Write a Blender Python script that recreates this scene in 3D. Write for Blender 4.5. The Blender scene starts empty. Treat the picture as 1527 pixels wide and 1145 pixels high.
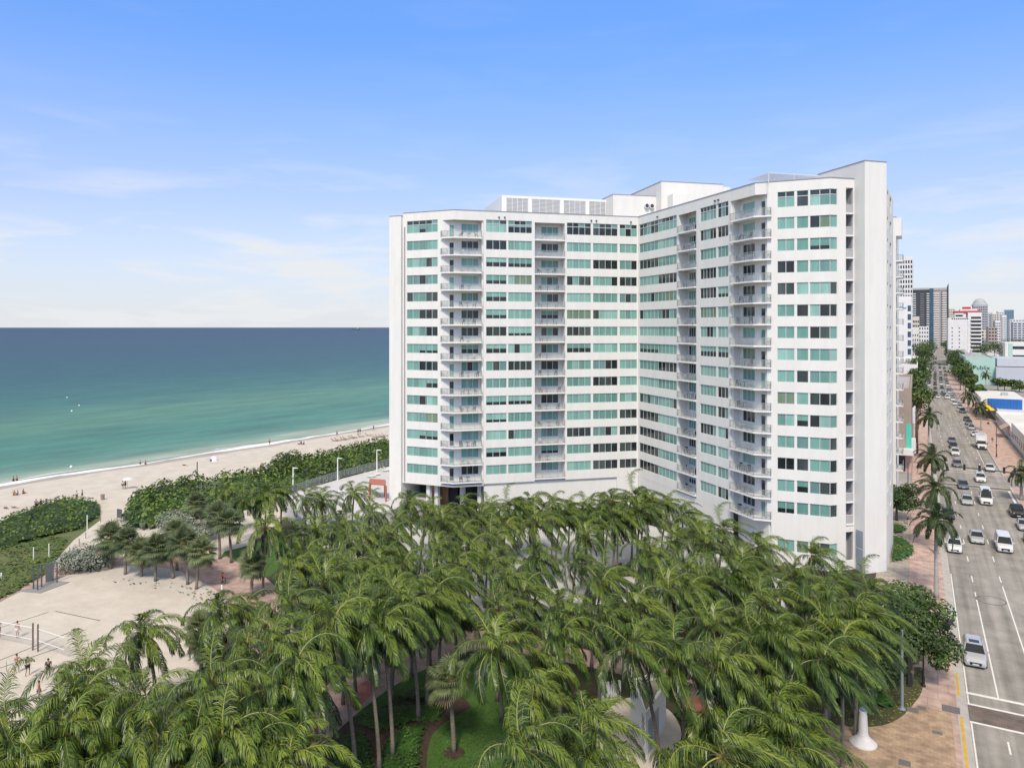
import bpy, math, random
from math import sin, cos, tan, pi, radians, atan2, hypot, exp
from mathutils import Vector, Matrix, noise
SC = bpy.context.scene
COL = SC.collection
TH = radians(29.2); H = 32.0; F = 1080.0; CX = 763.5; HY = 488.0
CT, ST = cos(TH), sin(TH)
R = random.Random(7)

def cam2w(a, d):                      # camera right / depth metres -> world x, y
    return (a*CT - d*ST, a*ST + d*CT)
def G(px, py, z=0.0):                 # where a sight line meets height z
    d = F*(H-z)/(py-HY)
    x, y = cam2w((px-CX)*d/F, d)
    return Vector((x, y, z))
def P(px, d, z=0.0):
    x, y = cam2w((px-CX)*d/F, d)
    return Vector((x, y, z))
def ZZ(py, d): return H - (py-HY)*d/F

# ---------------------------------------------------------------- materials
def nt_new(name):
    m = bpy.data.materials.new(name); m.use_nodes = True
    nt = m.node_tree; nt.nodes.clear()
    out = nt.nodes.new('ShaderNodeOutputMaterial')
    return m, nt, out
def L(nt, a, b): nt.links.new(a, b)
def mat(name, col, rough=0.7, metal=0.0, var=0.0, scale=3.0, col2=None, bump=0.0, bscale=20.0, spec=0.5,
        trans=0.0, rnd=0.0, detail=4.0, stretch=None, coat=0.0):
    m, nt, out = nt_new(name)
    N = nt.nodes.new
    b = N('ShaderNodeBsdfPrincipled')
    b.inputs['Roughness'].default_value = rough; b.inputs['Metallic'].default_value = metal
    b.inputs['Specular IOR Level'].default_value = spec
    if coat: b.inputs['Coat Weight'].default_value = coat; b.inputs['Coat Roughness'].default_value = 0.05
    c4 = (*col, 1)
    b.inputs['Base Color'].default_value = c4
    src = None
    if var or col2:
        tc = N('ShaderNodeTexCoord'); co = tc.outputs['Object']
        if stretch:
            mp = N('ShaderNodeMapping'); mp.inputs['Scale'].default_value = stretch; L(nt, co, mp.inputs['Vector']); co = mp.outputs['Vector']
        n = N('ShaderNodeTexNoise'); n.inputs['Scale'].default_value = scale; n.inputs['Detail'].default_value = detail
        n.inputs['Roughness'].default_value = 0.65
        L(nt, co, n.inputs['Vector'])
        mr = N('ShaderNodeMapRange'); mr.inputs['From Min'].default_value = .32; mr.inputs['From Max'].default_value = .68
        L(nt, n.outputs['Fac'], mr.inputs['Value'])
        mx = N('ShaderNodeMix'); mx.data_type = 'RGBA'
        c2 = col2 or tuple(max(0, x*(1-var)) for x in col)
        mx.inputs['A'].default_value = c4 if col2 else (*[min(1, x*(1+var)) for x in col], 1)
        mx.inputs['B'].default_value = (*c2, 1)
        L(nt, mr.outputs['Result'], mx.inputs['Factor'])
        src = mx.outputs['Result']
    if rnd:
        oi = N('ShaderNodeObjectInfo'); hs = N('ShaderNodeHueSaturation')
        mr2 = N('ShaderNodeMapRange'); mr2.inputs['To Min'].default_value = 1-rnd; mr2.inputs['To Max'].default_value = 1+rnd
        L(nt, oi.outputs['Random'], mr2.inputs['Value']); L(nt, mr2.outputs['Result'], hs.inputs['Value'])
        mr3 = N('ShaderNodeMapRange'); mr3.inputs['To Min'].default_value = .5+rnd*.06; mr3.inputs['To Max'].default_value = .5-rnd*.06
        L(nt, oi.outputs['Random'], mr3.inputs['Value']); L(nt, mr3.outputs['Result'], hs.inputs['Hue'])
        if src: L(nt, src, hs.inputs['Color'])
        else: hs.inputs['Color'].default_value = c4
        src = hs.outputs['Color']
    if src: L(nt, src, b.inputs['Base Color'])
    if bump:
        tc = N('ShaderNodeTexCoord'); n2 = N('ShaderNodeTexNoise'); n2.inputs['Scale'].default_value = bscale
        n2.inputs['Detail'].default_value = 5
        L(nt, tc.outputs['Object'], n2.inputs['Vector'])
        bp = N('ShaderNodeBump'); bp.inputs['Strength'].default_value = bump; bp.inputs['Distance'].default_value = .1
        L(nt, n2.outputs['Fac'], bp.inputs['Height']); L(nt, bp.outputs['Normal'], b.inputs['Normal'])
    sh = b.outputs['BSDF']
    if trans:
        t = N('ShaderNodeBsdfTranslucent'); ms = N('ShaderNodeMixShader'); ms.inputs['Fac'].default_value = trans
        if src: L(nt, src, t.inputs['Color'])
        else: t.inputs['Color'].default_value = c4
        L(nt, sh, ms.inputs[1]); L(nt, t.outputs['BSDF'], ms.inputs[2]); sh = ms.outputs['Shader']
    L(nt, sh, out.inputs['Surface'])
    return m
def glassy(name, col, alpha):
    m, nt, out = nt_new(name)
    b = nt.nodes.new('ShaderNodeBsdfPrincipled'); b.inputs['Base Color'].default_value = (*col, 1)
    b.inputs['Roughness'].default_value = .08; b.inputs['Alpha'].default_value = alpha
    L(nt, b.outputs['BSDF'], out.inputs['Surface'])
    return m
M = {}

# ---------------------------------------------------------------- mesh builder
class MB:
    def __init__(s): s.v = []; s.f = []; s.m = []
    def face(s, pts, m=0):
        i = len(s.v); s.v += [tuple(p) for p in pts]; s.f.append(tuple(range(i, i+len(pts)))); s.m.append(m)
    def addv(s, vs, fs, m=0):
        i = len(s.v); s.v += [tuple(p) for p in vs]
        for f in fs: s.f.append(tuple(i+k for k in f)); s.m.append(m)
    def hexa(s, b, t, m=0):            # bottom quad, top quad (same order, ccw from above)
        s.addv(list(b)+list(t), [(3,2,1,0),(4,5,6,7),(0,1,5,4),(1,2,6,5),(2,3,7,6),(3,0,4,7)], m)
    def box(s, x0, x1, y0, y1, z0, z1, m=0):
        s.hexa([(x0,y0,z0),(x1,y0,z0),(x1,y1,z0),(x0,y1,z0)], [(x0,y0,z1),(x1,y0,z1),(x1,y1,z1),(x0,y1,z1)], m)
    def obox(s, c, u, w, hl, hw, z0, z1, m=0):   # oriented box: centre, unit dir u, perp w
        def q(a, b, z): return (c[0]+u[0]*a+w[0]*b, c[1]+u[1]*a+w[1]*b, z)
        s.hexa([q(-hl,-hw,z0),q(hl,-hw,z0),q(hl,hw,z0),q(-hl,hw,z0)], [q(-hl,-hw,z1),q(hl,-hw,z1),q(hl,hw,z1),q(-hl,hw,z1)], m)
    def prism(s, poly, z0, z1, m=0, mtop=None):
        n = len(poly)
        a = sum(poly[i][0]*poly[(i+1)%n][1]-poly[(i+1)%n][0]*poly[i][1] for i in range(n))
        if a < 0: poly = list(reversed(poly))
        i = len(s.v)
        s.v += [(p[0], p[1], z0) for p in poly] + [(p[0], p[1], z1) for p in poly]
        s.f.append(tuple(i+k for k in range(n-1, -1, -1))); s.m.append(m)
        s.f.append(tuple(i+n+k for k in range(n))); s.m.append(m if mtop is None else mtop)
        for k in range(n):
            k2 = (k+1) % n; s.f.append((i+k, i+k2, i+n+k2, i+n+k)); s.m.append(m)
    def sheet(s, poly, z, m=0):
        n = len(poly)
        a = sum(poly[i][0]*poly[(i+1)%n][1]-poly[(i+1)%n][0]*poly[i][1] for i in range(n))
        if a < 0: poly = list(reversed(poly))
        s.face([(p[0], p[1], z) for p in poly], m)
    def tube(s, pts, rad, n=6, m=0, cap=True):
        pts = [Vector(p) for p in pts]
        if not hasattr(rad, '__len__'): rad = [rad]*len(pts)
        i0 = len(s.v); ref = None
        for k, p in enumerate(pts):
            t = (pts[min(k+1, len(pts)-1)]-pts[max(k-1, 0)])
            if t.length < 1e-9: t = Vector((0,0,1))
            t.normalize()
            if ref is None: ref = Vector((1,0,0)) if abs(t.x) < .8 else Vector((0,1,0))
            a = (ref - t*ref.dot(t)).normalized(); b = t.cross(a); ref = a
            for j in range(n):
                w = 2*pi*j/n; q = p + (a*cos(w)+b*sin(w))*rad[k]; s.v.append(tuple(q))
        for k in range(len(pts)-1):
            for j in range(n):
                a0 = i0+k*n+j; a1 = i0+k*n+(j+1) % n
                s.f.append((a0, a1, a1+n, a0+n)); s.m.append(m)
        if cap:
            s.f.append(tuple(i0+j for j in range(n-1, -1, -1))); s.m.append(m)
            e = i0+(len(pts)-1)*n
            s.f.append(tuple(e+j for j in range(n))); s.m.append(m)
    def lathe(s, prof, c=(0,0,0), n=20, m=0):
        i0 = len(s.v)
        for r, z in prof:
            for j in range(n):
                w = 2*pi*j/n; s.v.append((c[0]+r*cos(w), c[1]+r*sin(w), c[2]+z))
        for k in range(len(prof)-1):
            for j in range(n):
                a0 = i0+k*n+j; a1 = i0+k*n+(j+1) % n
                s.f.append((a0, a1, a1+n, a0+n)); s.m.append(m)
        s.f.append(tuple(i0+j for j in range(n-1, -1, -1))); s.m.append(m)
        e = i0+(len(prof)-1)*n
        s.f.append(tuple(e+j for j in range(n))); s.m.append(m)
    def ball(s, c, r, m=0, n=10, k=6, sc=(1,1,1)):
        prof = [(max(1e-3, r*sin(pi*i/k)), -r*cos(pi*i/k)) for i in range(k+1)]
        i0 = len(s.v); s.lathe(prof, (0,0,0), n, m)
        for i in range(i0, len(s.v)):
            x, y, z = s.v[i]; s.v[i] = (c[0]+x*sc[0], c[1]+y*sc[1], c[2]+z*sc[2])
    def xf(s, mtx, i0=0):
        for i in range(i0, len(s.v)): s.v[i] = tuple(mtx @ Vector(s.v[i]))
        return s
    def mesh(s, name, mats, o=(0,0,0), smooth=False):
        me = bpy.data.meshes.new(name)
        ox, oy, oz = o
        vs = [(x-ox, y-oy, z-oz) for x, y, z in s.v] if (ox or oy or oz) else s.v
        me.from_pydata(vs, [], s.f)
        if not isinstance(mats, (list, tuple)): mats = [mats]
        for k in mats: me.materials.append(M[k])
        if len(mats) > 1: me.polygons.foreach_set('material_index', s.m)
        if smooth: me.polygons.foreach_set('use_smooth', [True]*len(s.f))
        me.update()
        return me
    def build(s, name, mats, parent=None, smooth=False, o=None):
        if o is None: o = parent_origin(parent)
        return obj(name, s.mesh(name, mats, o, smooth), parent)
def parent_origin(p):
    v = Vector((0,0,0))
    while p is not None: v += p.location; p = p.parent
    return v
def obj(name, me, parent=None, loc=None):
    ob = bpy.data.objects.new(name, me); COL.objects.link(ob)
    if parent: ob.parent = parent
    if loc: ob.location = loc
    return ob
def tag(o, label, cat, group=None):
    o['label'] = label; o['category'] = cat
    if group: o['group'] = group
    return o
def thing(name, label, cat, loc=(0,0,0), rz=0.0, group=None):
    o = bpy.data.objects.new(name, None); COL.objects.link(o); o.empty_display_size = .3
    o.location = loc; o.rotation_euler = (0,0,rz)
    return tag(o, label, cat, group)
def struct(o, kind='structure'):
    o['kind'] = kind; return o
def dup(root, loc=None, rz=None, label=None, group=None, scale=None):
    def cp(o, par):
        c = o.copy(); COL.objects.link(c); c.parent = par
        for ch in list(o.children): cp(ch, c)
        return c
    r = cp(root, None)
    if loc is not None: r.location = loc
    if rz is not None: r.rotation_euler = (0,0,rz)
    if label: r['label'] = label
    if group: r['group'] = group
    if scale: r.scale = (scale,)*3
    return r
KIDS = {}
def kids(o):                            # remember the part tree of a model to copy
    return o
ORD = ['first','second','third','fourth','fifth','sixth','seventh','eighth','ninth','tenth','eleventh','twelfth',
       'thirteenth','fourteenth','fifteenth','sixteenth','seventeenth','eighteenth','nineteenth','twentieth']
def pip(x, y, poly):
    c = False; n = len(poly)
    for i in range(n):
        x1, y1 = poly[i][:2]; x2, y2 = poly[(i+1) % n][:2]
        if (y1 > y) != (y2 > y) and x < (x2-x1)*(y-y1)/(y2-y1)+x1: c = not c
    return c
# ---------------------------------------------------------------- camera, sky, sun
cd = bpy.data.cameras.new('camera'); cam = bpy.data.objects.new('camera', cd); COL.objects.link(cam)
cam.location = (0,0,H); cam.rotation_euler = (pi/2, 0, TH)
cd.sensor_width = 36; cd.lens = 36*F/1527; cd.shift_y = -(572.5-HY)/1527
cd.clip_start = .5; cd.clip_end = 200000
SC.camera = cam
SC.view_settings.view_transform = 'Standard'; SC.view_settings.look = 'None'
SC.view_settings.exposure = 0.38; SC.view_settings.gamma = 1
SC.cycles.max_bounces = 6; SC.cycles.diffuse_bounces = 2; SC.cycles.glossy_bounces = 3; SC.cycles.transparent_max_bounces = 8
SC.cycles.transmission_bounces = 3; SC.cycles.caustics_reflective = False; SC.cycles.caustics_refractive = False
SC.cycles.sample_clamp_indirect = 4
SUN_EL, SUN_AZ = radians(50), radians(160)        # azimuth measured clockwise from +Y
w = bpy.data.worlds.new('World'); SC.world = w; w.use_nodes = True
nt = w.node_tree; nt.nodes.clear(); N = nt.nodes.new
out = N('ShaderNodeOutputWorld'); bg = N('ShaderNodeBackground')
sky = N('ShaderNodeTexSky'); sky.sky_type = 'NISHITA'; sky.sun_disc = False
sky.sun_elevation = SUN_EL; sky.sun_rotation = SUN_AZ
sky.altitude = 0; sky.air_density = 1.0; sky.dust_density = 1.0; sky.ozone_density = 2.2
tc = N('ShaderNodeTexCoord'); sep = N('ShaderNodeSeparateXYZ'); L(nt, tc.outputs['Generated'], sep.inputs[0])
# thin cloud veil: thick towards the horizon, streaky higher up
def mr(val, a, b, c, d):
    n = N('ShaderNodeMapRange'); n.inputs['From Min'].default_value = a; n.inputs['From Max'].default_value = b
    n.inputs['To Min'].default_value = c; n.inputs['To Max'].default_value = d; L(nt, val, n.inputs['Value']); return n.outputs['Result']
def mth(op, a, b=None):
    n = N('ShaderNodeMath'); n.operation = op
    for i, q in enumerate((a, b)):
        if q is None: continue
        if isinstance(q, (int, float)): n.inputs[i].default_value = q
        else: L(nt, q, n.inputs[i])
    return n.outputs[0]
mp = N('ShaderNodeMapping'); mp.inputs['Scale'].default_value = (2.2, 2.2, 13.0); L(nt, tc.outputs['Generated'], mp.inputs['Vector'])
nz = N('ShaderNodeTexNoise'); nz.inputs['Scale'].default_value = 2.3; nz.inputs['Detail'].default_value = 7; nz.inputs['Roughness'].default_value = .55
nz.inputs['Distortion'].default_value = .3
L(nt, mp.outputs['Vector'], nz.inputs['Vector'])
streak = mr(nz.outputs['Fac'], .50, .78, 0, 1)
low = mr(sep.outputs['Z'], .0, .37, 1, 0)
high = mr(sep.outputs['Z'], .08, .27, .62, .05)
veil = mth('POWER', low, 1.35)
tot = mth('MINIMUM', mth('ADD', mth('MULTIPLY', veil, .88), mth('MULTIPLY', streak, high)), .95)
mx = N('ShaderNodeMix'); mx.data_type = 'RGBA'
gain = N('ShaderNodeMix'); gain.data_type = 'RGBA'; gain.blend_type = 'MULTIPLY'; gain.inputs['Factor'].default_value = 1
gg = N('ShaderNodeMix'); gg.data_type = 'RGBA'; gg.inputs['A'].default_value = (.66, .86, 1.32, 1); gg.inputs['B'].default_value = (.93, 1.30, 1.80, 1)
L(nt, mr(sep.outputs['Z'], .16, .42, 0, 1), gg.inputs['Factor']); L(nt, gg.outputs['Result'], gain.inputs['B'])
L(nt, sky.outputs['Color'], gain.inputs['A'])
L(nt, gain.outputs['Result'], mx.inputs['A']); mx.inputs['B'].default_value = (5.65, 5.75, 5.85, 1)
L(nt, tot, mx.inputs['Factor'])
# unseen warm-white overhead sky, added to whiten the fill light
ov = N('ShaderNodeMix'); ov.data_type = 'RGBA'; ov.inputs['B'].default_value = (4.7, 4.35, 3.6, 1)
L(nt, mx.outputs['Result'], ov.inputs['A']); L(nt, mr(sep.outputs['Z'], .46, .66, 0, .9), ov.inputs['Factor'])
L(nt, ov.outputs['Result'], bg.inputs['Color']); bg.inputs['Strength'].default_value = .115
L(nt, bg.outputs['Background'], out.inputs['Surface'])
sl = bpy.data.lights.new('sun', 'SUN'); so = bpy.data.objects.new('sun', sl); COL.objects.link(so)
sl.energy = 2.6; sl.angle = radians(11); sl.color = (1, .88, .72)
so.rotation_euler = (pi/2-SUN_EL, 0, pi-SUN_AZ)
# ---------------------------------------------------------------- the white apartment block
M['white'] = mat('white_stucco', (.77,.76,.71), .85, var=.045, scale=.9, bump=.03, bscale=6, stretch=(1,1,.16), detail=8)
M['white2'] = mat('white_paint', (.82,.82,.82), .6)
M['soffit'] = mat('soffit', (.72,.72,.72), .9)
M['roof'] = mat('roof_gravel', (.5,.5,.49), .95, var=.12, scale=1.5)
M['trimgrey'] = mat('parapet_cap', (.3,.3,.31), .5)
M['frame'] = mat('window_frame', (.60,.61,.60), .5, metal=.3)
M['framew'] = mat('window_frame_white', (.75,.76,.76), .5)
TE = [('teal0',(.20,.40,.345)),('teal1',(.15,.315,.275)),('teal2',(.26,.47,.41)),('teal3',(.13,.25,.235)),('olive',(.17,.25,.17)),('bluegl',(.15,.27,.26)),
      ('dark0',(.022,.030,.032)),('dark1',(.055,.078,.074)),('dark2',(.034,.054,.052))]
for k, c in TE: M[k] = mat('pane_'+k, c, .10 if k[0] != 'd' else .05, var=.20 if k[0] != 'd' else .5, scale=.55, spec=.35 if k[0] != 'd' else .5, stretch=(1,1,.15))  # noise in the teal pane colour stands in for varied reflections
M['railglass'] = glassy('rail_glass', (.40,.46,.45), .20)
M['railbar'] = mat('rail_bar', (.40,.41,.41), .4, metal=.4)
M['lobby'] = mat('lobby_lit_orange', (.42,.20,.10), .6, var=.2, scale=1)  # orange of the lit lobby columns put into the base colour
M['darkgap'] = mat('dark_recess', (.06,.06,.065), .9)  # shade of the colonnade recess put into the colour; also fan holes, floodlights
M['louvre'] = mat('louvre', (.56,.57,.57), .6)
M['greydoor'] = mat('grey_door', (.30,.34,.40), .6)
M['canopyg'] = glassy('canopy_panel', (.8,.8,.78), .45)
M['shade'] = mat('landing_grey_shade', (.42,.42,.43), .9)  # grey landing panels; on the stair shaft walls it is painted shade
FH, SILL0, NF = 2.93, 7.07, 15
WH = 1.58
ZROOF, ZPAR, ZREC = 50.8, 51.6, 50.0

class Plane:
    def __init__(s, o, d): s.o = Vector(o[:2]); s.d = Vector(d).normalized(); s.n = Vector((s.d.y, -s.d.x))   # n = outward (to the right of d)
    def sx(s, px):                       # where column px meets the facade
        r = Vector(cam2w((px-CX)/F, 1.0)); det = r.x*(-s.d.y)+s.d.x*r.y
        t = (s.o.x*(-s.d.y)+s.d.x*s.o.y)/det
        return (r*t - s.o).dot(s.d)
    def at(s, k, n=0.0, z=0.0): q = s.o+s.d*k+s.n*n; return (q.x, q.y, z)
    def off(s, n): return Plane(s.o+s.n*n, s.d)
    def box(s, mb, s0, s1, n0, n1, z0, z1, m=0):
        mb.hexa([s.at(s0,n1,z0), s.at(s1,n1,z0), s.at(s1,n0,z0), s.at(s0,n0,z0)],
                [s.at(s0,n1,z1), s.at(s1,n1,z1), s.at(s1,n0,z1), s.at(s0,n0,z1)], m)
def meet(p, q):
    det = p.d.x*(-q.d.y)+q.d.x*p.d.y; w = q.o-p.o
    t = (w.x*(-q.d.y)+q.d.x*w.y)/det
    return p.o+p.d*t
def wdir(deg): return (cos(radians(deg)), sin(radians(deg)))
Cc = P(951.5, 129.0)
LWp = Plane(Cc, wdir(43.0)); RWp = Plane(Cc, wdir(-41.5))
K1 = P(677, 1.0)
def on(pl, px): return pl.at(pl.sx(px))
k1 = on(LWp, 677); k2 = on(RWp, 1126)
CH1 = Plane(k1, wdir(7)); CH2 = Plane(k2, wdir(6.5))
e1 = on(CH1, 600.5); k3 = on(CH2, 1238.3)
W2 = Plane(k3, wdir(43)); t0 = on(W2, 1273.8)
TL = Plane(t0, wdir(-45)); t1 = on(TL, 1289.6)
TF = Plane(t1, wdir(45)); t2 = on(TF, 1322)
SD = Plane(t2, wdir(88.2)); s1 = SD.at(13.5)
BP = Cc.copy(); BP.z = 0
bld = thing('apartment_building', 'white V-shaped apartment tower of fifteen ribbon-window storeys facing the palm grove', 'building', (Cc.x, Cc.y, 0))
walls = MB(); UNITS = []
def rows(k0=0): return [SILL0+FH*k for k in range(k0, NF)]
def head(z): return z+(2.08 if z > SILL0+FH*(NF-1)-.1 else WH)
def rib(pl, s0, s1, zs, zb, zt, n0=-.3):          # spandrels over and under one ribbon of windows
    z = zb
    for q in zs:
        if q-z > .02: pl.box(walls, s0, s1, n0, 0, z, q)
        z = head(q)
    pl.box(walls, s0, s1, n0, 0, z, zt)
def facade(pl, a, b, ops, zb, zt, zs=None):
    x = a
    for o in ops:
        s0, s1 = o[0], o[1]
        if s0 > x+.01: pl.box(walls, x, s0, -.3, 0, zb, zt)
        if o[2] == 'r': rib(pl, s0, s1, zs or rows(), zb, zt)
        else: pl.box(walls, s0, s1, -.3, 0, ZREC, zt)
        x = s1
    if b > x+.01: pl.box(walls, x, b, -.3, 0, zb, zt)
WR = random.Random(21)
def unit(pl, s0, s1, z, n, panes, inset=-.14, kind=None, transom=False, h=None, bias=None):
    UNITS.append(dict(pl=pl, s0=s0, s1=s1, z=z, h=h or (head(z)-z), p=panes, inset=inset, tr=z > SILL0+FH*(NF-1)-.1 and h is None, bias=bias, kind=kind))
def make_unit(u, mb):
    pl, s0, s1, z, h, n = u['pl'], u['s0'], u['s1'], u['z'], u['h'], u['inset']
    q = WR.random(); b = u['bias'] or (.55, .75, .88)
    base = WR.choice([0,0,0,1,1,2])
    if WR.random() < .05: base = 4
    def pane(x0, x1, z0, z1, m): pl.box(mb, x0, x1, n-.05, n, z0, z1, 2+m)
    pw = (s1-s0)/u['p']; fr = .045
    zt = z+h*.66 if u['tr'] else z+h
    cut = z+h*WR.choice([.3,.4,.35,.5])
    for i in range(u['p']):
        x0, x1 = s0+pw*i+fr, s0+pw*(i+1)-fr
        pl.box(mb, s0+pw*i-(0 if i == 0 else fr), s0+pw*i+fr, n-.05, n+.045, z, z+h, 0)
        if q < b[0]: ms = base if WR.random() < .93 else WR.choice([6,1,2])
        elif q < b[1]: ms = WR.choice([6,6,7,8])
        elif q < b[2]: ms = WR.choice([6,7,base,base,5])
        else: ms = -1
        lo, hi = z+.05, zt-.03
        if ms == -1:
            pane(x0, x1, lo, cut, 6); pane(x0, x1, cut, hi, base)
        else: pane(x0, x1, lo, hi, ms)
        if u['tr']: pane(x0, x1, zt+.05, z+h-.05, WR.choice([6,8,8,1]))
    pl.box(mb, s1-fr, s1, n-.05, n+.045, z, z+h, 0)
    pl.box(mb, s0+fr, s1-fr, n-.05, n+.04, z, z+.05, 0); pl.box(mb, s0+fr, s1-fr, n-.05, n+.04, z+h-.04, z+h, 0)
    if u['tr']: pl.box(mb, s0+fr, s1-fr, n-.05, n+.06, zt-.03, zt+.05, 1)
WMATS = ['frame','framew']+[k for k, _ in TE]

# --- left wing front
def X(pl, *a): return [pl.sx(p) for p in a]
a720, a725, a755, a758, a793, a798, a842, a845, a881, a884, a921, a924, a9505 = X(LWp, 721,725,755.5,758,793.3,797.5,842.3,845.5,881.3,884.5,921,924.3,949.8)
ZB = 5.55
facade(LWp, 0-abs(LWp.sx(721)), -.0, [(a725,a793,'r'),(a798,a842,'c'),(a845,a9505,'r')], ZB, ZPAR)
for z in rows():
    unit(LWp, a725, a755, z, 0, 3, bias=(.62,.70,.78)); unit(LWp, a758, a793, z, 0, 4, bias=(.68,.76,.86))
    unit(LWp, a845, a881, z, 0, 4, bias=(.62,.78,.88)); unit(LWp, a884, a921, z, 0, 4, bias=(.5,.72,.9)); unit(LWp, a924, a9505, z, 0, 3, bias=(.45,.78,.9))
    for m0, m1 in ((a755,a758),(a881,a884),(a921,a924)): LWp.box(walls, m0, m1, -.3, -.03, z, head(z))
# --- corner loggia (left) : back wall parallel to the wing, 1.25 m in
LWb = LWp.off(-1.3)
def back_wall(pl, s0, s1, wins, doors, zs, top):
    x = s0
    for o in sorted(wins+doors):
        if o[0] > x+.01: pl.box(walls, x, o[0], -.2, 0, ZB, top)
        z = ZB
        for q in zs:
            fl = q-1.0
            if o in doors: a, b = fl+.02, fl+2.15
            else: a, b = q-.05, q+1.45
            if a-z > .02: pl.box(walls, o[0], o[1], -.2, 0, z, a)
            z = b
        pl.box(walls, o[0], o[1], -.2, 0, z, top); x = o[1]
    if s1 > x+.01: pl.box(walls, x, s1, -.2, 0, ZB, top)
kb = meet(LWb, CH1); sb = (kb-LWb.o).dot(LWb.d); c660 = CH1.sx(659.5)
w0, w1, d0, d1 = LWb.sx(688), LWb.sx(713.5), LWb.sx(670.3), LWb.sx(676.8)
back_wall(LWb, sb, LWb.sx(722), [(w0,w1)], [(d0,d1)], rows(), ZREC+.3)
LWp.box(walls, a720-.25, a720, -1.5, -.3, ZB, ZPAR)
facade(CH1, CH1.sx(600.5), 0, [(CH1.sx(606.8), CH1.sx(652.6),'r'), (c660, 0, 'c')], ZB, ZPAR)
for z in rows():
    unit(CH1, CH1.sx(606.8), CH1.sx(624.4), z, 0, 2, bias=(.5,.75,.88)); unit(CH1, CH1.sx(624.9), CH1.sx(634.5), z, 0, 1, bias=(.6,.85,.9)); unit(CH1, CH1.sx(635.5), CH1.sx(652.6), z, 0, 2, bias=(.5,.75,.88))
    unit(LWb, w0, w1, z-.05, 0, 3, inset=-.08, h=1.5, bias=(.55,.8,.9)); unit(LWb, d0, d1, z-.98, 0, 1, inset=-.08, h=2.13, kind='door', bias=(.35,.95,.97))
# --- middle balcony (left wing)
LWc = LWp.off(-1.75)
w0, w1 = LWc.sx(807), LWc.sx(832.5)
back_wall(LWc, a798-.3, a842+.3, [(w0,w1)], [], rows(), ZREC+.3)
LWp.box(walls, a798-.25, a798-.01, -1.75, -.3, ZB, ZPAR); LWp.box(walls, a842+.01, a842+.25, -1.75, -.3, ZB, ZPAR)
SIDE = Plane(LWp.at(a798, -1.45), (-LWp.n.x*-1, -LWp.n.y*-1))
sideL = Plane(LWp.at(a798+.0, -.25), (-LWp.n.x, -LWp.n.y))      # left cheek, faces +s
for z in rows():
    unit(LWc, w0, w1, z-.05, 0, 3, inset=-.08, h=1.5, bias=(.4,.75,.88))
# --- right wing front
b953, b1009, b1012, b1038, b1044, b1068, b1070, b1086, b1089 = X(RWp, 953.4,1009,1011.8,1038.3,1044,1067.5,1070,1086,1089.5)
b981 = RWp.sx(981)
facade(RWp, 0, b1089, [(b953,b1009,'r'),(b1012,b1038,'c'),(b1044,b1086,'r')], ZB, ZPAR)
for z in rows():
    unit(RWp, b953, b981, z, 0, 5, bias=(.6,.76,.9)); unit(RWp, b981, b1009, z, 0, 5, bias=(.72,.8,.95))
    unit(RWp, b1044, b1068, z, 0, 5, bias=(.66,.74,.9)); unit(RWp, b1070, b1086, z, 0, 3, bias=(.7,.78,.9))
    RWp.box(walls, b1068, b1070, -.3, -.03, z, head(z))
RWc = RWp.off(-1.75)
w0, w1 = RWc.sx(1027.5), RWc.sx(1037.3)
back_wall(RWc, b1012-.3, b1038+.6, [(w0,w1)], [], rows(), ZREC+.3)
RWp.box(walls, b1012-.25, b1012-.01, -1.75, -.3, ZB, ZPAR); RWp.box(walls, b1038+.01, b1038+.25, -1.75, -.3, ZB, ZPAR)
for z in rows(): unit(RWc, w0, w1, z-.05, 0, 3, inset=-.08, h=1.5, bias=(.5,.9,.95))
RWb = RWp.off(-1.3)
kb2 = meet(RWb, CH2); sb2 = (kb2-RWb.o).dot(RWb.d); c1150 = CH2.sx(1150)
w0, w1, d0, d1 = RWb.sx(1108), RWb.sx(1125.5), RWb.sx(1135), RWb.sx(1141.3)
back_wall(RWb, b1089-.2, sb2, [(w0,w1)], [(d0,d1)], rows(), ZREC+.3)
RWp.box(walls, b1089, b1089+.25, -1.5, -.3, ZB, ZPAR)
for z in rows():
    unit(RWb, w0, w1, z-.05, 0, 3, inset=-.08, h=1.5, bias=(.55,.9,.95)); unit(RWb, d0, d1, z-.98, 0, 1, inset=-.08, h=2.13, kind='door', bias=(.2,.97,.98))
RWp.box(walls, b1089, RWp.sx(1126), -.3, 0, ZREC, ZPAR)
LWp.box(walls, LWp.sx(677), a720, -.3, 0, ZREC, ZPAR)
k_ = (kb2-CH2.o).dot(CH2.d)
if k_ < c1150: CH2.box(walls, k_-.2, c1150, -.3, -.012, ZB, ZREC)
k_ = (kb-CH1.o).dot(CH1.d)
if k_ > c660: CH1.box(walls, c660, k_+.2, -.3, -.012, ZB, ZREC)
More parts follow.
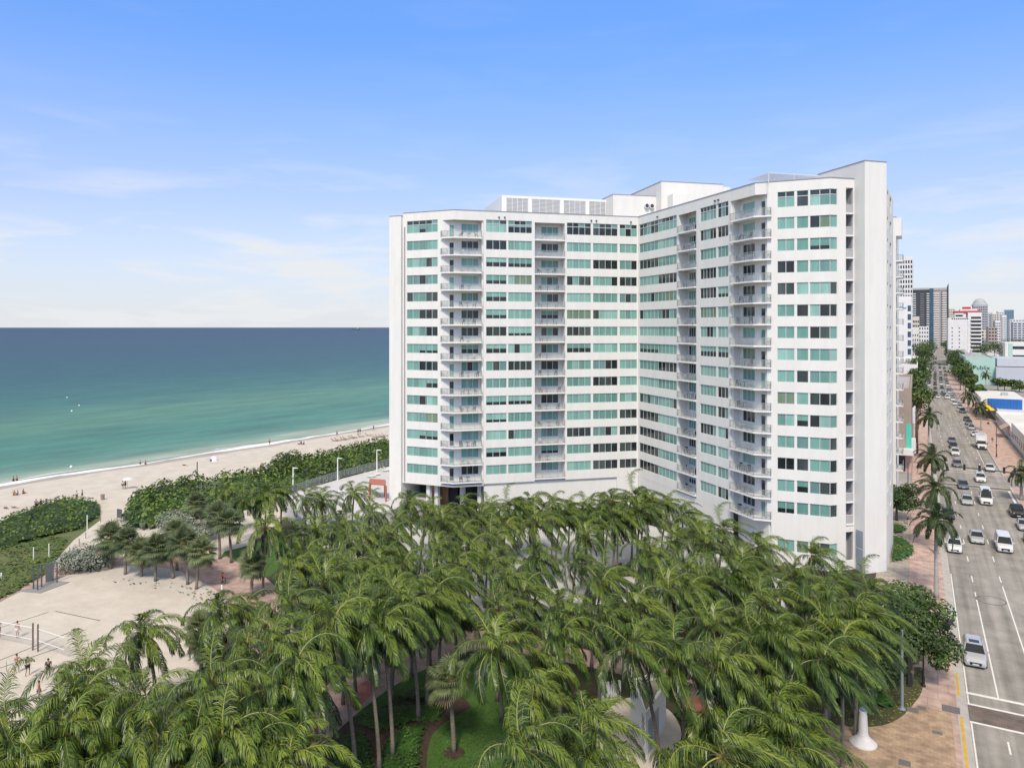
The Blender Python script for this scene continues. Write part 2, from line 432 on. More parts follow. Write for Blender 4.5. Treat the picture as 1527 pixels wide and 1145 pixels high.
# --- right end bay and its chamfer
ZG = 0.0
zs2 = [2.0]+rows()
g = X(CH2, 1159.3,1184.6,1188.3,1205.3,1207.8,1238.2)
facade(CH2, 0, 0, [(0,c1150,'c'),(c1150, g[0],'w'),(g[0], g[5]-.12,'r')] if False else [], ZG, ZPAR)
CH2.box(walls, 0, c1150, -.3, 0, ZREC, ZPAR); CH2.box(walls, c1150, g[0], -.3, 0, ZG, ZPAR)
rib(CH2, g[0], g[5]-.0, zs2, ZG, ZPAR)
h = X(W2, 1239.2,1248.4,1261.3,1272.3)
rib(W2, 0, h[1], zs2, ZG, ZPAR, n0=-.29); W2.box(walls, h[1], h[2], -.3, 0, ZG, ZPAR); W2.box(walls, h[3], W2.sx(1273.8), -.3, 0, ZG, ZPAR)
W2.box(walls, h[2], h[3], -.3, 0, ZREC+.4, ZPAR); W2.box(walls, h[2], h[3], -.3, 0, ZG, 1.2)
W2.box(walls, h[2], h[3], -.3, 0, 5.0, 6.0)
W2.box(walls, h[2]-.2, h[3]+.2, -1.4, -1.2, ZG, ZREC+.4, 1)
W2.box(walls, h[2]-.2, h[2]-.005, -1.2, -.3, ZG, ZREC+.4, 1); W2.box(walls, h[3]+.005, h[3]+.2, -1.2, -.3, ZG, ZREC+.4, 1)
EB = (.55,.80,.9)
for z in zs2:
    unit(CH2, g[0], g[1], z, 0, 2, bias=EB); unit(CH2, g[2], g[3], z, 0, 1, bias=EB); unit(CH2, g[4], g[5]-.06, z, 0, 2, bias=EB)
    unit(W2, .06, h[1], z, 0, 1, bias=(.6,.95,.96))
    CH2.box(walls, g[1], g[2], -.3, -.03, z, head(z)); CH2.box(walls, g[3], g[4], -.3, -.03, z, head(z))
# --- stair tower and street side
TZ = 53.6
tw = TF.sx(1322)
tl = (Vector(t0)-Vector(t1)).length
TF.box(walls, 0, tw, -9.0, 0, ZG, TZ)
TF.box(walls, -.06, tw+.06, -9.05, .06, TZ, TZ+.1, 2)
facade(SD, .02, 13.5, [(1.2,3.2,'r'),(6.2,9.5,'r')], ZG, ZPAR-1.0)
for z in rows(-1): unit(SD, 1.2, 3.2, z, 0, 2, bias=(.2,.9,.95)); unit(SD, 6.2, 9.5, z, 0, 3, bias=(.3,.8,.9))
# --- left end pier
pp0, pp1 = CH1.sx(583), CH1.sx(600.5)
CH1.box(walls, pp0, pp1, -9.0, .55, 0, 51.1)
CH1.box(walls, pp0-.05, pp1+.05, -9.05, .6, 51.1, 51.2, 2)
CH1.box(walls, pp1+.35, pp1+.5, 0.001, .12, ZB, 49.2, 2)
# --- body, roof, parapet caps
Rr = Cc+Vector((0,22,0)); Lr = Vector((*CH1.at(pp0, -9)[:2],)); 
body = [CH1.at(pp1,-2.2), LWp.at(LWp.sx(677)-.2,-2.2), RWp.at(0.0,-2.2) if False else (Cc.x, Cc.y+2.4), RWp.at(RWp.sx(1126),-2.2), W2.at(0,-2.2), W2.at(W2.sx(1273.8)-.5,-2.0), SD.at(.2,-.32), SD.at(13.4,-.32), (Rr.x,Rr.y), Lr]
body = [(p[0],p[1]) for p in body]
walls.prism(body, ZB-.0, ZROOF-.25, 0, 3)
roofpoly = [CH1.at(pp1,-.25), LWp.at(LWp.sx(677),-.25), (Cc.x,Cc.y+.3), RWp.at(RWp.sx(1126),-.25), W2.at(0,-.25), W2.at(W2.sx(1273.8)-.3,-.25), (Rr.x,Rr.y), Lr]
walls.prism([(p[0],p[1]) for p in roofpoly], ZROOF-.2, ZROOF, 3, 3)
def cap(pl, a, b, z, n0=-.34, n1=.07): pl.box(walls, a, b, n0, n1, z, z+.1, 2)
cap(CH1, pp1+.06, -.02, ZPAR); cap(LWp, LWp.sx(677), -.02, ZPAR); cap(RWp, .02, RWp.sx(1126)-.02, ZPAR); cap(CH2, .02, CH2.sx(1238.3)-.02, ZPAR); cap(W2, .0, W2.sx(1273.8), ZPAR)
# --- base : white wall under the wings, open colonnade at the left corner
LWg = LWp.off(-.35)
LWg.box(walls, LWg.sx(722), LWg.sx(920), -.4, 0, 0, ZB-.003, 0)
LWp.box(walls, LWp.sx(920), -.0, -.5, -.02, 0, ZB-.004, 0)
RWp.box(walls, 0, b1089, -.5, -.02, 0, ZB-.004, 0)
RWb.box(walls, b1089, sb2, -.4, 0, 0, ZB-.004, 0)
for px in (640, 652, 690, 716):
    q = P(px, 124.2); walls.box(q.x-.35, q.x+.35, q.y-.35, q.y+.35, 0, ZB-.004, 0)
for px, m in ((648, 4), (662, 4), (676, 5), (700, 5)):
    q = P(px, 126.5); walls.obox((q.x, q.y), CH1.d, CH1.n, .9, .2, 0, ZB-.004, m)
q = P(670, 128.4); walls.obox((q.x,q.y), CH1.d, CH1.n, 6.5, .2, 0, ZB-.004, 5)
walls.prism([CH1.at(pp1,0)[:2], CH1.at(0,0)[:2], LWp.at(a720,0)[:2], LWp.at(a720,-6)[:2], CH1.at(pp1,-6)[:2]], ZB-.3, ZB-.0, 0)
wb = walls.build('wall', ['white','shade','trimgrey','roof','lobby','darkgap'], bld)
# --- door of the street end
TLd = MB(); TL.box(TLd, TL.sx(1277), TL.sx(1287), 0, .06, 3.2, 5.4); TL.box(TLd, TL.sx(1277), TL.sx(1287), 0, .06, 0.0, 3.0)
TLd.build('stair_door', 'greydoor', bld)
# --- ground floor windows and strip already in UNITS; emit the 100 largest as parts
def pxarea(u):
    a, b = u['pl'].at(u['s0'])[:2], u['pl'].at(u['s1'])[:2]
    def pr(p): d = -p[0]*ST+p[1]*CT; return (p[0]*CT+p[1]*ST)/d*F, d
    (xa, da), (xb, db) = pr(a), pr(b)
    return abs(xb-xa)*u['h']*F/((da+db)/2) - (999 if u['pl'] is SD else 0)
wins = sorted([u for u in UNITS if u['kind'] is None], key=pxarea, reverse=True)
rest = MB(); door_parts = [u for u in UNITS if u['kind'] == 'door']
for i, u in enumerate(wins):
    if i < 100:
        mb = MB(); make_unit(u, mb); mb.build('window', WMATS, bld)
    else: make_unit(u, rest)
struct(rest.build('window_bands', WMATS, bld), 'stuff')
for u in door_parts:
    mb = MB(); make_unit(u, mb); mb.build('balcony_door', WMATS, bld)
# --- balconies
def railing(mb, pts, z, h=1.07):
    for (p, q) in zip(pts, pts[1:]):
        p = Vector(p[:2]); q = Vector(q[:2]); l = (q-p).length; d = (q-p)/l; w = Vector((d.y,-d.x)); n = max(1, round(l/1.25)); c = (p+q)/2
        mb.obox((c.x,c.y), d, w, l/2, .03, z+h-.05, z+h, 0)
        mb.obox((c.x,c.y), d, w, l/2, .02, z+.10, z+.14, 0)
        mb.obox((c.x,c.y), d, w, l/2-.03, .008, z+.14, z+h-.05, 1)
        for i in range(n+1):
            e = p+d*(l*i/n); mb.obox((e.x,e.y), d, w, .028, .028, z, z+h-.05, 0)
        for i in range(int(l/.28)):
            e = p+d*(.14+.28*i); mb.obox((e.x,e.y), d, w, .008, .008, z+.14, z+h-.05, 0)
def balcony(outline, front, z, n=0):
    mb = MB(); mb.prism([p[:2] for p in outline], z-.2, z, 0)
    b = mb.build('balcony', ['white2'], bld)
    r = MB(); railing(r, front, z); r.build('railing', ['railbar','railglass'], b)
BAL = {}
LWo = LWp.off(.45); CHo = CH1.off(.45); m1 = meet(LWo, CHo); CHo2 = CH2.off(.45); RWo = RWp.off(.45); m2 = meet(RWo, CHo2)
for k, z in enumerate(rows()):
    f = z-1.0
    A = CH1.at(c660-.15, .45); Bq = LWp.at(a720-.3, .45)
    balcony([CH1.at(c660-.15,-.02), A, (m1.x,m1.y), Bq, LWp.at(a720-.27,-1.28), (kb.x,kb.y)], [CH1.at(c660-.08,.02), CH1.at(c660-.08,.38), tuple(meet(LWp.off(.38), CH1.off(.38))), LWp.at(a720-.34,.38)], f)
    balcony([LWp.at(a798+.01,.25), LWp.at(a842-.01,.25), LWp.at(a842-.01,-1.73), LWp.at(a798+.01,-1.73)], [LWp.at(a798+.05,.18), LWp.at(a842-.05,.18)], f)
    balcony([RWp.at(b1012+.01,.35), RWp.at(b1038-.01,.35), RWp.at(b1038-.01,-1.73), RWp.at(b1012+.01,-1.73)], [RWp.at(b1012+.05,.28), RWp.at(b1038-.05,.28)], f)
    balcony([RWp.at(b1089+.27,.45), (m2.x,m2.y), CH2.at(c1150+.05,.45), CH2.at(c1150+.05,.003), CH2.at(c1150-.01,-.02), (kb2.x,kb2.y), RWp.at(b1089+.27,-1.28)], [RWp.at(b1089+.34,.38), tuple(meet(RWp.off(.38), CH2.off(.38))), CH2.at(c1150-.02,.38), CH2.at(c1150-.02,.02)], f)
    mb = MB(); W2.box(mb, h[2]+.003, h[3]-.003, -1.19, .12, f-.18, f); W2.box(mb, h[2]+.003, h[3]-.003, -.10, -.04, f, f+1.1, 1); W2.box(mb, h[2]+.003, h[3]-.003, -.14, .0, f+1.1, f+1.14, 0)
    mb.build('stair_landing', ['white2','shade'], bld)
# --- roof plant
pl = Plane(P(750.7,131), wdir(43)); L1 = pl.sx(917)
sc = MB(); Z1 = 55.85
pl.box(sc, 0, L1, -.3, -.12, ZROOF, Z1-.45, 0)
pl.box(sc, -.12, L1+.02, -.3, .02, Z1-.45, Z1, 0); pl.box(sc, -.12, L1+.02, -.3, .02, ZROOF, ZROOF+1.3, 0)
for px in (752.5, 790.5, 838, 876, 914):
    k = pl.sx(px); pl.box(sc, k-.35, k+.35, -.12, .06, ZROOF, Z1-.003, 0)
sd = Plane(P(750.7,131), wdir(133)); sd.n = -sd.n
sd.box(sc, .0, 15.5, .12, .3, ZROOF, Z1-.002, 0)
for k in range(26): sd.box(sc, .3+.6*k, .42+.6*k, -.03, .12, ZROOF, Z1-.3, 1)
pl.box(sc, 0, L1, -15.0, -14.8, ZROOF, Z1-.01, 0)
screen = sc.build('roof_screen', ['white2','louvre'], bld)
lv = MB()
for a, b in ((752.5,790.5),(790.5,838),(838,876),(876,914)):
    ka, kb_ = pl.sx(a)+.45, pl.sx(b)-.45
    for i in range(14):
        z = ZROOF+1.35+i*.235
        lv.hexa([pl.at(ka,.0,z), pl.at(kb_,.0,z), pl.at(kb_,-.1,z+.05), pl.at(ka,-.1,z+.05)], [pl.at(ka,.0,z+.05), pl.at(kb_,.0,z+.05), pl.at(kb_,-.1,z+.19), pl.at(ka,-.1,z+.19)], 0)
    for j in (1,2,3):
        kk = ka+(kb_-ka)*j/4; pl.box(lv, kk-.04, kk+.04, -.05, .03, ZROOF+1.3, Z1-.46, 1)
lv.build('louvre_panel', ['louvre','white2'], screen)
ph = MB()
pq = Plane(P(986.2,132), wdir(43)); s_r = pq.sx(1078)
pq.box(ph, 0, s_r, -14, 0, ZROOF, 58.55, 0); pq.box(ph, -.06, s_r+.06, -14.05, .06, 58.55, 58.66, 1)
kq = pq.sx(1063)
pq.box(ph, s_r+.01, s_r+2, -13.9, -.8, ZROOF, 58.3, 0)
pq.box(ph, -8.5, -.01, -10, -2.2, ZROOF, 56.2, 0); pq.box(ph, -8.56, -.01, -10.05, -2.14, 56.2, 56.3, 1)
pq.box(ph, 1.2, 5.0, 0, 2.2, ZROOF, 56.0, 0)
ph.build('penthouse', ['white','trimgrey'], bld)
for px in (963.5, 971):
    q = PQ = pq.off(-2.15); k = q.sx(px); c = Vector(q.at(k, .1, 0)); c.z = ZZ(307.3, 133.5)
    v = MB(); n3 = Vector((q.n.x, q.n.y, 0)); v.tube([c, c+n3*.35], [.45,.45], 14, 0); v.tube([c+n3*.1, c+n3*.36], [.36,.36], 14, 1); v.build('exhaust_fan', ['white2','darkgap'], bld)
cn = MB(); a, b = P(1146, 97, 51.4), P(1222, 99, 51.4)
for f, e in ((0,0),(.5,0),(1,0),(0,5),(.5,5),(1,5)):
    q = a.lerp(b, f); cn.tube([(q.x-e*.68, q.y+e*.73, ZROOF), (q.x-e*.68, q.y+e*.73, 52.6)], .07, 6, 0)
q = [a, b, b+Vector((-.68*5,.73*5,0)), a+Vector((-.68*5,.73*5,0))]
cn.prism([(p.x,p.y) for p in q], 52.6, 52.75, 0); cn.build('roof_canopy', ['canopyg'], bld)
for plx, px, n in ((LWp,744,.12),(LWp,752.5,.12),(LWp,881.5,.12),(LWp,889,.12),(LWp,940.5,.12),(RWp,981,.12),(RWp,1067,.12),(RWp,1072,.12)):
    v = MB(); k = plx.sx(px); plx.box(v, k-.12, k+.12, 0, .25, 50.55, 50.75, 0); v.build('wall_floodlight', ['darkgap'], bld)
# --- rear wing with street balconies
rw = MB(); Y0, Y1, X1 = 149.0, 172.0, -3.3
rw.box(-34, X1, Y0, Y1, 0, 52.0, 0); rw.box(-34.05, X1+.05, Y0-.05, Y1+.05, 52.0, 52.1, 1)
rw.box(X1, X1+.9, Y0+.2, Y0+6, 48.6, 51.9, 0)
rw.build('rear_wing', ['white','trimgrey'], bld)
for k in range(14):
    f = SILL0+FH*k-1
    mb = MB(); mb.box(X1+.003, X1+1.15, Y0+.3, Y0+5.5, f-.2, f, 0)
    b = mb.build('balcony', ['white2'], bld)
    r = MB(); railing(r, [(X1+.02,Y0+.36),(X1+1.1,Y0+.36),(X1+1.1,Y0+5.4)], f); r.build('railing', ['railbar','railglass'], b)
    mb = MB(); mb.box(X1+.0, X1+.05, Y0+1, Y0+4.5, f+.03, f+2.2, 0); mb.build('balcony_door', ['dark1'], bld)
# ---------------------------------------------------------------- ground, beach, sea, roads
M['city'] = mat('city_ground', (.30,.29,.27), .95, var=.25, scale=.05)
M['sand'] = mat('sand', (.63,.58,.505), .95, col2=(.51,.46,.395), scale=.3, detail=10, bump=.5, bscale=1.6)
M['sandwet'] = mat('wet_sand', (.40,.34,.27), .45, var=.1, scale=.2)
M['foam'] = mat('foam', (.82,.84,.84), .8, var=.06, scale=1)
M['grass'] = mat('lawn', (.062,.145,.020), .95, col2=(.045,.105,.015), scale=.7, detail=8, bump=.5, bscale=12)
M['dry'] = mat('dry_grass', (.085,.085,.03), .95, col2=(.05,.07,.02), scale=.5, detail=8, bump=.5, bscale=9)
M['dune'] = mat('dune_grass', (.075,.13,.03), .95, col2=(.14,.15,.065), scale=.18, detail=9, bump=.5, bscale=5)
M['mulch'] = mat('mulch', (.055,.035,.025), .95, var=.3, scale=3, bump=.4)
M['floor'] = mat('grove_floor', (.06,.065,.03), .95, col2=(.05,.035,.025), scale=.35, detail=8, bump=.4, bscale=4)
M['drive'] = mat('driveway_concrete', (.50,.50,.49), .9, var=.10, scale=.3)
M['deck'] = mat('pool_deck', (.58,.57,.56), .85, var=.05, scale=.4)
M['kerb'] = mat('kerb', (.45,.43,.40), .9, var=.12, scale=1)
M['paint'] = mat('road_paint', (.74,.73,.70), .8, var=.10, scale=2.5)
M['yellow'] = mat('yellow_paint', (.62,.38,.05), .8, var=.12, scale=2)
def paving(name, c1, c2, sx, sy, mortar=.012, rough=.9):
    m, nt, out = nt_new(name); N = nt.nodes.new
    b = N('ShaderNodeBsdfPrincipled'); b.inputs['Roughness'].default_value = rough
    tc = N('ShaderNodeTexCoord'); mp = N('ShaderNodeMapping'); L(nt, tc.outputs['Object'], mp.inputs['Vector'])
    br = N('ShaderNodeTexBrick'); br.inputs['Color1'].default_value = (*c1,1); br.inputs['Color2'].default_value = (*c2,1)
    br.inputs['Mortar'].default_value = (*[x*.6 for x in c1],1); br.inputs['Mortar Size'].default_value = mortar
    br.inputs['Brick Width'].default_value = sx; br.inputs['Row Height'].default_value = sy; br.inputs['Scale'].default_value = 1
    L(nt, mp.outputs['Vector'], br.inputs['Vector'])
    n = N('ShaderNodeTexNoise'); n.inputs['Scale'].default_value = .9; n.inputs['Detail'].default_value = 9; L(nt, tc.outputs['Object'], n.inputs['Vector'])
    mr_ = N('ShaderNodeMapRange'); mr_.inputs['From Min'].default_value = .3; mr_.inputs['From Max'].default_value = .7; mr_.inputs['To Min'].default_value = .68; mr_.inputs['To Max'].default_value = 1.2
    L(nt, n.outputs['Fac'], mr_.inputs['Value'])
    mx = N('ShaderNodeMix'); mx.data_type = 'RGBA'; mx.blend_type = 'MULTIPLY'; mx.inputs['Factor'].default_value = 1
    L(nt, br.outputs['Color'], mx.inputs['A']); L(nt, mr_.outputs['Result'], mx.inputs['B']); L(nt, mx.outputs['Result'], b.inputs['Base Color'])
    L(nt, b.outputs['BSDF'], out.inputs['Surface']); return m
M['pinkpave'] = paving('pink_concrete', (.54,.385,.325), (.50,.36,.305), 1.6, 1.6, .02)
M['pinkpath'] = paving('pink_path', (.46,.335,.295), (.44,.315,.28), 3.2, 3.2, .02)
M['redpave'] = paving('red_concrete', (.50,.20,.145), (.46,.185,.135), 1.6, 1.6, .02)
M['beigepave'] = paving('beige_pavers', (.46,.40,.33), (.40,.35,.29), .9, .25, .02)
M['ochre'] = paving('ochre_flagstone', (.48,.345,.225), (.35,.245,.17), .55, .36, .012)
M['brickx'] = paving('crosswalk_brick', (.20,.155,.135), (.17,.14,.125), .4, .2, .02)
def asphalt():
    m, nt, out = nt_new('asphalt'); N = nt.nodes.new
    b = N('ShaderNodeBsdfPrincipled'); b.inputs['Roughness'].default_value = .88
    tc = N('ShaderNodeTexCoord')
    mp = N('ShaderNodeMapping'); mp.inputs['Scale'].default_value = (1.0,.03,1); L(nt, tc.outputs['Object'], mp.inputs['Vector'])
    n = N('ShaderNodeTexNoise'); n.inputs['Scale'].default_value = 1.1; n.inputs['Detail'].default_value = 5; L(nt, mp.outputs['Vector'], n.inputs['Vector'])
    n2 = N('ShaderNodeTexNoise'); n2.inputs['Scale'].default_value = .35; n2.inputs['Detail'].default_value = 9; n2.inputs['Roughness'].default_value = .7; L(nt, tc.outputs['Object'], n2.inputs['Vector'])
    ad = N('ShaderNodeMath'); ad.operation = 'ADD'; L(nt, n.outputs['Fac'], ad.inputs[0]); L(nt, n2.outputs['Fac'], ad.inputs[1])
    cr = N('ShaderNodeValToRGB'); e = cr.color_ramp.elements; e[0].position = .36; e[0].color = (.185,.172,.153,1); e[1].position = .62; e[1].color = (.375,.352,.318,1)
    hf = N('ShaderNodeMath'); hf.operation = 'MULTIPLY'; hf.inputs[1].default_value = .5; L(nt, ad.outputs[0], hf.inputs[0]); L(nt, hf.outputs[0], cr.inputs['Fac'])
    L(nt, cr.outputs['Color'], b.inputs['Base Color']); L(nt, b.outputs['BSDF'], out.inputs['Surface']); return m
M['asphalt'] = asphalt()
def sheet(name, poly, z, m, kind='structure', o=None):
    mb = MB(); mb.sheet([tuple(p)[:2] for p in poly], z); ob = mb.build(name, m)
    ob['kind'] = kind; return ob
def flow(pts, n=10):                    # smooth line through points (Catmull-Rom)
    pts = [Vector((p[0],p[1],0)) for p in pts]; out = []
    q = [pts[0]*2-pts[1]]+pts+[pts[-1]*2-pts[-2]]
    for i in range(1, len(q)-2):
        for k in range(n):
            t = k/n; a, b, c, d = q[i-1], q[i], q[i+1], q[i+2]
            out.append(.5*((2*b)+(c-a)*t+(2*a-5*b+4*c-d)*t*t+(3*b-a-3*c+d)*t**3))
    return out+[pts[-1]]
def ribbon(name, pts, w, z, m, kind='structure'):
    mb = MB(); l = flow(pts); left = []; right = []
    for i, p in enumerate(l):
        t = (l[min(i+1,len(l)-1)]-l[max(i-1,0)]).normalized(); nn = Vector((-t.y,t.x,0))
        ww = w if not callable(w) else w(i/(len(l)-1))
        left.append(p+nn*ww/2); right.append(p-nn*ww/2)
    for i in range(len(l)-1):
        mb.face([(right[i].x,right[i].y,z),(right[i+1].x,right[i+1].y,z),(left[i+1].x,left[i+1].y,z),(left[i].x,left[i].y,z)])
    ob = mb.build(name, m); ob['kind'] = kind; return ob
# shoreline in world space
S0, S1 = G(0,727), G(582,635)
sd_ = (S1-S0).normalized(); sn_ = Vector((-sd_.y, sd_.x, 0))         # sn_ points out to sea
sd2 = Vector((cos(radians(95)), sin(radians(95)), 0))
def shore(t, off=0.0):
    wob = 1.6*sin(t*.021)+.9*sin(t*.055+1)+.4*sin(t*.16); wob *= 1
    u = min(t, 380.0); q = S0+sd_*u+sn_*(off+wob)
    return q+sd2*(t-u)
mb = MB(); ts = [-400+8*i for i in range(90)]+[330+60*i for i in range(40)]+[2800+1500*i for i in range(40)]
B = 40000
pts = [shore(t,.0) for t in ts]
land = [(p.x,p.y) for p in pts]+[(B,62000),(B,-400),(pts[0].x,-400)]
sheet('ground', land, -.02, 'city')
# the sea
def sea_mat():
    m, nt, out = nt_new('sea_water'); N = nt.nodes.new
    b = N('ShaderNodeBsdfPrincipled'); b.inputs['Roughness'].default_value = .38; b.inputs['Specular IOR Level'].default_value = .07
    tc = N('ShaderNodeTexCoord'); sp = N('ShaderNodeSeparateXYZ'); L(nt, tc.outputs['Object'], sp.inputs[0])   # object y = metres offshore
    mp = N('ShaderNodeMapping'); mp.inputs['Scale'].default_value = (.004,.016,1); L(nt, tc.outputs['Object'], mp.inputs['Vector'])
    n = N('ShaderNodeTexNoise'); n.inputs['Scale'].default_value = 1; n.inputs['Detail'].default_value = 6; L(nt, mp.outputs['Vector'], n.inputs['Vector'])
    a = N('ShaderNodeMath'); a.operation = 'MULTIPLY_ADD'; a.inputs[1].default_value = 90; L(nt, n.outputs['Fac'], a.inputs[0]); L(nt, sp.outputs['Y'], a.inputs[2])
    sub = N('ShaderNodeMath'); sub.operation = 'SUBTRACT'; sub.inputs[1].default_value = 45; L(nt, a.outputs[0], sub.inputs[0])
    lg = N('ShaderNodeMath'); lg.operation = 'LOGARITHM'; lg.inputs[1].default_value = 10
    mx_ = N('ShaderNodeMath'); mx_.operation = 'MAXIMUM'; mx_.inputs[1].default_value = 3; L(nt, sub.outputs[0], mx_.inputs[0]); L(nt, mx_.outputs[0], lg.inputs[0])
    r = N('ShaderNodeMapRange'); r.inputs['From Min'].default_value = 0; r.inputs['From Max'].default_value = 4; L(nt, lg.outputs[0], r.inputs['Value'])
    cr = N('ShaderNodeValToRGB'); ramp = cr.color_ramp
    st = [(.10,(.34,.40,.31)),(.22,(.15,.27,.20)),(.34,(.08,.215,.155)),(.43,(.06,.195,.14)),(.50,(.085,.215,.135)),(.56,(.036,.14,.112)),(.63,(.018,.085,.088)),(.72,(.015,.058,.08)),(.86,(.013,.040,.068)),(1,(.012,.032,.060))]
    while len(ramp.elements) < len(st): ramp.elements.new(.5)
    for e, (p, c) in zip(ramp.elements, st): e.position = p; e.color = (*c,1)
    L(nt, r.outputs['Result'], cr.inputs['Fac'])
    # wind streaks
    mp2 = N('ShaderNodeMapping'); mp2.inputs['Scale'].default_value = (.03,.11,1); L(nt, tc.outputs['Object'], mp2.inputs['Vector'])
    n2 = N('ShaderNodeTexNoise'); n2.inputs['Scale'].default_value = 1; n2.inputs['Detail'].default_value = 8; n2.inputs['Roughness'].default_value = .7; L(nt, mp2.outputs['Vector'], n2.inputs['Vector'])
    r2 = N('ShaderNodeMapRange'); r2.inputs['From Min'].default_value = .3; r2.inputs['From Max'].default_value = .7; r2.inputs['To Min'].default_value = .66; r2.inputs['To Max'].default_value = 1.34; L(nt, n2.outputs['Fac'], r2.inputs['Value'])
    mm = N('ShaderNodeMix'); mm.data_type = 'RGBA'; mm.blend_type = 'MULTIPLY'; mm.inputs['Factor'].default_value = 1
    L(nt, cr.outputs['Color'], mm.inputs['A']); L(nt, r2.outputs['Result'], mm.inputs['B']); L(nt, mm.outputs['Result'], b.inputs['Base Color'])
    n3 = N('ShaderNodeTexNoise'); n3.inputs['Scale'].default_value = .5; n3.inputs['Detail'].default_value = 6
    mp3 = N('ShaderNodeMapping'); mp3.inputs['Scale'].default_value = (.5,1.3,1); L(nt, tc.outputs['Object'], mp3.inputs['Vector']); L(nt, mp3.outputs['Vector'], n3.inputs['Vector'])
    bp = N('ShaderNodeBump'); bp.inputs['Strength'].default_value = .35; bp.inputs['Distance'].default_value = .6; L(nt, n3.outputs['Fac'], bp.inputs['Height']); L(nt, bp.outputs['Normal'], b.inputs['Normal'])
    L(nt, b.outputs['BSDF'], out.inputs['Surface']); return m
M['sea'] = sea_mat()
mb = MB()
for i in range(12):
    x0 = -1000+i*0; 
yy = [-6,400,1500,6000,20000,70000]
for a, b in zip(yy, yy[1:]): mb.face([(-70000,a,0),(90000,a,0),(90000,b,0),(-70000,b,0)])
sea = mb.build('sea', 'sea'); sea.location = (S0.x, S0.y, -.06); sea.rotation_euler = (0,0,atan2(sd_.y,sd_.x)); struct(sea)
# the ground sheet stops at the shore line; sand laps over it
inner = [(-46,-60),(-46,40),(-44,60),(-43,82),(-47,105),(-58,128),(-60,150),(-58,200),(-45,420)]
tt = [-260+4*i for i in range(170)]
mb = MB(); mb.sheet([(shore(t,.4).x, shore(t,.4).y) for t in tt]+[(p[0],p[1]) for p in reversed(inner)], .0)
struct(mb.build('beach', 'sand'))
def strip(name, o0, o1, z, m, f0=None, f1=None):
    mb = MB()
    for a, b in zip(tt, tt[1:]):
        q = [shore(a, o0+(f0(a) if f0 else 0)), shore(b, o0+(f0(b) if f0 else 0)), shore(b, o1+(f1(b) if f1 else 0)), shore(a, o1+(f1(a) if f1 else 0))]
        mb.face([(p.x,p.y,z) for p in q])
    return struct(mb.build(name, m))
strip('wet_sand', -2.6, .6, .012, 'sandwet', lambda t: .5*sin(t*.11)+.4*sin(t*.37), None)
fn = lambda t: .5*sin(t*.19)+.35*sin(t*.53+2)+.25*noise.noise((t*.31,0,0))
strip('foam', .1, 2.0, .026, 'foam', fn, lambda t: 1.0*sin(t*.11+1)+.9*noise.noise((t*.23,5,0)))
strip('foam', 3.6, 4.3, .006, 'foam', lambda t: 1.2*sin(t*.06)+.8*noise.noise((t*.2,9,0)), lambda t: 1.2*sin(t*.06)+1.2*noise.noise((t*.2,9,0))-.5+.5*sin(t*.13))
# street
RX0, RX1 = 3.30, 16.1
BEND = 420.0; BT = tan(radians(1.15))
def rx(x, y): return x+max(0, y-BEND)*BT
def road_strip(name, x0, x1, y0, y1, z, m, step=60, kind='structure'):
    mb = MB(); ys = [y0]
    while ys[-1] < y1: ys.append(min(y1, ys[-1]+step) if not (ys[-1] < BEND < ys[-1]+step) else BEND)
    for a, b in zip(ys, ys[1:]): mb.face([(rx(x0,a),a,z),(rx(x1,a),a,z),(rx(x1,b),b,z),(rx(x0,b),b,z)])
    ob = mb.build(name, m)
    if kind: ob['kind'] = kind
    return ob
road_strip('road', RX0-.01, RX1+.01, -40, 1600, .0, 'asphalt')
yc0 = G(1471,1037).y
# cross street by the mast arm
XC0, XC1 = G(1440,722).y+.6, G(1440,722).y+13.0
sheet('cross_street', [(RX1,XC0),(140,XC0),(140,XC1),(RX1,XC1)], .002, 'asphalt')
# pavements
def slab(name, poly, z0, z1, m, kind='structure'):
    mb = MB(); mb.prism([tuple(p)[:2] for p in poly], z0, z1); ob = mb.build(name, m); ob['kind'] = kind; return ob
slab('pavement', [(-.9,-30),(RX0-.35,-30),(RX0-.35,600),(-.9,600)], -.01, .13, 'pinkpave')
slab('kerb', [(RX0-.35,-30),(RX0-.02,-30),(RX0-.02,600),(RX0-.35,600)], -.01, .14, 'kerb')
slab('gutter', [(RX0-.02,-30),(RX0+.45,-30),(RX0+.45,600),(RX0-.02,600)], -.01, .006, 'kerb')
slab('pavement', [(RX1+.3,XC1),(22.5,XC1),(22.5,600),(RX1+.3,600)], -.01, .13, 'pinkpave')
slab('kerb', [(RX1,XC1),(RX1+.3,XC1),(RX1+.3,600),(RX1,600)], -.01, .14, 'kerb')
slab('pavement', [(RX1+.3,-30),(22.5,-30),(22.5,XC0),(RX1+.3,XC0)], -.01, .13, 'pinkpave')
slab('kerb', [(RX1,-30),(RX1+.3,-30),(RX1+.3,XC0),(RX1,XC0)], -.01, .14, 'kerb')
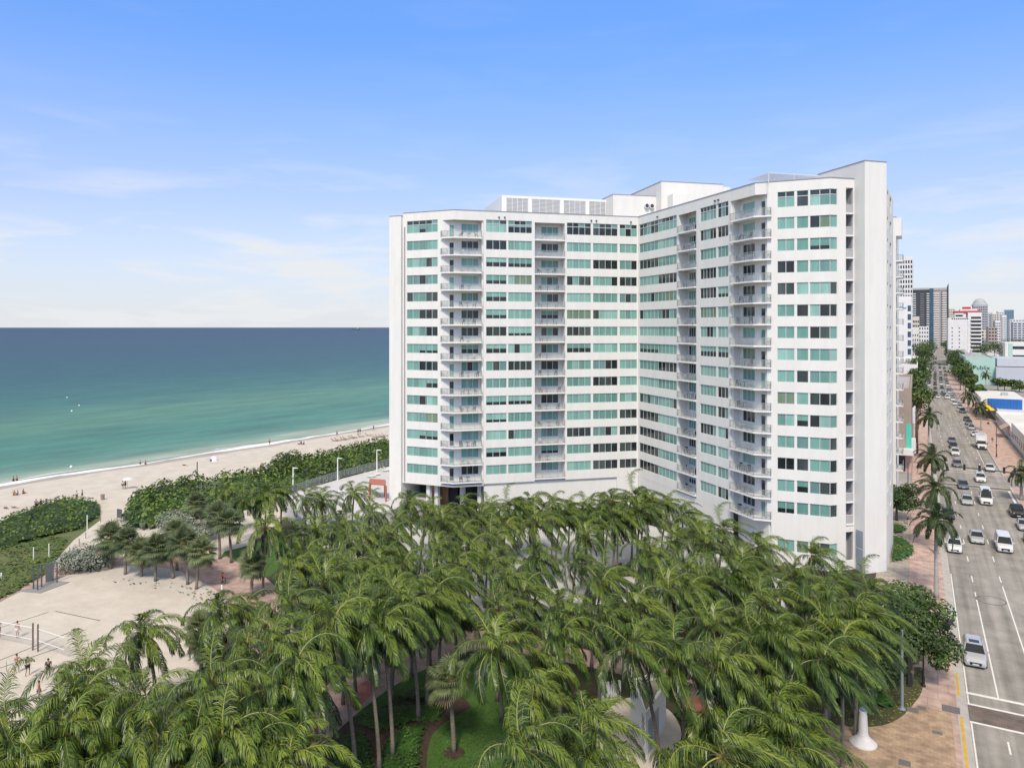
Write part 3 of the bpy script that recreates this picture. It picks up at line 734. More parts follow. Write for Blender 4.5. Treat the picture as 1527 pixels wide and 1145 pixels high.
# lane marks
def dash(name, x, y0, y1, z=.008, wd=.13, m='paint'):
    mb = MB(); mb.face([(rx(x-wd/2,y0),y0,z),(rx(x+wd/2,y0),y0,z),(rx(x+wd/2,y1),y1,z),(rx(x-wd/2,y1),y1,z)]); return mb
LX = [5.98*1.02, 9.25, 12.55]
mk = MB()
ya, yb = G(1440,1031).y, G(1456,883).y
sl_y = G(1440,1031).y
def seg(x, y0, y1, wd=.13): 
    mk.face([(rx(x-wd/2,y0),y0,.008),(rx(x+wd/2,y0),y0,.008),(rx(x+wd/2,y1),y1,.008),(rx(x-wd/2,y1),y1,.008)])
seg(6.15, sl_y, yb); seg(9.25, sl_y, yb+4)
y = yb+4
while y < 420:
    if abs(y+1-(XC0+XC1)/2) > 9:
        seg(6.15, y, y+2.6); seg(9.25, y+1.5, y+4.1)
        if y > XC1: seg(12.8, y, y+2.6)
    y += 9.2
y = 15
while y < G(1500,1090).y: seg(6.15, y, y+1.9); seg(9.25, y, y+1.9); y += 4.6
seg(RX1-2.35, XC1+4, XC1+40, .12)
struct(mk.build('lane_marking', 'paint'))
el = MB(); el.face([(RX0+.5,-20,.009),(RX0+.62,-20,.009),(RX0+.62,110,.009),(RX0+.5,110,.009)]); struct(el.build('edge_line', 'paint'))
cw = MB()
for py0, w_ in ((1032,.42),(1048,.30),(1074,.30)):
    yy = G(1440,py0).y; cw.face([(RX0+.46,yy-w_/2,.012),(RX1,yy-w_/2,.012),(RX1,yy+w_/2,.012),(RX0+.46,yy+w_/2,.012)])
for yy in (XC0-3.6, XC0-1.0, XC1+.8, XC1+3.4, XC1+5.2): cw.face([(RX0+.46,yy-.15,.012),(RX1,yy-.15,.012),(RX1,yy+.15,.012),(RX0+.46,yy+.15,.012)])
cw.face([(RX1-.6,XC0-22,.012),(RX1-.2,XC0-22,.012),(RX1-.2,XC0-4,.012),(RX1-.6,XC0-4,.012)])
struct(cw.build('crosswalk_line', 'paint'))
sheet('crosswalk', [(RX0+.46,G(1440,1049).y),(RX1,G(1440,1049).y),(RX1,G(1440,1073).y),(RX0+.46,G(1440,1073).y)], .010, 'brickx')
sheet('crosswalk', [(RX0+.46,XC0-3.5),(RX1,XC0-3.5),(RX1,XC0-1.1),(RX0+.46,XC0-1.1)], .010, 'brickx')
ky = MB()
for a, b in ((1145,1070),(1042,1006)): ky.box(RX0-.22, RX0-.01, max(-20,G(1440,a).y) if a < 1145 else 10, G(1430,b).y, .14, .146)
struct(ky.build('kerb_paint', 'yellow'))
mb = MB(); mb.lathe([(1.35,.009),(1.35,.0095)], (8.0, G(1472,894).y, 0), 30)
rg = MB(); c_ = (7.6, G(1472,894).y)
for i in range(40):
    a0, a1 = 2*pi*i/40, 2*pi*(i+1)/40
    rg.face([(c_[0]+1.55*cos(a0),c_[1]+1.55*sin(a0),.0095),(c_[0]+1.55*cos(a1),c_[1]+1.55*sin(a1),.0095),(c_[0]+1.40*cos(a1),c_[1]+1.40*sin(a1),.0095),(c_[0]+1.40*cos(a0),c_[1]+1.40*sin(a0),.0095)])
M['tar'] = mat('tar', (.13,.12,.11), .8); struct(rg.build('road_patch', 'tar'))
# ---------------------------------------------------------------- palms, trees, shrubs
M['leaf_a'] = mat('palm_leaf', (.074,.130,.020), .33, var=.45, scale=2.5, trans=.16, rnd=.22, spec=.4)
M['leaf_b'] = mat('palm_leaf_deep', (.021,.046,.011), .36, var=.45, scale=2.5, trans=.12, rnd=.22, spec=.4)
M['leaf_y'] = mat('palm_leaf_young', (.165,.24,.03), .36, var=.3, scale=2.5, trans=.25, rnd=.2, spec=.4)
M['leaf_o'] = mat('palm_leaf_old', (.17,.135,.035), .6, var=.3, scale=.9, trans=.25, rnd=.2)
M['rachis'] = mat('palm_rachis', (.27,.26,.08), .6, rnd=.15)
M['nut'] = mat('coconut', (.30,.155,.045), .6, var=.3, scale=4)
M['ptrunk'] = mat('palm_trunk', (.22,.185,.15), .95, var=.3, scale=2.5, stretch=(1,1,6), rnd=.18)
M['sab'] = mat('sabal_leaf', (.15,.19,.085), .55, var=.35, scale=1.2, trans=.2, rnd=.2)
M['sabd'] = mat('sabal_dead_leaf', (.21,.16,.09), .8, var=.3, scale=1.5)
M['roy'] = mat('royal_leaf', (.033,.062,.016), .5, var=.4, scale=1, trans=.2, rnd=.2)
M['royt'] = mat('royal_trunk', (.36,.34,.31), .9, var=.15, scale=1.2, stretch=(1,1,4))
M['shaft'] = mat('crownshaft', (.10,.17,.04), .5)
M['tl_a'] = mat('tree_leaf', (.055,.10,.018), .5, var=.45, scale=.5, trans=.22, rnd=.25)
M['tl_b'] = mat('tree_leaf_light', (.09,.155,.026), .5, var=.4, scale=.5, trans=.25, rnd=.25)
M['tl_c'] = mat('tree_leaf_deep', (.022,.045,.012), .5, var=.4, scale=.5, trans=.15, rnd=.2)
M['sg_a'] = mat('sea_grape_leaf', (.105,.175,.024), .5, var=.45, scale=.12, trans=.2)
M['sg_b'] = mat('sea_grape_leaf_dark', (.036,.075,.012), .5, var=.4, scale=.12, trans=.2)
M['sg_c'] = mat('sea_grape_leaf_lime', (.16,.23,.032), .5, var=.4, scale=.12, trans=.25)
M['silv'] = mat('silver_leaf', (.25,.285,.22), .7, var=.3, scale=.7, trans=.1)
M['silv2'] = mat('silver_leaf_deep', (.17,.20,.145), .7, var=.3, scale=.7, trans=.1)  # deeper silver-green tone mixed at random among the leaves
M['bark'] = mat('bark', (.16,.13,.10), .95, var=.3, scale=3)
M['hedge_a'] = mat('hedge_leaf', (.042,.105,.016), .55, var=.4, scale=.6, trans=.15)
M['hedge_b'] = mat('hedge_leaf_light', (.075,.17,.026), .55, var=.4, scale=.6, trans=.2)
WIND = Vector((.97,-.24,0))
def frond(mb, rg, az, el, ln, wind, droop, nl, ml, lm, rw=.03, lw=.085, hang=.55, nseg=11):
    d = Vector((cos(az)*cos(el), sin(az)*cos(el), sin(el))); p = Vector((0,0,0))+d*.12
    pts = [p.copy()]; ds = [d.copy()]
    for k in range(nseg):
        f = (k+1)/nseg
        d = (d + Vector((0,0,-1))*droop*(.35+f)*.30 + WIND*wind*(.3+f)*.22).normalized()
        p = p + d*(ln/nseg); pts.append(p.copy()); ds.append(d.copy())
    mb.tube(pts, [rw*(1-.8*i/nseg) for i in range(nseg+1)], 3, 4, cap=False)
    sd = 1
    for i in range(nl):
        t = .10+.90*(i+.5*rg.random())/nl; q = t*nseg; k = min(int(q), nseg-1); fr = q-k
        b = pts[k].lerp(pts[k+1], fr); T = ds[k].lerp(ds[k+1], fr).normalized()
        S = T.cross(Vector((0,0,1)))
        if S.length < .15: S = Vector((-sin(az), cos(az), 0))
        S.normalize(); U = S.cross(T)
        l = ml*(.42+.75*sin(pi*min(1,(t*.80+.16))))*(1.0 if t < .88 else (1.02-t)/.16+.15)*rg.uniform(.72,1.2)
        for sg in (1,-1):
            dl = (S*sg*.80 + T*(.62+.45*t) + U*.10 + WIND*wind*.25 + Vector((rg.uniform(-.16,.16),rg.uniform(-.16,.16),rg.uniform(-.22,.08)))).normalized()
            d2 = (dl + Vector((0,0,-1))*hang*rg.uniform(.7,1.5) + T*.25 + WIND*wind*.28).normalized()
            d3 = (d2 + Vector((0,0,-1))*hang*rg.uniform(.7,1.3) + WIND*wind*.22).normalized()
            w = (T - dl*T.dot(dl)).normalized()*lw*.5
            m1 = b+dl*l*.38; m2 = m1+d2*l*.36; e = m2+d3*l*.3
            q_ = rg.random(); lq = lm if ml > .92 or lm == 3 else (1 if q_ < .26 else (0 if q_ > .86 else lm))
            mb.addv([b-w*.6, b+w*.6, m1+w, m1-w, m2+w*.75, m2-w*.75, e], [(0,1,2,3),(3,2,4,5),(5,4,6)], lq)
def coco_crown(seed, n=24, ln=4.0, wind=1.0, young=False, nuts=True):
    rg = random.Random(seed); mb = MB()
    for i in range(n):
        t = i/(n-1.0)
        el = radians(70-98*t**1.0+rg.uniform(-7,7)); az = i*2.39996+rg.uniform(-.3,.3)+seed
        l = ln*(.72+.5*sin(pi*min(1,.25+.6*t)))*rg.uniform(.88,1.1)*min(1,.62+2.2*t)
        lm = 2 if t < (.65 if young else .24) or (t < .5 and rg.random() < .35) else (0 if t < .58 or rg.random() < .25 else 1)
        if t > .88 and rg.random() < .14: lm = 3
        frond(mb, rg, az, el, l, wind*rg.uniform(.75,1.25), .60+.42*t, 58, .92, lm, rw=.042, lw=.050, hang=.85+.5*t)
    return mb
def trunk_mb(h, lean, rg, r0=.17, r1=.11, swell=.25, n=8):
    mb = MB(); pts = []; rr = []
    for k in range(10):
        f = k/9; pts.append((lean[0]*f**1.6, lean[1]*f**1.6, h*f)); rr.append(r0+(r1-r0)*f+swell*r0*2*max(0,.1-f)/.1)
    mb.tube(pts, rr, n, 0); return mb
def fan_crown(seed, n=34, r=1.0):
    rg = random.Random(seed); mb = MB()
    for i in range(n):
        t = i/(n-1.0); el = radians(88-150*t+rg.uniform(-8,8)); az = i*2.39996+rg.uniform(-.2,.2)
        d = Vector((cos(az)*cos(el), sin(az)*cos(el), sin(el))); pl_ = (.55+.55*rg.random())*r
        d2 = (d+Vector((0,0,-.22))).normalized(); c = d*pl_*.5+d2*pl_*.5
        mb.tube([(0,0,0), d*pl_*.5, c], [.03,.022,.015], 3, 1, cap=False)
        T = d2; S = T.cross(Vector((0,0,1)))
        if S.length < .1: S = Vector((1,0,0))
        S.normalize(); U = S.cross(T); lm = 2 if (t > .88 and rg.random() < .7) else 0
        for j in range(19):
            a = radians(-118+236*j/18); L_ = .92*r*(1-.25*abs(a)/2.06)*rg.uniform(.9,1.08)
            dd = (T*cos(a)+S*sin(a)+U*.12*cos(a)).normalized(); e1 = c+dd*L_*.6; e2 = e1+(dd+Vector((0,0,-.75))+WIND*.25).normalized()*L_*.5
            w = (T*-sin(a)+S*cos(a))*.055*r
            mb.addv([c, e1+w, e1-w, e2], [(0,2,1),(2,3,1)], lm)
    return mb
def blob_crown(seed, blobs, nleaf, size, mats=(0,1,2), flat=1.0, jit=.25):
    """leaf-sized faces through the volume of several overlapping clumps"""
    rg = random.Random(seed); mb = MB(); tot = sum(b[3]**2 for b in blobs)
    for (x,y,z,r) in blobs:
        base = rg.choice([0,0,1]);
        for i in range(int(nleaf*r*r/tot)):
            u = rg.uniform(-1,1); a = rg.uniform(0,2*pi); s_ = math.sqrt(1-u*u)
            rr = r*(1-.42*rg.random()**2)*(1+.22*noise.noise((x+s_*cos(a)*1.7, y+s_*sin(a)*1.7, z+u*1.7+seed)))
            n = Vector((s_*cos(a), s_*sin(a), u)); p = Vector((x,y,z))+Vector((n.x*rr, n.y*rr, n.z*rr*flat))
            v = (n+Vector((rg.uniform(-.7,.7),rg.uniform(-.7,.7),rg.uniform(-.2,.9)))).normalized()
            t1 = v.cross(Vector((rg.uniform(-1,1),rg.uniform(-1,1),rg.uniform(-1,1)))).normalized(); t2 = v.cross(t1)
            s = size*rg.uniform(.6,1.25); m = mats[base] if rg.random() < .6 else rg.choice(mats)
            mb.addv([p-t1*s*.5, p+t2*s*.32, p+t1*s*.6, p-t2*s*.32], [(0,1,2,3)], m)
    return mb
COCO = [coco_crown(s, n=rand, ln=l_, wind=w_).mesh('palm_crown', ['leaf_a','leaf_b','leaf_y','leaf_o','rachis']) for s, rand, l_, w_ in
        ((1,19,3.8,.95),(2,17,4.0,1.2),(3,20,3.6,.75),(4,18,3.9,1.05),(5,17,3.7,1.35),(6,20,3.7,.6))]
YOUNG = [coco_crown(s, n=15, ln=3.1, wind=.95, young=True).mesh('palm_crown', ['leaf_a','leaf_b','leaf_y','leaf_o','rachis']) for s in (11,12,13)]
def nuts_mesh(seed):
    rg = random.Random(seed); mb = MB()
    for i in range(13):
        a = rg.uniform(0,2*pi); r = rg.uniform(.18,.42); mb.ball((r*cos(a), r*sin(a), rg.uniform(-.5,-.05)), rg.uniform(.11,.16), 0, 7, 5, (1,1,1.15))
    for i in range(6):
        a = i+rg.random(); mb.tube([(0,0,0),(.3*cos(a),.3*sin(a),.15),(.55*cos(a),.55*sin(a),-.35)], [.03,.025,.02], 4, 0)
    return mb.mesh('coconuts', ['nut'], smooth=True)
NUTS = [nuts_mesh(s) for s in (1,2)]
FAN = [fan_crown(s, n_, r_).mesh('palm_crown', ['sab','rachis','sabd']) for s, n_, r_ in ((1,48,.84),(2,42,.88),(3,52,.8))]
PALMS = []
PR = random.Random(5)
def coconut(px, py, h, base=None, kind='c', nut=None, sc=1.0, name='coconut_palm'):
    """crown centre seen at (px, py), h metres up; base = where its foot shows"""
    d = F*(H-h)/(py-HY); top = P(px, d, h)
    if base is not None: b = G(*base)
    else: b = Vector((top.x-PR.uniform(-.1,1.1), top.y+PR.uniform(-.5,.5), 0))
    PALMS.append(dict(px=px, py=py, top=top, b=b, kind=kind, nut=PR.random() < .6 if nut is None else nut, sc=sc, d=d))
# crown centre x, y in the photograph, height
rowA = [(337,735,6.5),(365,745,6.5),(397,740,6.8),(420,732,7),(457,742,7),(480,748,6.5),(528,735,7.4),(554,763,6.5),(509,780,7),(515,802,7.2),(444,795,7),(473,792,7.4),(564,800,7.5),(398,786,8.2)]
rowB = [(611,749,8.3),(638,763,7.6),(688,754,7.8),(731,757,7.4),(718,771,7.2),(760,757,7.3),(775,760,7),(825,750,8),(838,766,7.6),(876,758,7.8),(914,748,8.6),(948,742,8.8),(964,748,8.6),(997,750,8.4),(1018,770,8)]
rowC = [(660,779,8),(754,789,7.8),(801,779,7.8),(875,777,8),(922,768,8),(581,803,8),(652,818,8.2),(689,795,7.8),(733,805,7.8),(801,832,8.2),(792,847,7),(859,838,8.6),(1007,806,7.8),(1039,788,8.2),(1080,790,9),(1133,820,8.4),(1214,830,8.2),(921,776,7.4),(955,762,8.4)]
rowD = [(454,829,8),(480,830,8),(433,845,8),(512,850,8.2),(575,830,8.2),(566,842,8),(602,840,8.4),(650,860,8.4),(678,840,8.2),(733,840,7.6),(780,890,8),(874,800,8),(897,872,8.2),(908,864,7),(973,849,7.8),(1031,854,8),(1096,858,8.4),(997,880,8),(1028,885,8),(1141,900,8.8),(1188,865,9.2),(1230,885,8.8)]
rowE = [(362,914,6.8),(486,871,8.4),(538,871,8.6),(432,902,8.6),(519,897,8.8),(566,875,8.4),(623,875,8.4),(597,896,8.8),(663,882,8.6),(744,909,8),(836,906,8.2),(901,921,8),(947,909,8.6),(1065,932,8.4),(1151,953,9),(1129,955,8.6),(1173,968,9),(1238,906,9.2),(1278,921,9.4),(1242,939,9.2),(1256,962,9),(1300,886,9.8),(836,946,8.8),(1105,872,8),(1165,882,8.6),(1255,868,8.6),(1210,902,8.8),(1060,870,8),(965,822,7.6),(760,862,8),(700,817,8),(1108,838,8),(592,778,7.5),(540,807,7.4),(900,752,7.8),(850,757,7.6),(790,748,7.4),(1055,812,8.4)]
for i, row in enumerate((rowA, rowB, rowC, rowD, rowE)):
    for q in row: coconut(*q, sc=PR.uniform(.76,1.02))
# the ones whose trunks show
for px, py, h, bx, by, nu in ((495,929,10.6,530,1150,True),(542,924,9.6,566,1150,False),(569,931,9.9,586,1128,False),(608,903,9.2,624,1072,False),(642,897,8.7,637,1049,False),
    (584,890,8.6,584,1039,False),(666,887,8,681,974,False),(519,925,8.4,531,1056,False),(470,935,9.4,483,1118,False),(411,963,9.8,453,1134,True),(440,990,10.2,478,1150,False),
    (741,963,9.4,748,1075,True),(945,966,9.6,984,1146,True),(1014,985,9.0,1020,1124,False),(214,945,7.2,232,1040,True),(1282,930,9,1275,1072,False),(1228,985,9.4,1232,1103,False)):
    coconut(px, py, h, (bx, by), nut=nu, sc=1.02)
for px, py, h, nu in ((128,1004,7.4,False),(118,1046,8.0,False),(316,1019,9.4,True),(329,912,7,False),(368,967,8.4,False),(396,1030,9,False),(448,1015,8.4,False),(219,1042,8.6,False),(8,1078,7.6,False),
    (120,1068,7.6,False),(294,1080,8.6,False),(15,1112,7.2,False),(100,1100,7.4,False),(239,1102,8,False),(331,1100,8.6,False),(396,1097,7.8,False),(432,1136,7.4,False),(361,1134,7.6,False),(30,1150,6.8,False),(285,1150,7,False),
    (777,1117,9.2,True),(882,1085,8.6,True),(1073,994,9.2,True),(1079,1128,8.6,True),(1165,1080,7,False),(1180,1124,6.2,False),(700,1150,7.0,False) if False else (880,1150,7.4,False)):
    coconut(px, py, h, nut=nu, sc=PR.uniform(.95,1.05))
for px, py, h in ((795,1031,8.0),(804,987,7.4),(1076,1060,6.5),(1148,1044,7.6),(169,1132,6.6),(850,1128,5.2),(1012,1142,5.4),(520,845,7.6)):
    coconut(px, py, h, kind='y', nut=False)
SABAL = [(166,802,165,848),(189,807,187,856),(213,823,211,859),(232,818,232,866),(251,817,258,862),(262,794,264,850),(275,810,280,871),(300,823,293,878),(293,750,304,806),(325,768,328,833),(340,778,345,839),(377,842,375,892),(299,937,300,1000),(669,1014,677,1122),(306,962,312,1012)]
# ---- labels : by the nearest landmark, then in order from the left
ZONES = [  # name, test on (px, py)
 ('behind the deck light poles', lambda x, y: y < 812 and x < 560),
 ('nearest the left wing of the tower', lambda x, y: y < 775 and x < 932),
 ('nearest the right wing of the tower', lambda x, y: y < 812 and x >= 932 and x < 1150),
 ('second row from the left wing', lambda x, y: y < 812 and x < 932),
 ('below the right end bay', lambda x, y: y < 925 and x >= 1085),
 ('left of the leafy pavement tree', lambda x, y: y < 1000 and x >= 1110),
 ('around the concrete driveway', lambda x, y: y < 900 and x >= 690),
 ('right of the cyclist', lambda x, y: y < 900 and x < 560),
 ('left of the driveway', lambda x, y: y < 900),
 ('by the sand court', lambda x, y: x < 345 and y < 1065),
 ('in the bottom left corner', lambda x, y: x < 460 and y >= 1065),
 ('along the curved pink path', lambda x, y: x < 700),
 ('around the white pavilion', lambda x, y: x < 1110 and y >= 940),
 ('behind the white pavilion', lambda x, y: x < 1110),
 ('left of the white cone monument', lambda x, y: True)]
zz = {}
for p in PALMS:
    for i, (nm, t) in enumerate(ZONES):
        if t(p['px'], p['py']): zz.setdefault(i, []).append(p); break
for i, ps in zz.items():
    ps.sort(key=lambda p: p['px'])
    for k, p in enumerate(ps):
        adj = 'bright young' if p['kind'] == 'y' else ('windswept fruiting' if p['nut'] else 'windswept green')
        n_ = ORD[k] if k < 20 else 'twenty-'+ORD[k-20]
        if k == 0: n_ = 'leftmost'
        elif k == len(ps)-1: n_ = 'rightmost'
        p['label'] = f"{adj} coconut palm, {n_} of {len(ps)} {ZONES[i][0]}" if k in (0, len(ps)-1) else f"{adj} coconut palm, {n_} from left of {len(ps)} {ZONES[i][0]}"
def place_palm(p, i):
    rg = random.Random(100+i); t = thing('coconut_palm', p['label'], 'palm tree', p['b'], 0, 'coconut palms in the park')
    d = p['top']-p['b']; trunk_mb(d.z-.05, (d.x,d.y), rg, .16*p['sc'], .105).build('trunk', 'ptrunk', t, smooth=True, o=(0,0,0))
    me = (YOUNG if p['kind'] == 'y' else COCO)[i % (3 if p['kind'] == 'y' else 6)]
    c = obj('crown', me, t, d); c.rotation_euler = (0,0,rg.uniform(-.35,.35)); s_ = p['sc']*rg.uniform(.94,1.05); c.scale = (s_,s_,s_*rg.uniform(.92,1.08))
    if p['nut']: obj('coconuts', NUTS[i % 2], t, d+Vector((0,0,-.05)))
for i, p in enumerate(PALMS): place_palm(p, i)
SLAB = ['leftmost of the cabbage palms behind the silver bush','second cabbage palm from the left beside the silver bush','dense cabbage palm in front of the sandy clearing','cabbage palm just right of the dense one on the sand','cabbage palm with slim trunk in the middle of the sand clump','tallest cabbage palm at the back of the sand clump',
 'cabbage palm second from the right in the sand clump','cabbage palm at the right end of the sand clump by the pink path','dark cabbage palm before the sea grape thicket','dark cabbage palm left of the lawn by the boardwalk','dark cabbage palm on the lawn edge by the boardwalk','round cabbage palm beside the cyclist at the path bend','small cabbage palm over the sand beside the bather','lone cabbage palm with hanging dead leaves on the round lawn','low cabbage palm right of the sand court']
for i, (px, py, bx, by) in enumerate(SABAL):
    b = G(bx, by); d_ = F*H/(by-HY); top = P(px, d_, ZZ(py, d_)); rg = random.Random(i)
    t = thing('cabbage_palm', SLAB[i], 'palm tree', b, 0, 'cabbage palms'); d = top-b
    trunk_mb(d.z, (d.x,d.y), rg, .19, .15, .1).build('trunk', 'ptrunk', t, smooth=True, o=(0,0,0))
    c = obj('crown', FAN[i % 3], t, d); s_ = (1.6 if i < 12 else 1.35)*rg.uniform(.92,1.1); c.scale = (s_,s_,s_*.95); c.rotation_euler = (0,0,rg.uniform(0,6))
# ---- royal palms along the street
def royal_crown(seed):
    rg = random.Random(seed); mb = MB()
    for i in range(19):
        t = i/18; frond(mb, rg, i*2.39996+rg.uniform(-.2,.2), radians(80-92*t), 3.6*rg.uniform(.9,1.1), .22, .75+.35*t, 62, .80, 0, lw=.062, hang=.8)
    return mb.mesh('palm_crown', ['roy','roy','roy','roy','rachis'])
ROY = [royal_crown(s) for s in (31,32,33)]
royals = [(1396,778,9.0,'nearest royal palm on the left pavement of the avenue'),(1396,729,9.2,'second nearest royal palm on the left pavement'),(1390,684,9.4,'third nearest royal palm on the left pavement'),(1385,622,10.5,'royal palm before the green shop front'),
 (1444,592,6.0,'royal palm on the right pavement past the yellow awning'),(1463,607,7.3,'royal palm beside the yellow awning'),(1523,706,5.0,'royal palm cut by the right edge of the photo'),(1437,566,8,'royal palm at the far right corner of the queue'),(1470,560,8,'royal palm left of the blue wall')]
for i, (px, py, h, lab) in enumerate(royals):
    d = F*(H-h)/(py-HY); top = P(px, d, h); rg = random.Random(i+9); b = Vector((top.x, top.y, .13))
    t = thing('royal_palm', lab, 'palm tree', b, 0, 'royal palms along the avenue')
    mb = MB(); mb.tube([(0,0,0),(0,0,.6),(0,0,2.5),(0,0,h-2.2)], [.34,.27,.24,.17], 10, 0); mb.build('trunk', 'royt', t, smooth=True, o=(0,0,0))
    mb = MB(); mb.tube([(0,0,h-2.2),(0,0,h-1.8),(0,0,h-.1)], [.17,.2,.1], 8, 0); mb.build('crownshaft', 'shaft', t, smooth=True, o=(0,0,0))
    c = obj('crown', ROY[i % 3], t, (0,0,h-.1)); s_ = 1.0 if i < 6 else .9; c.scale = (s_,)*3; c.rotation_euler = (0,0,rg.uniform(0,6))
# ---- broadleaf trees
def tree(name, b, h, r, seed, label, n=2600, size=.45, mats=('tl_a','tl_b','tl_c'), trunk=True, group=None, flat=.75, lean=0.0):
    rg = random.Random(seed); t = thing(name, label, 'tree', b, 0, group)
    bl = []
    for i in range(9):
        a = i*2.4+rg.random(); q = r*rg.uniform(.25,.72); bl.append((q*cos(a), q*sin(a), h-r*.8+rg.uniform(-.35,.5)*r, r*rg.uniform(.34,.52)))
    bl.append((0,0,h-r*.62,r*.55))
    if trunk:
        mb = MB(); mb.tube([(0,0,0),(lean*.3,0,(h-r)*.55),(lean,0,h-r*.9)], [.24,.19,.13], 7, 0)
        for i in (0,2,4,6): mb.tube([(lean*.6,0,(h-r)*.8),(bl[i][0]*.5,bl[i][1]*.5,h-r*1.05),(bl[i][0],bl[i][1],bl[i][2])], [.12,.08,.03], 5, 0)
        mb.build('trunk', 'bark', t, smooth=True, o=(0,0,0))
    blob_crown(seed, bl, n, size, flat=flat).build('crown', mats, t, o=(0,0,0))
    return t
# big leafy tree on the pavement by the signal pole
b = G(1356,1022); t = thing('leafy_tree', 'broad dark leafy tree spreading over the pavement beside the traffic signal pole', 'tree', b)
def lc(px, py, d, r): p = P(px, d, ZZ(py, d)); return (p.x-b.x, p.y-b.y, p.z, r)
bl = [lc(1325,905,67,2.0),(lc(1358,925,66,2.2)),lc(1395,915,66,1.7),lc(1350,890,70,1.9),lc(1385,945,65,2.0),lc(1410,965,64.5,1.5),lc(1345,960,65,2.0),lc(1310,950,66,1.9),lc(1290,985,64,1.8),lc(1262,1000,64,1.5),lc(1325,990,64,1.6),lc(1300,1015,63,1.2),lc(1372,890,70,1.4),lc(1400,985,63.5,.9),lc(1250,1030,62,1.1)]
blob_crown(77, bl, 15000, .30, flat=.8).build('crown', ('tl_a','tl_b','tl_c'), t, o=(0,0,0))
mb = MB(); mb.tube([(0,0,0),(.2,0,1.5),(-.1,.3,3.0)], [.26,.2,.16], 8, 0)
for i in (0,1,2,4,5,6,8,9): mb.tube([(-.05,.2,2.4),(bl[i][0]*.5,bl[i][1]*.5,(2.9+bl[i][2])/2),bl[i][:3]], [.13,.09,.03], 5, 0)
mb.build('trunk', 'bark', t, smooth=True, o=(0,0,0))
# street and background trees
sides = {}
def street_tree(px, pyt, Y, r, seed, where, n=900, size=.7):
    d = Y*CT; a = (px-CX)*d/F; d = Y/CT if False else d
    # solve for the point on column px at street distance Y
    k = Y/(CT+ST*(px-CX)/F); p = P(px, k); h = max(4.5, ZZ(pyt, k))
    p.z = 0; return tree('street_tree', p, h, r, seed, where, n=n, size=size, group='trees along the avenue')
LB = [(1371,510,420,5.5),(1377,515,380,5),(1366,530,300,4.5),(1369,545,260,4),(1366,560,230,4),(1374,527,330,4.5),(1380,507,600,7),(1381,504,700,8),(1385,503,900,9),(1368,572,210,4.2),(1372,538,300,5),(1359,560,300,5)]
for i, (px, py, Y, r) in enumerate(sorted(LB)):
    street_tree(px, py, Y, r, 200+i, f"dark green street tree left of the avenue, {ORD[i]} of twelve from the left")
RB = [(332,10),(352,11.5),(375,12.5),(400,13),(430,13.5),(465,14),(505,14.5),(550,15),(600,15),(660,15.5),(730,16),(810,16),(900,17),(1010,17)]
for i, (Y, h) in enumerate(reversed(RB)):
    tree('street_tree', Vector((rx(19.0+(i % 3)*.9,Y),Y,.1)), h, (3.3 if Y < 420 else min(7.5,h*.40)), 240+i, f"dark green street tree right of the avenue, {ORD[i]} of fourteen from the left", n=1500, size=.8, group='trees along the avenue')
BB = [(1495,504,900,10),(1506,503,1000,11),(1517,502,950,11),(1525,503,900,10),(1488,562,440,3.5),(1498,563,440,3.4),(1509,564,440,3.4),(1520,566,435,3.6),(1461,512,650,7),(1470,513,640,6),(1431,518,560,6),(1483,508,700,6),(1494,510,620,7)]
for i, (px, py, Y, r) in enumerate(sorted(BB)):
    street_tree(px, py, Y, r, 270+i, f"round green tree among the buildings at the far right, {ORD[i]} of thirteen from the left")
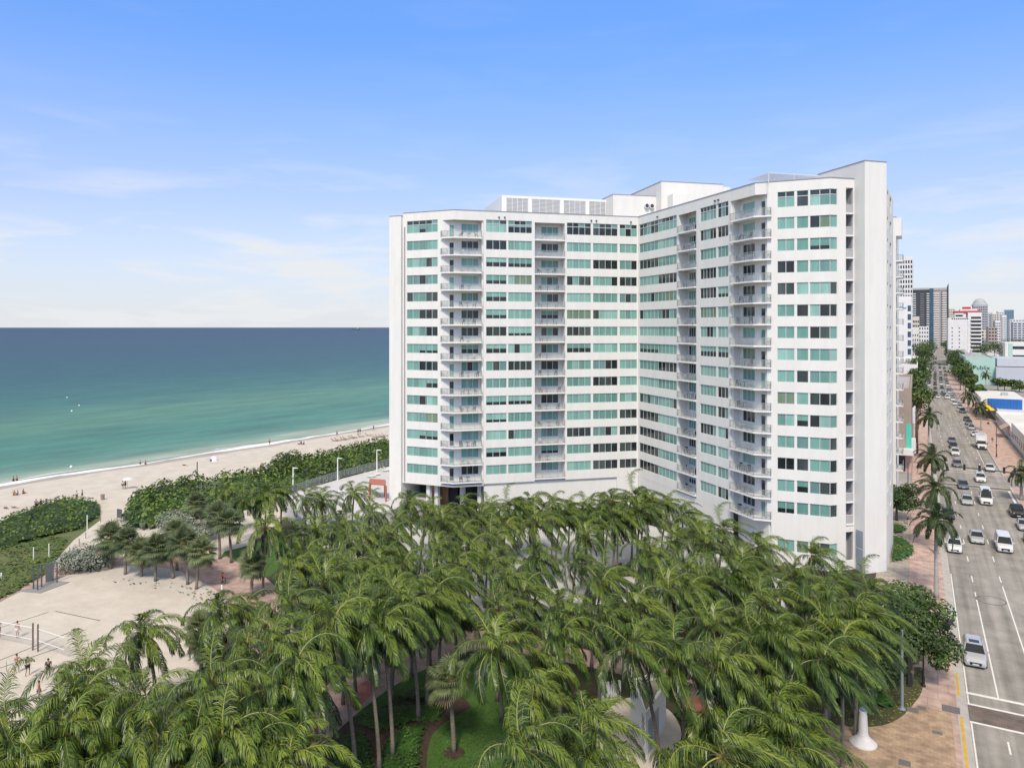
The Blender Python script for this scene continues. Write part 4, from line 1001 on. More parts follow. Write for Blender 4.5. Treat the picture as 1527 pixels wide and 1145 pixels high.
# ---- low growth : sea grape thickets, silver bushes, hedges
def thicket(name, poly, hmax, dens, size, mats, seed, label=None, edge=3.5, kind='stuff', wavy=.5, cat=None):
    rg = random.Random(seed); mb = MB(); xs = [p[0] for p in poly]; ys = [p[1] for p in poly]
    def ed(x, y):
        m = 1e9
        for i in range(len(poly)):
            a = Vector(poly[i][:2]); c = Vector(poly[(i+1) % len(poly)][:2]); ab = c-a; q = Vector((x,y))-a
            t = max(0, min(1, q.dot(ab)/max(1e-6, ab.length_squared))); m = min(m, (q-ab*t).length)
        return m
    A = (max(xs)-min(xs))*(max(ys)-min(ys)); cnt = 0
    def hh(x, y):
        e = min(1, ed(x,y)/edge); lump = noise.noise((x*.33,y*.33,seed))*.5+noise.noise((x*.9,y*.9,seed+4))*.28+.12*noise.noise((x*2.1,y*2.1,seed))
        return hmax*math.sqrt(max(0, e*(2-e)))*max(.12,1-wavy*.5+wavy*1.7*lump)
    for i in range(int(A*dens)):
        x, y = rg.uniform(min(xs),max(xs)), rg.uniform(min(ys),max(ys))
        if not pip(x, y, poly): continue
        z = hh(x, y); f = 1-.55*rg.random()**3; z2 = max(.06, z*f)
        e = .6; nx, ny = hh(x-e,y)-hh(x+e,y), hh(x,y-e)-hh(x,y+e)
        v = Vector((nx+rg.uniform(-.8,.8), ny+rg.uniform(-.8,.8), 1.2+rg.uniform(-.5,.4))).normalized()
        t1 = v.cross(Vector((rg.uniform(-1,1),rg.uniform(-1,1),.2))).normalized(); t2 = v.cross(t1); s = size*rg.uniform(.6,1.3)
        k = noise.noise((x*.25,y*.25,seed+9)); r_ = rg.random()
        m = (2 if k+.35*(r_-.5) > .22 else (1 if r_ < .35 else 0)) if len(mats) > 2 else (1 if r_ < .3 else 0)
        p = Vector((x,y,z2)); mb.addv([p-t1*s*.5, p+t2*s*.36, p+t1*s*.5, p-t2*s*.36], [(0,1,2,3)], m)
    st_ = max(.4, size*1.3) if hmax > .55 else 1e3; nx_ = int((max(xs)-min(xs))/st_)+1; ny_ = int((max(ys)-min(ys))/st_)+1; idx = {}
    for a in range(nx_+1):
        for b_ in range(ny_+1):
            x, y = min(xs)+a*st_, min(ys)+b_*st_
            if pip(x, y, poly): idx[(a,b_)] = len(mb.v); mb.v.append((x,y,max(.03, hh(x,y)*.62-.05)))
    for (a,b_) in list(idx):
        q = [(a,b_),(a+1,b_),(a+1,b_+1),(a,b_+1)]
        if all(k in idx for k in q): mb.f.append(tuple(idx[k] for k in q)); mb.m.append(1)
    ob = mb.build(name, list(mats))
    if kind: ob['kind'] = kind
    if label: tag(ob, label, cat)
    return ob
g = lambda *q: [tuple(G(x,y))[:2] for x, y in q]
SGM = ('sg_a','sg_b','sg_c')
thicket('sea_grape_thicket', g((-60,815),(0,780),(45,762),(95,748),(148,752),(152,768),(120,790),(75,800),(25,815),(-60,860)), 2.4, 8, .42, SGM, 3)
thicket('dune_scrub', g((-60,850),(0,818),(60,806),(105,800),(88,830),(70,855),(30,880),(0,895),(-60,930)), 1.0, 7, .40, ('sg_a','dune','sg_c'), 5, edge=2)
thicket('sea_grape_thicket', g((178,782),(190,752),(225,735),(300,728),(400,713),(480,697),(585,685),(600,700),(520,715),(450,730),(400,752),(330,770),(250,788),(200,792)), 3.8, 6, .62, SGM, 8, edge=4)
thicket('sea_grape_thicket', g((392,715),(420,690),(470,690),(505,678),(540,670),(590,662),(600,680),(520,700),(440,715)), 3.6, 6, .62, SGM, 9, edge=4)
SILV = [(131,846,4.0,2.9,'large round silver buttonwood bush beside the exercise frame'),(262,790,3.2,3.6,'silver bush in front of the sea grape thicket'),(300,805,2.8,3.0,'silver bush behind the tall cabbage palm'),(243,815,1.8,2.0,'small silver bush left of the tallest cabbage palm'),(318,742,3.0,4.0,'silver bush at the back of the thicket')]
for i, (px, py, r, h, lab) in enumerate(SILV):
    b_ = G(px, py); t = thing('silver_bush', lab, 'bush', b_, 0, 'silver bushes'); rg = random.Random(i+50)
    bl = [(0,0,h*.5,r*.62)]+[(r*.52*cos(k*.9),r*.52*sin(k*.9),h*rg.uniform(.28,.55),r*rg.uniform(.36,.5)) for k in range(7)]
    bl = [(x,y,max(z,q*.62),q) for x,y,z,q in bl]
    blob_crown(60+i, bl, 5200 if i == 0 else 2600, .32, flat=.72).build('foliage', ('silv','silv','silv2'), t, o=(0,0,0))
    mb = MB(); mb.tube([(0,0,0),(.1,.1,h*.5)], [.14,.07], 6, 0); mb.build('stem', 'bark', t, o=(0,0,0))
tree('ficus_tree', Vector((*P(1337,120)[:2],0)), 6.4, 3.3, 300, 'dark leafy tree against the street side of the white tower', n=3000, size=.4)
tree('shore_tree', Vector((*G(420,715)[:2],0)), 6.5, 4.5, 301, 'dark shaggy tree standing above the sea grape by the beach', n=2600, size=.5, mats=('tl_a','sg_a','tl_c'))
# ---------------------------------------------------------------- park ground, paths, beds
def smooth(poly, n=6):
    pts = [Vector((p[0],p[1],0)) for p in poly]; m = len(pts); o = []
    for i in range(m):
        a, b, c, d = pts[i-1], pts[i], pts[(i+1)%m], pts[(i+2)%m]
        for k in range(n):
            t = k/n; o.append(tuple(.5*((2*b)+(c-a)*t+(2*a-5*b+4*c-d)*t*t+(3*b-a-3*c+d)*t**3))[:2])
    return o
gp = lambda *q: [G(x,y) for x, y in q]
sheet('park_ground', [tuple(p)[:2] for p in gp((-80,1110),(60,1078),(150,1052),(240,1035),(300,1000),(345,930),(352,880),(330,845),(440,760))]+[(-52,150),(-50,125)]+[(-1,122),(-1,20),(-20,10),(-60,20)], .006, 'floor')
sheet('lawn', g((318,842),(335,822),(420,800),(440,830),(400,860),(370,850)), .012, 'grass')
sheet('driveway', smooth(g((560,905),(600,860),(640,835),(700,805),(760,790),(860,785),(960,782),(1010,800),(1080,830),(1140,855),(1200,880),(1190,905),(1120,915),(1060,905),(960,898),(860,905),(760,930),(700,925),(640,925))), .018, 'drive')
sheet('driveway', smooth(g((500,905),(480,880),(450,850),(480,800),(560,775),(640,790),(660,830),(600,880))), .014, 'drive')
ribbon('path', g((-40,905),(0,884),(60,862),(112,847),(180,836),(250,838),(320,848)), lambda t: 4.2, .020, 'pinkpath')
mb = MB()
ribbon('path', g((-40,899),(0,879),(60,858),(112,843),(150,838)), .9, .028, 'redpave')
ribbon('path', g((300,838),(330,853),(362,872),(392,905),(405,950),(418,1010),(432,1080),(440,1200)), lambda t: 7.0-2.6*t, .026, 'pinkpath')
ribbon('path', g((432,1200),(440,1130),(470,1085),(510,1045),(548,1012),(590,988),(640,968),(700,955),(760,958),(830,972),(916,990),(995,1012),(1044,1042),(1110,1072),(1180,1092),(1262,1108)), lambda t: 3.3+3.0*exp(-((t-.33)/.16)**2), .030, 'pinkpath')
sheet('path_panel', g((513,1040),(545,1014),(566,1024),(530,1060)), .036, 'redpave')
sheet('path_panel', g((1018,1038),(1060,1042),(1068,1062),(1040,1062),(1000,1044)), .036, 'redpave')
# green verge, hedge bed, mulch and the round lawn
sheet('lawn', smooth(g((462,1180),(470,1120),(510,1078),(560,1040),(600,1010),(650,988),(720,982),(800,1000),(840,1060),(800,1180))), .012, 'grass')
sheet('mulch_bed', smooth(g((480,1180),(492,1105),(520,1075),(580,1050),(640,1035),(690,1040),(700,1065),(655,1085),(640,1110),(638,1180))), .018, 'mulch')
LAWN = smooth(g((640,1230),(636,1150),(640,1110),(655,1085),(690,1062),(735,1042),(790,1040),(830,1080),(820,1180)))
sheet('lawn', LAWN, .024, 'grass')
thicket('grass_blades', LAWN, .10, 30, .13, ('grass','hedge_a','hedge_b'), 47, edge=.3)
mb = MB(); q_ = G(677,1122); mb.lathe([(.85,.024),(.5,.06),(.2,.09)], (q_.x,q_.y,0), 16); struct(mb.build('mulch_ring', 'mulch'))
HGM = ('hedge_a','hedge_a','hedge_b')
def hedge(poly, h, seed, label, dens=26, size=.19, edge=.7, mats=HGM): 
    ob = thicket('hedge', poly, h, dens, size, mats, seed, edge=edge, wavy=.55, kind=None); return tag(ob, label, 'hedge')
hedge(g((490,1185),(494,1118),(530,1088),(552,1100),(560,1150),(560,1185)), .6, 21, 'low green hedge bed left of the palm trunks at the bottom of the photo')
hedge(g((565,1185),(562,1120),(590,1088),(640,1078),(630,1110),(628,1185)), .6, 22, 'low green hedge bed against the mulch edge of the round lawn')
hedge(g((525,1078),(560,1056),(620,1050),(668,1052),(660,1075),(610,1082),(560,1095)), .6, 23, 'low green hedge bed in the middle between the leaning palm trunks')
hedge(g((575,1045),(600,1030),(650,1018),(690,1022),(680,1042),(620,1046)), .6, 24, 'low green hedge bed nearest the curved pink path')
hedge(g((998,1062),(1040,1066),(1075,1085),(1100,1120),(1060,1160),(1010,1140),(1025,1100)), .9, 25, 'dark hedge right of the white pavilion terrace', dens=20, size=.24)
hedge(g((1080,1092),(1150,1100),(1215,1125),(1240,1160),(1160,1190),(1090,1170)), .8, 26, 'dark hedge under the palms left of the flagstone plaza', dens=18, size=.24)
hedge(g((1216,1010),(1260,1020),(1330,1040),(1340,1062),(1280,1056),(1225,1040)), 1.1, 27, 'dark hedge behind the dry lawn by the traffic signal', dens=18, size=.24)
sheet('plaza', [tuple(p)[:2] for p in gp((1180,1075),(1230,1082),(1295,1085),(1352,1066),(1369,1052))]+[tuple(G(1418,1066))[:2],(RX0-.36,30),(-3,20),(-8,34)], .136, 'ochre')
DRY = smooth(g((1200,1078),(1215,1030),(1300,1010),(1369,996),(1377,1012),(1374,1034),(1362,1052),(1345,1070),(1318,1083),(1280,1086),(1235,1082)))
sheet('lawn', DRY, .146, 'dry')
lf = MB(); rl = random.Random(8); xs_ = [p[0] for p in DRY]; ys_ = [p[1] for p in DRY]
for i in range(1500):
    x, y = rl.uniform(min(xs_),max(xs_)), rl.uniform(min(ys_),max(ys_))
    if pip(x, y, DRY):
        a = rl.uniform(0,6.3); s_ = rl.uniform(.05,.11); u = Vector((cos(a),sin(a),rl.uniform(-.2,.2)))*s_; v = Vector((-sin(a),cos(a),rl.uniform(-.2,.2)))*s_*.6; c = Vector((x,y,.165)); lf.face([c-u, c-v, c+u, c+v], 0 if rl.random() < .5 else 1)
M['fall'] = mat('fallen_leaf', (.42,.30,.06), .8, var=.4, scale=2); struct(lf.build('fallen_leaves', ['fall','mulch']), 'stuff')
thicket('grass_blades', DRY, .12, 26, .14, ('dry','grass','dune'), 46, edge=.3)
slab('plaza_base', [tuple(p)[:2] for p in gp((1180,1075),(1230,1082),(1295,1085),(1352,1066),(1369,1052))]+[tuple(G(1418,1066))[:2],(RX0-.36,30),(-3,20),(-8,34)], .0, .13, 'kerb')
# street-side planting of the tower
sheet('forecourt', [(-4.6,80),(-.9,80),(-.9,160),(-4.6,160)], .05, 'beigepave')
def pxy(px, py): return tuple(G(px,py))[:2]
GRM = ('hedge_b','hedge_a','sg_c')
hedge([pxy(1328,840),pxy(1346,838),pxy(1364,828),pxy(1362,815),pxy(1348,805),pxy(1330,800)], 1.0, 31, 'bright green planting bed nearest on the street side of the tower', dens=22, size=.24, mats=GRM)
hedge([pxy(1329,797),pxy(1345,796),pxy(1355,790),pxy(1340,783),pxy(1330,782)], .9, 32, 'bright green planting bed behind the first one on the street side', dens=22, size=.26, mats=GRM)
thicket('grass_tuft', g((265,880),(300,876),(340,885),(345,905),(300,900),(270,890)), .25, 2.2, .3, ('dune','grass','dry'), 41, edge=.6)
thicket('grass_tuft', g((140,862),(200,862),(250,868),(300,880),(260,885),(190,872)), .2, 1.2, .3, ('dune','grass','dry'), 42, edge=.6)
sheet('dune_ground', g((-60,830),(0,795),(60,775),(150,760),(150,775),(110,805),(88,830),(66,858),(30,882),(0,897),(-60,930)), .010, 'dune')
thicket('grass_blades', g((-60,860),(0,830),(70,806),(100,806),(88,830),(66,858),(30,880),(0,895),(-60,925)), .5, 6, .4, ('dune','grass','dry'), 43, edge=1.0)
# raised pool deck beside the tower, with its glass rail and light poles
DZ = 2.4
dk = [G(418,742,DZ), G(500,716,DZ), G(600,690,DZ), G(640,715,DZ), G(640,745,DZ), G(560,765,DZ), G(470,792,DZ)]
M['orange'] = mat('orange_paint', (.44,.15,.075), .6)
mb = MB(); mb.prism([tuple(p)[:2] for p in dk], 0, DZ, 0); dkb = mb.build('pool_deck', ['deck']); tag(dkb, 'raised white pool deck between the sea grape thicket and the tower', 'terrace')
fr = MB(); railing(fr, [tuple(G(430,737.5,DZ))[:2], tuple(G(500,715,DZ))[:2], tuple(G(598,689.5,DZ))[:2]], DZ, 1.5); f_ = fr.build('glass_fence', ['railbar','railglass']); tag(f_, 'grey glass fence along the seaward edge of the pool deck', 'fence')
for i, (px, y0, y1) in enumerate(((437,697.5,731),(503.5,683,716),(562,671,703.5))):
    b_ = G(px, y1, DZ); d_ = F*(H-DZ)/(y1-HY); hgt = (y1-y0)*d_/F
    t = thing('deck_light_pole', ['white light pole at the left end of the pool deck fence','white light pole in the middle of the pool deck fence','white light pole nearest the tower on the pool deck fence'][i], 'light pole', b_, 0, 'light poles on the pool deck')
    mb = MB(); mb.tube([(0,0,0),(0,0,hgt)], [.14,.09], 8, 0); mb.build('pole', 'white2', t, o=(0,0,0))
    mb = MB(); mb.hexa([(0,-.15,hgt-.05),(1.1,-.15,hgt+.0),(1.1,.15,hgt+.0),(0,.15,hgt-.05)], [(0,-.15,hgt+.08),(1.1,-.15,hgt+.1),(1.1,.15,hgt+.1),(0,.15,hgt+.08)], 0); mb.build('lamp_head', 'white2', t, o=(0,0,0))
pg = MB(); q = [G(551,740,DZ),G(575,742,DZ),G(577,728,DZ),G(554,727,DZ)]
q = [P(551,124,DZ),P(575.5,123,DZ),P(574,127,DZ),P(552,128,DZ)]
for p in q: pg.box(p.x-.1,p.x+.1,p.y-.1,p.y+.1,DZ,DZ+2.6,0)
t = thing('pergola', 'orange framed pergola on the pool deck beside the tower', 'pergola', (q[0].x,q[0].y,DZ))
for k, p in enumerate(q):
    mb = MB(); mb.box(p.x-.11,p.x+.11,p.y-.11,p.y+.11,DZ,DZ+2.7); mb.build('post', 'orange', t)
mb = MB(); mb.prism([(p.x,p.y) for p in q], DZ+2.7, DZ+2.9, 0); mb.build('roof_panel', 'orange', t)
# white pavilion with louvred doors
M['louv'] = mat('pavilion_door', (.42,.44,.46), .6); M['cream'] = mat('cream_concrete', (.56,.515,.46), .9, var=.14, scale=.8, detail=9); M['flat'] = mat('flat_roof', (.22,.215,.18), .95, var=.25, scale=.8)
M['breeze'] = mat('breeze_hole', (.16,.16,.16), .9)
HP = 3.3
rp = [G(x,y,HP) for x, y in ((940,1013),(962,1006),(989,1000),(993,1020),(984,1034),(971,1052),(963,1062),(957,1046),(948,1028))]
RPm = sum(rp, Vector((0,0,0)))/len(rp)
pv = thing('pavilion', 'small white angular pavilion with grey louvred doors among the palms', 'pavilion', (RPm.x,RPm.y,0))
mb = MB(); poly = [(p.x,p.y) for p in rp]; ar = sum(poly[i][0]*poly[(i+1)%len(poly)][1]-poly[(i+1)%len(poly)][0]*poly[i][1] for i in range(len(poly)))
if ar < 0: poly.reverse()
n = len(poly); ce = Vector((RPm.x,RPm.y))
inn = [tuple(Vector(p)+(ce-Vector(p)).normalized()*.28) for p in poly]
for i in range(n):
    a, c, ai, ci = poly[i], poly[(i+1)%n], inn[i], inn[(i+1)%n]
    mb.hexa([(a[0],a[1],0),(c[0],c[1],0),(ci[0],ci[1],0),(ai[0],ai[1],0)], [(a[0],a[1],HP),(c[0],c[1],HP),(ci[0],ci[1],HP),(ai[0],ai[1],HP)], 0)
mb.build('wall', ['white2'], pv)
mb = MB(); mb.prism([tuple(p) for p in inn], HP-.6, HP-.45, 0); mb.build('roof', 'flat', pv)
fr_ = Plane(G(963,1062,HP), (G(984,1034,HP)-G(963,1062,HP))[:2]); Lf = (G(984,1034,HP)-G(963,1062,HP)).length
for a, c in ((.12,.47),(.53,.88)):
    mb = MB(); fr_.box(mb, Lf*a, Lf*c, 0, .05, .1, 2.5, 0)
    for k in range(16): fr_.box(mb, Lf*a+.06, Lf*c-.06, .05, .075, .25+.135*k, .32+.135*k, 0)
    mb.build('louvred_door', 'louv', pv)
fl = Plane(G(957,1044,HP), (G(963,1062,HP)-G(957,1044,HP))[:2]); Ll = (G(963,1062,HP)-G(957,1044,HP)).length
mb = MB(); fl.box(mb, Ll*.1, Ll*.9, 0, .03, .5, 2.7, 0)
br = MB()
for i in range(7):
    for k in range(9):
        if (i+k) % 2: fl.box(br, Ll*(.14+.1*i), Ll*(.20+.1*i), .03, .05, .6+.23*k, .76+.23*k, 1)
mb.v, mb.f, mb.m = mb.v, mb.f, mb.m
mb.build('breeze_block_screen', 'white2', pv); br.build('breeze_block_hole', ['breeze','breeze'], pv)
sheet('terrace', smooth(g((905,1060),(940,1040),(985,1052),(1006,1068),(1016,1095),(1005,1125),(975,1148),(900,1155),(870,1120))), .040, 'cream')
w_ = MB(); a, c = G(897,1046), G(925,1042); dd = (c-a).normalized(); w_.obox(((a.x+c.x)/2,(a.y+c.y)/2), dd, Vector((dd.y,-dd.x,0)), (c-a).length/2, .15, 0, 1.6)
tag(w_.build('low_wall', 'white2'), 'short white garden wall left of the pavilion', 'wall')
# cone monument with blue glass ball
M['cone'] = mat('cone_plaster', (.66,.65,.63), .85, var=.08, scale=1.5); M['blue'] = mat('blue_ball', (.20,.30,.52), .15, var=.4, scale=2)
b_ = G(1287,1108,.13); hm = 4.0
t = thing('cone_monument', 'white cone pillar with flared base and blue ball on the flagstone plaza', 'monument', b_)
mb = MB(); mb.lathe([(.98,0),(.98,.1),(.88,.18),(.64,.36),(.46,.56),(.39,.70),(.39,.78),(.36,.79),(.28,2.42),(.295,2.43),(.295,2.52),(.26,2.53)], n=32); mb.build('pillar', 'cone', t, smooth=False, o=(0,0,0))
mb = MB(); mb.ball((0,0,2.58), .25, 0, 18, 12); mb.build('ball', 'blue', t, smooth=True, o=(0,0,0))
# ---------------------------------------------------------------- buildings along the avenue and the skyline
def XA(px, Y): return Y*tan(math.atan((px-CX)/F)-TH)
def DA(px, Y): x = XA(px, Y); return Y*CT - x*ST
def ZT(px, py, Y): return H-(py-HY)*DA(px, Y)/F
for k, c, v in (('b_white',(.72,.71,.69),.04),('b_cream',(.66,.60,.51),.05),('b_grey',(.40,.41,.42),.06),('b_dark',(.055,.06,.07),.1),('b_tan',(.40,.34,.29),.06),('b_mint',(.40,.60,.52),.03),
              ('b_bluegrey',(.50,.53,.58),.03),('b_brick',(.36,.29,.24),.12),('b_teal',(.10,.52,.42),.03),('b_blue',(.025,.14,.44),.06),('b_roofw',(.68,.66,.62),.08),('b_roofg',(.42,.40,.41),.08),('b_red',(.42,.07,.06),.06),
              ('b_glass',(.05,.10,.16),.2),('b_glassb',(.16,.26,.34),.1),('b_pink',(.62,.40,.34),.06)):
    M[k] = mat(k, c, .8 if 'glass' not in k else .15, var=v, scale=.25)
M['win'] = mat('far_window', (.03,.035,.045), .15, var=.4, scale=.7)
M['black'] = mat('black_paint', (.012,.012,.013), .5)
M['redp'] = mat('red_paint', (.5,.03,.025), .6)
M['yell'] = mat('yellow_canvas', (.75,.46,.02), .8, var=.08)
M['brown'] = mat('brown_canvas', (.28,.13,.09), .8, var=.1)
M['logo'] = mat('logo_blue', (.12,.35,.55), .6)
def block(name, label, x0, x1, y0, y1, z, wall, rows=0, sill=1.2, fh=3.1, wh=1.5, cols=None, side='f', wm='win', roof='b_roofw', cat='building', pier=.35, skip=(), parapet=.8, group=None, face=None):
    """a building with a parapet and window openings on the street and camera faces"""
    t = thing(name, label, cat, ((x0+x1)/2, (y0+y1)/2, 0), 0, group)
    mb = MB(); p = .3
    mb.box(x0, x1, y0, y1, 0, z-parapet, 0)
    mb.box(x0, x1, y0, y0+p, z-parapet, z, 0); mb.box(x0, x1, y1-p, y1, z-parapet, z, 0)
    mb.box(x0, x0+p, y0+p, y1-p, z-parapet, z, 0); mb.box(x1-p, x1, y0+p, y1-p, z-parapet, z, 0)
    mb.build('wall', [wall], t)
    mb = MB(); mb.box(x0+p, x1-p, y0+p, y1-p, z-parapet, z-parapet+.06, 0); mb.build('roof', [roof], t)
    if name == 'low_building' or name == 'supermarket':
        u = MB(); ru = random.Random(int(x0*7+y0))
        for i in range(4): ux, uy = ru.uniform(x0+2,x1-4), ru.uniform(y0+2,y1-5); u.box(ux, ux+ru.uniform(1.2,2.6), uy, uy+ru.uniform(1.2,3), z-parapet+.05, z-parapet+ru.uniform(1,2.2), 0)
        o = u.build('rooftop_units', ['b_grey'], t); o['kind'] = 'stuff'
    if rows:
        w = MB()
        for r in range(rows):
            za = sill+r*fh
            if za+wh > z-.8: break
            if 'f' in side:
                n = cols or max(1, int((x1-x0)/3.4)); s = (x1-x0)/n
                for i in range(n):
                    if (r, i) in skip: continue
                    w.box(x0+s*i+s*pier/2, x0+s*(i+1)-s*pier/2, y0-.05, y0-.002, za, za+wh, 0)
            for sd, X in (('l', x0), ('r', x1)):
                if sd not in side: continue
                n = max(1, int((y1-y0)/4)); s = (y1-y0)/n; e = -.05 if sd == 'l' else .05
                for i in range(n): w.box(min(X+e*.05,X+e), max(X+e*.05,X+e), y0+s*i+s*pier/2, y0+s*(i+1)-s*pier/2, za, za+wh, 0)
        o = w.build('windows', [wm], t); o['kind'] = 'stuff'
    return t
def add(t, name, m, fn):
    mb = MB(); fn(mb); return mb.build(name, m if isinstance(m, (list, tuple)) else [m], t)
def text(t, name, s, size, loc, rot, m, ext=.05):
    c = bpy.data.curves.new(name, 'FONT'); c.body = s; c.size = size; c.extrude = ext; c.align_x = 'CENTER'; c.align_y = 'CENTER'
    o = bpy.data.objects.new(name, c); COL.objects.link(o); dg = bpy.context.evaluated_depsgraph_get(); dg.update()
    me = bpy.data.meshes.new_from_object(o.evaluated_get(dg)); bpy.data.objects.remove(o)
    me.materials.clear(); me.materials.append(M[m]); ob = obj(name, me, t, Vector(loc)-parent_origin(t)); ob.rotation_euler = rot; return ob
FR = (pi/2, 0, 0)
# --- left of the avenue, near to far
t = block('shop_building', 'brown brick shop building with a green street sign panel behind the tower', -32, -1.05, 182, 236, 18.6, 'b_brick', roof='b_roofg')
xs, xe = XA(1351.5,182), XA(1359,182)
add(t, 'sign_panel', 'b_teal', lambda b: b.box(XA(1351,182), -1.0, 181.9, 181.998, ZT(1355,680,182), ZT(1355,632,182)))
add(t, 'round_sign', ['b_white','b_glassb'], lambda b: (b.box(-1.05,-.2,183,186,ZT(1358,676,182),ZT(1358,656,182)), b.box(-.2,-.15,183.2,185.8,ZT(1358,675,182),ZT(1358,658,182),1)))
add(t, 'shop_front', ['b_white','win','b_pink'], lambda b: (b.box(-7,-.6,179,181.9,4.2,5.4,0), b.box(-7,-1,181.7,181.9,0,4.2,2), b.box(-5.5,-4.3,181.6,181.7,.3,3.6,1), b.box(-3.6,-2.2,181.6,181.7,.3,3.6,1)))
add(t, 'rooftop_unit', 'b_roofw', lambda b: b.box(-12,-4,196,210,17.8,20.2))
t = block('low_building', 'white flat roofed building with rooftop units left of the avenue', -40, .3, 275, 350, 19.5, 'b_white', rows=3, side='fr', sill=6, fh=4)
add(t, 'rooftop_unit', ['b_grey'], lambda b: [b.box(-7+i*1.7,-5.8+i*1.7,300,304,18.7,20.6) for i in range(3)])
Y = 372; t = block('hotel_tower', 'white blank walled hotel with a column of blue windows and small blue logo', -30, XA(1359.5,Y), Y, Y+26, ZT(1345,442,Y), 'b_white', parapet=.6)
xw = XA(1353.5,Y)
add(t, 'window_column', ['b_glass','b_white'], lambda b: [b.box(xw, XA(1358.5,Y), Y-.06, Y-.002, 8+3.9*i, 10.6+3.9*i, 0) for i in range(9)])
def swoosh(b):
    x0 = XA(1341,Y)
    for i in range(8): b.hexa([(x0+i*.36,Y-.08,40.5+.25*sin(i*.8)),(x0+i*.36+.36,Y-.08,40.5+.25*sin(i*.8+.8)),(x0+i*.36+.36,Y-.01,40.5+.25*sin(i*.8+.8)),(x0+i*.36,Y-.01,40.5+.25*sin(i*.8))],
        [(x0+i*.36,Y-.08,41.2+.3*sin(i*.8)),(x0+i*.36+.36,Y-.08,41.2+.3*sin(i*.8+.8)),(x0+i*.36+.36,Y-.01,41.2+.3*sin(i*.8+.8)),(x0+i*.36,Y-.01,41.2+.3*sin(i*.8))])
add(t, 'wall_logo', 'logo', swoosh)
Y = 520; block('striped_tower', 'tall tower with a tight grid of dark windows behind the hotel', -45, XA(1361,Y), Y, Y+40, ZT(1350,383,Y), 'b_white', rows=26, cols=30, side='fr', fh=3.1, wh=1.9, sill=4, pier=.42)
Y = 600; block('cream_building', 'cream stepped apartment block left of the avenue', XA(1358,Y), XA(1371,Y), Y, Y+40, ZT(1365,472,Y), 'b_cream', rows=12, cols=4, side='fr')
Y = 560; block('white_block', 'white block in front of the cream stepped apartments', XA(1357,Y), XA(1370,Y), Y-20, Y+15, ZT(1365,488,Y), 'b_white', rows=9, cols=4, side='fr', pier=.6)
Y = 760; block('white_block', 'white mid-rise with square windows at the foot of the dark twin tower', XA(1370,Y), XA(1385,Y), Y, Y+30, ZT(1377,487,Y), 'b_white', rows=9, cols=4, side='fr', fh=3.6, pier=.5)
# dark twin tower
Y = 1150; zt = ZT(1387,431,Y); X0, Xa, Xb, Xc, X1 = [XA(p,Y) for p in (1361,1383,1386,1392,1413)]
t = thing('twin_tower', 'dark twin apartment tower with a blue glass strip at the avenue end', 'building', ((X0+X1)/2,Y,0))
add(t, 'wall', ['b_dark','b_tan'], lambda b: (b.box(X0,Xb,Y,Y+26,0,zt-1), b.box(Xc,X1,Y,Y+26,0,zt-2,1)))
add(t, 'glass_strip', 'b_glass', lambda b: b.box(Xb,Xc,Y-1.2,Y+24,0,zt+1))
add(t, 'roof', ['b_grey','b_dark'], lambda b: (b.box(X0-.5,Xb,Y-.8,Y+26,zt-1,zt+1.6), b.box(Xc,X1-.6,Y-.8,Y+26,zt-2,zt+1.2), b.hexa([(X1-.6,Y-1.5,zt-14),(X1+1.2,Y-1.5,zt-14),(X1+1.2,Y+20,zt-14),(X1-.6,Y+20,zt-14)],[(X1-.6,Y-1.5,zt+2),(X1+1.2,Y-1.5,zt+7),(X1+1.2,Y+20,zt+7),(X1-.6,Y+20,zt+2)],1), b.box(X1-.6,X1+1.2,Y-1.5,Y+20,0,zt-14,1)))
def slabs(b):
    for i in range(24):
        z = 5+3.15*i
        if z > zt-3: break
        b.box(X0+9,Xa-4,Y-.6,Y-.002,z,z+.55,0); b.box(Xa-1,Xb-.1,Y-.9,Y-.002,z,z+1.3,1); b.box(X0-.4,X0+4,Y-.7,Y-.002,z,z+1.2,1)
        b.box(Xc+.1,Xc+7,Y-.9,Y-.002,z,z+1.3,1); b.box(X1-7,X1-.7,Y-.9,Y-.002,z,z+1.3,1); b.box(Xc+7.2,X1-7.2,Y-.4,Y-.002,z,z+.4,0); b.box(Xc+9,Xc+11,Y-.2,Y-.002,z+.5,z+2.6,2)
o = add(t, 'balcony_slabs', ['b_grey','b_white','win'], slabs); o['kind'] = 'stuff'
# --- right of the avenue, near to far
t = block('dark_shop', 'white walled shop with a black front at the right edge of the photo', 23.2, 46, 205, 246, 5.3, 'b_white', side='l', rows=1, sill=1.5, pier=.55)
add(t, 'black_front', 'black', lambda b: b.box(23.2,46,204.9,204.998,0,4.8))
add(t, 'awning', ['brown','b_cream'], lambda b: [b.hexa([(21.2,250+i*.9,2.6),(21.2,250.9+i*.9,2.6),(23.2,250.9+i*.9,3.7),(23.2,250+i*.9,3.7)],[(21.2,250+i*.9,2.7),(21.2,250.9+i*.9,2.7),(23.2,250.9+i*.9,4.0),(23.2,250+i*.9,4.0)], i % 2) for i in range(9)])
t = block('white_store', 'low white store with a flat roof beside the brown awning', 23.2, 34, 248, 292, 3.8, 'b_white', roof='b_roofw', side='l', rows=1, sill=1, pier=.5)
t = block('white_store', 'long low white store with a bright blue screen wall on its roof', 24, 82, 296, 338, 4.2, 'b_white', rows=1, sill=1.6, wh=1.2, cols=9, pier=.75, side='fl', parapet=.3)
xa, xb = XA(1473,299), XA(1524.5,299)
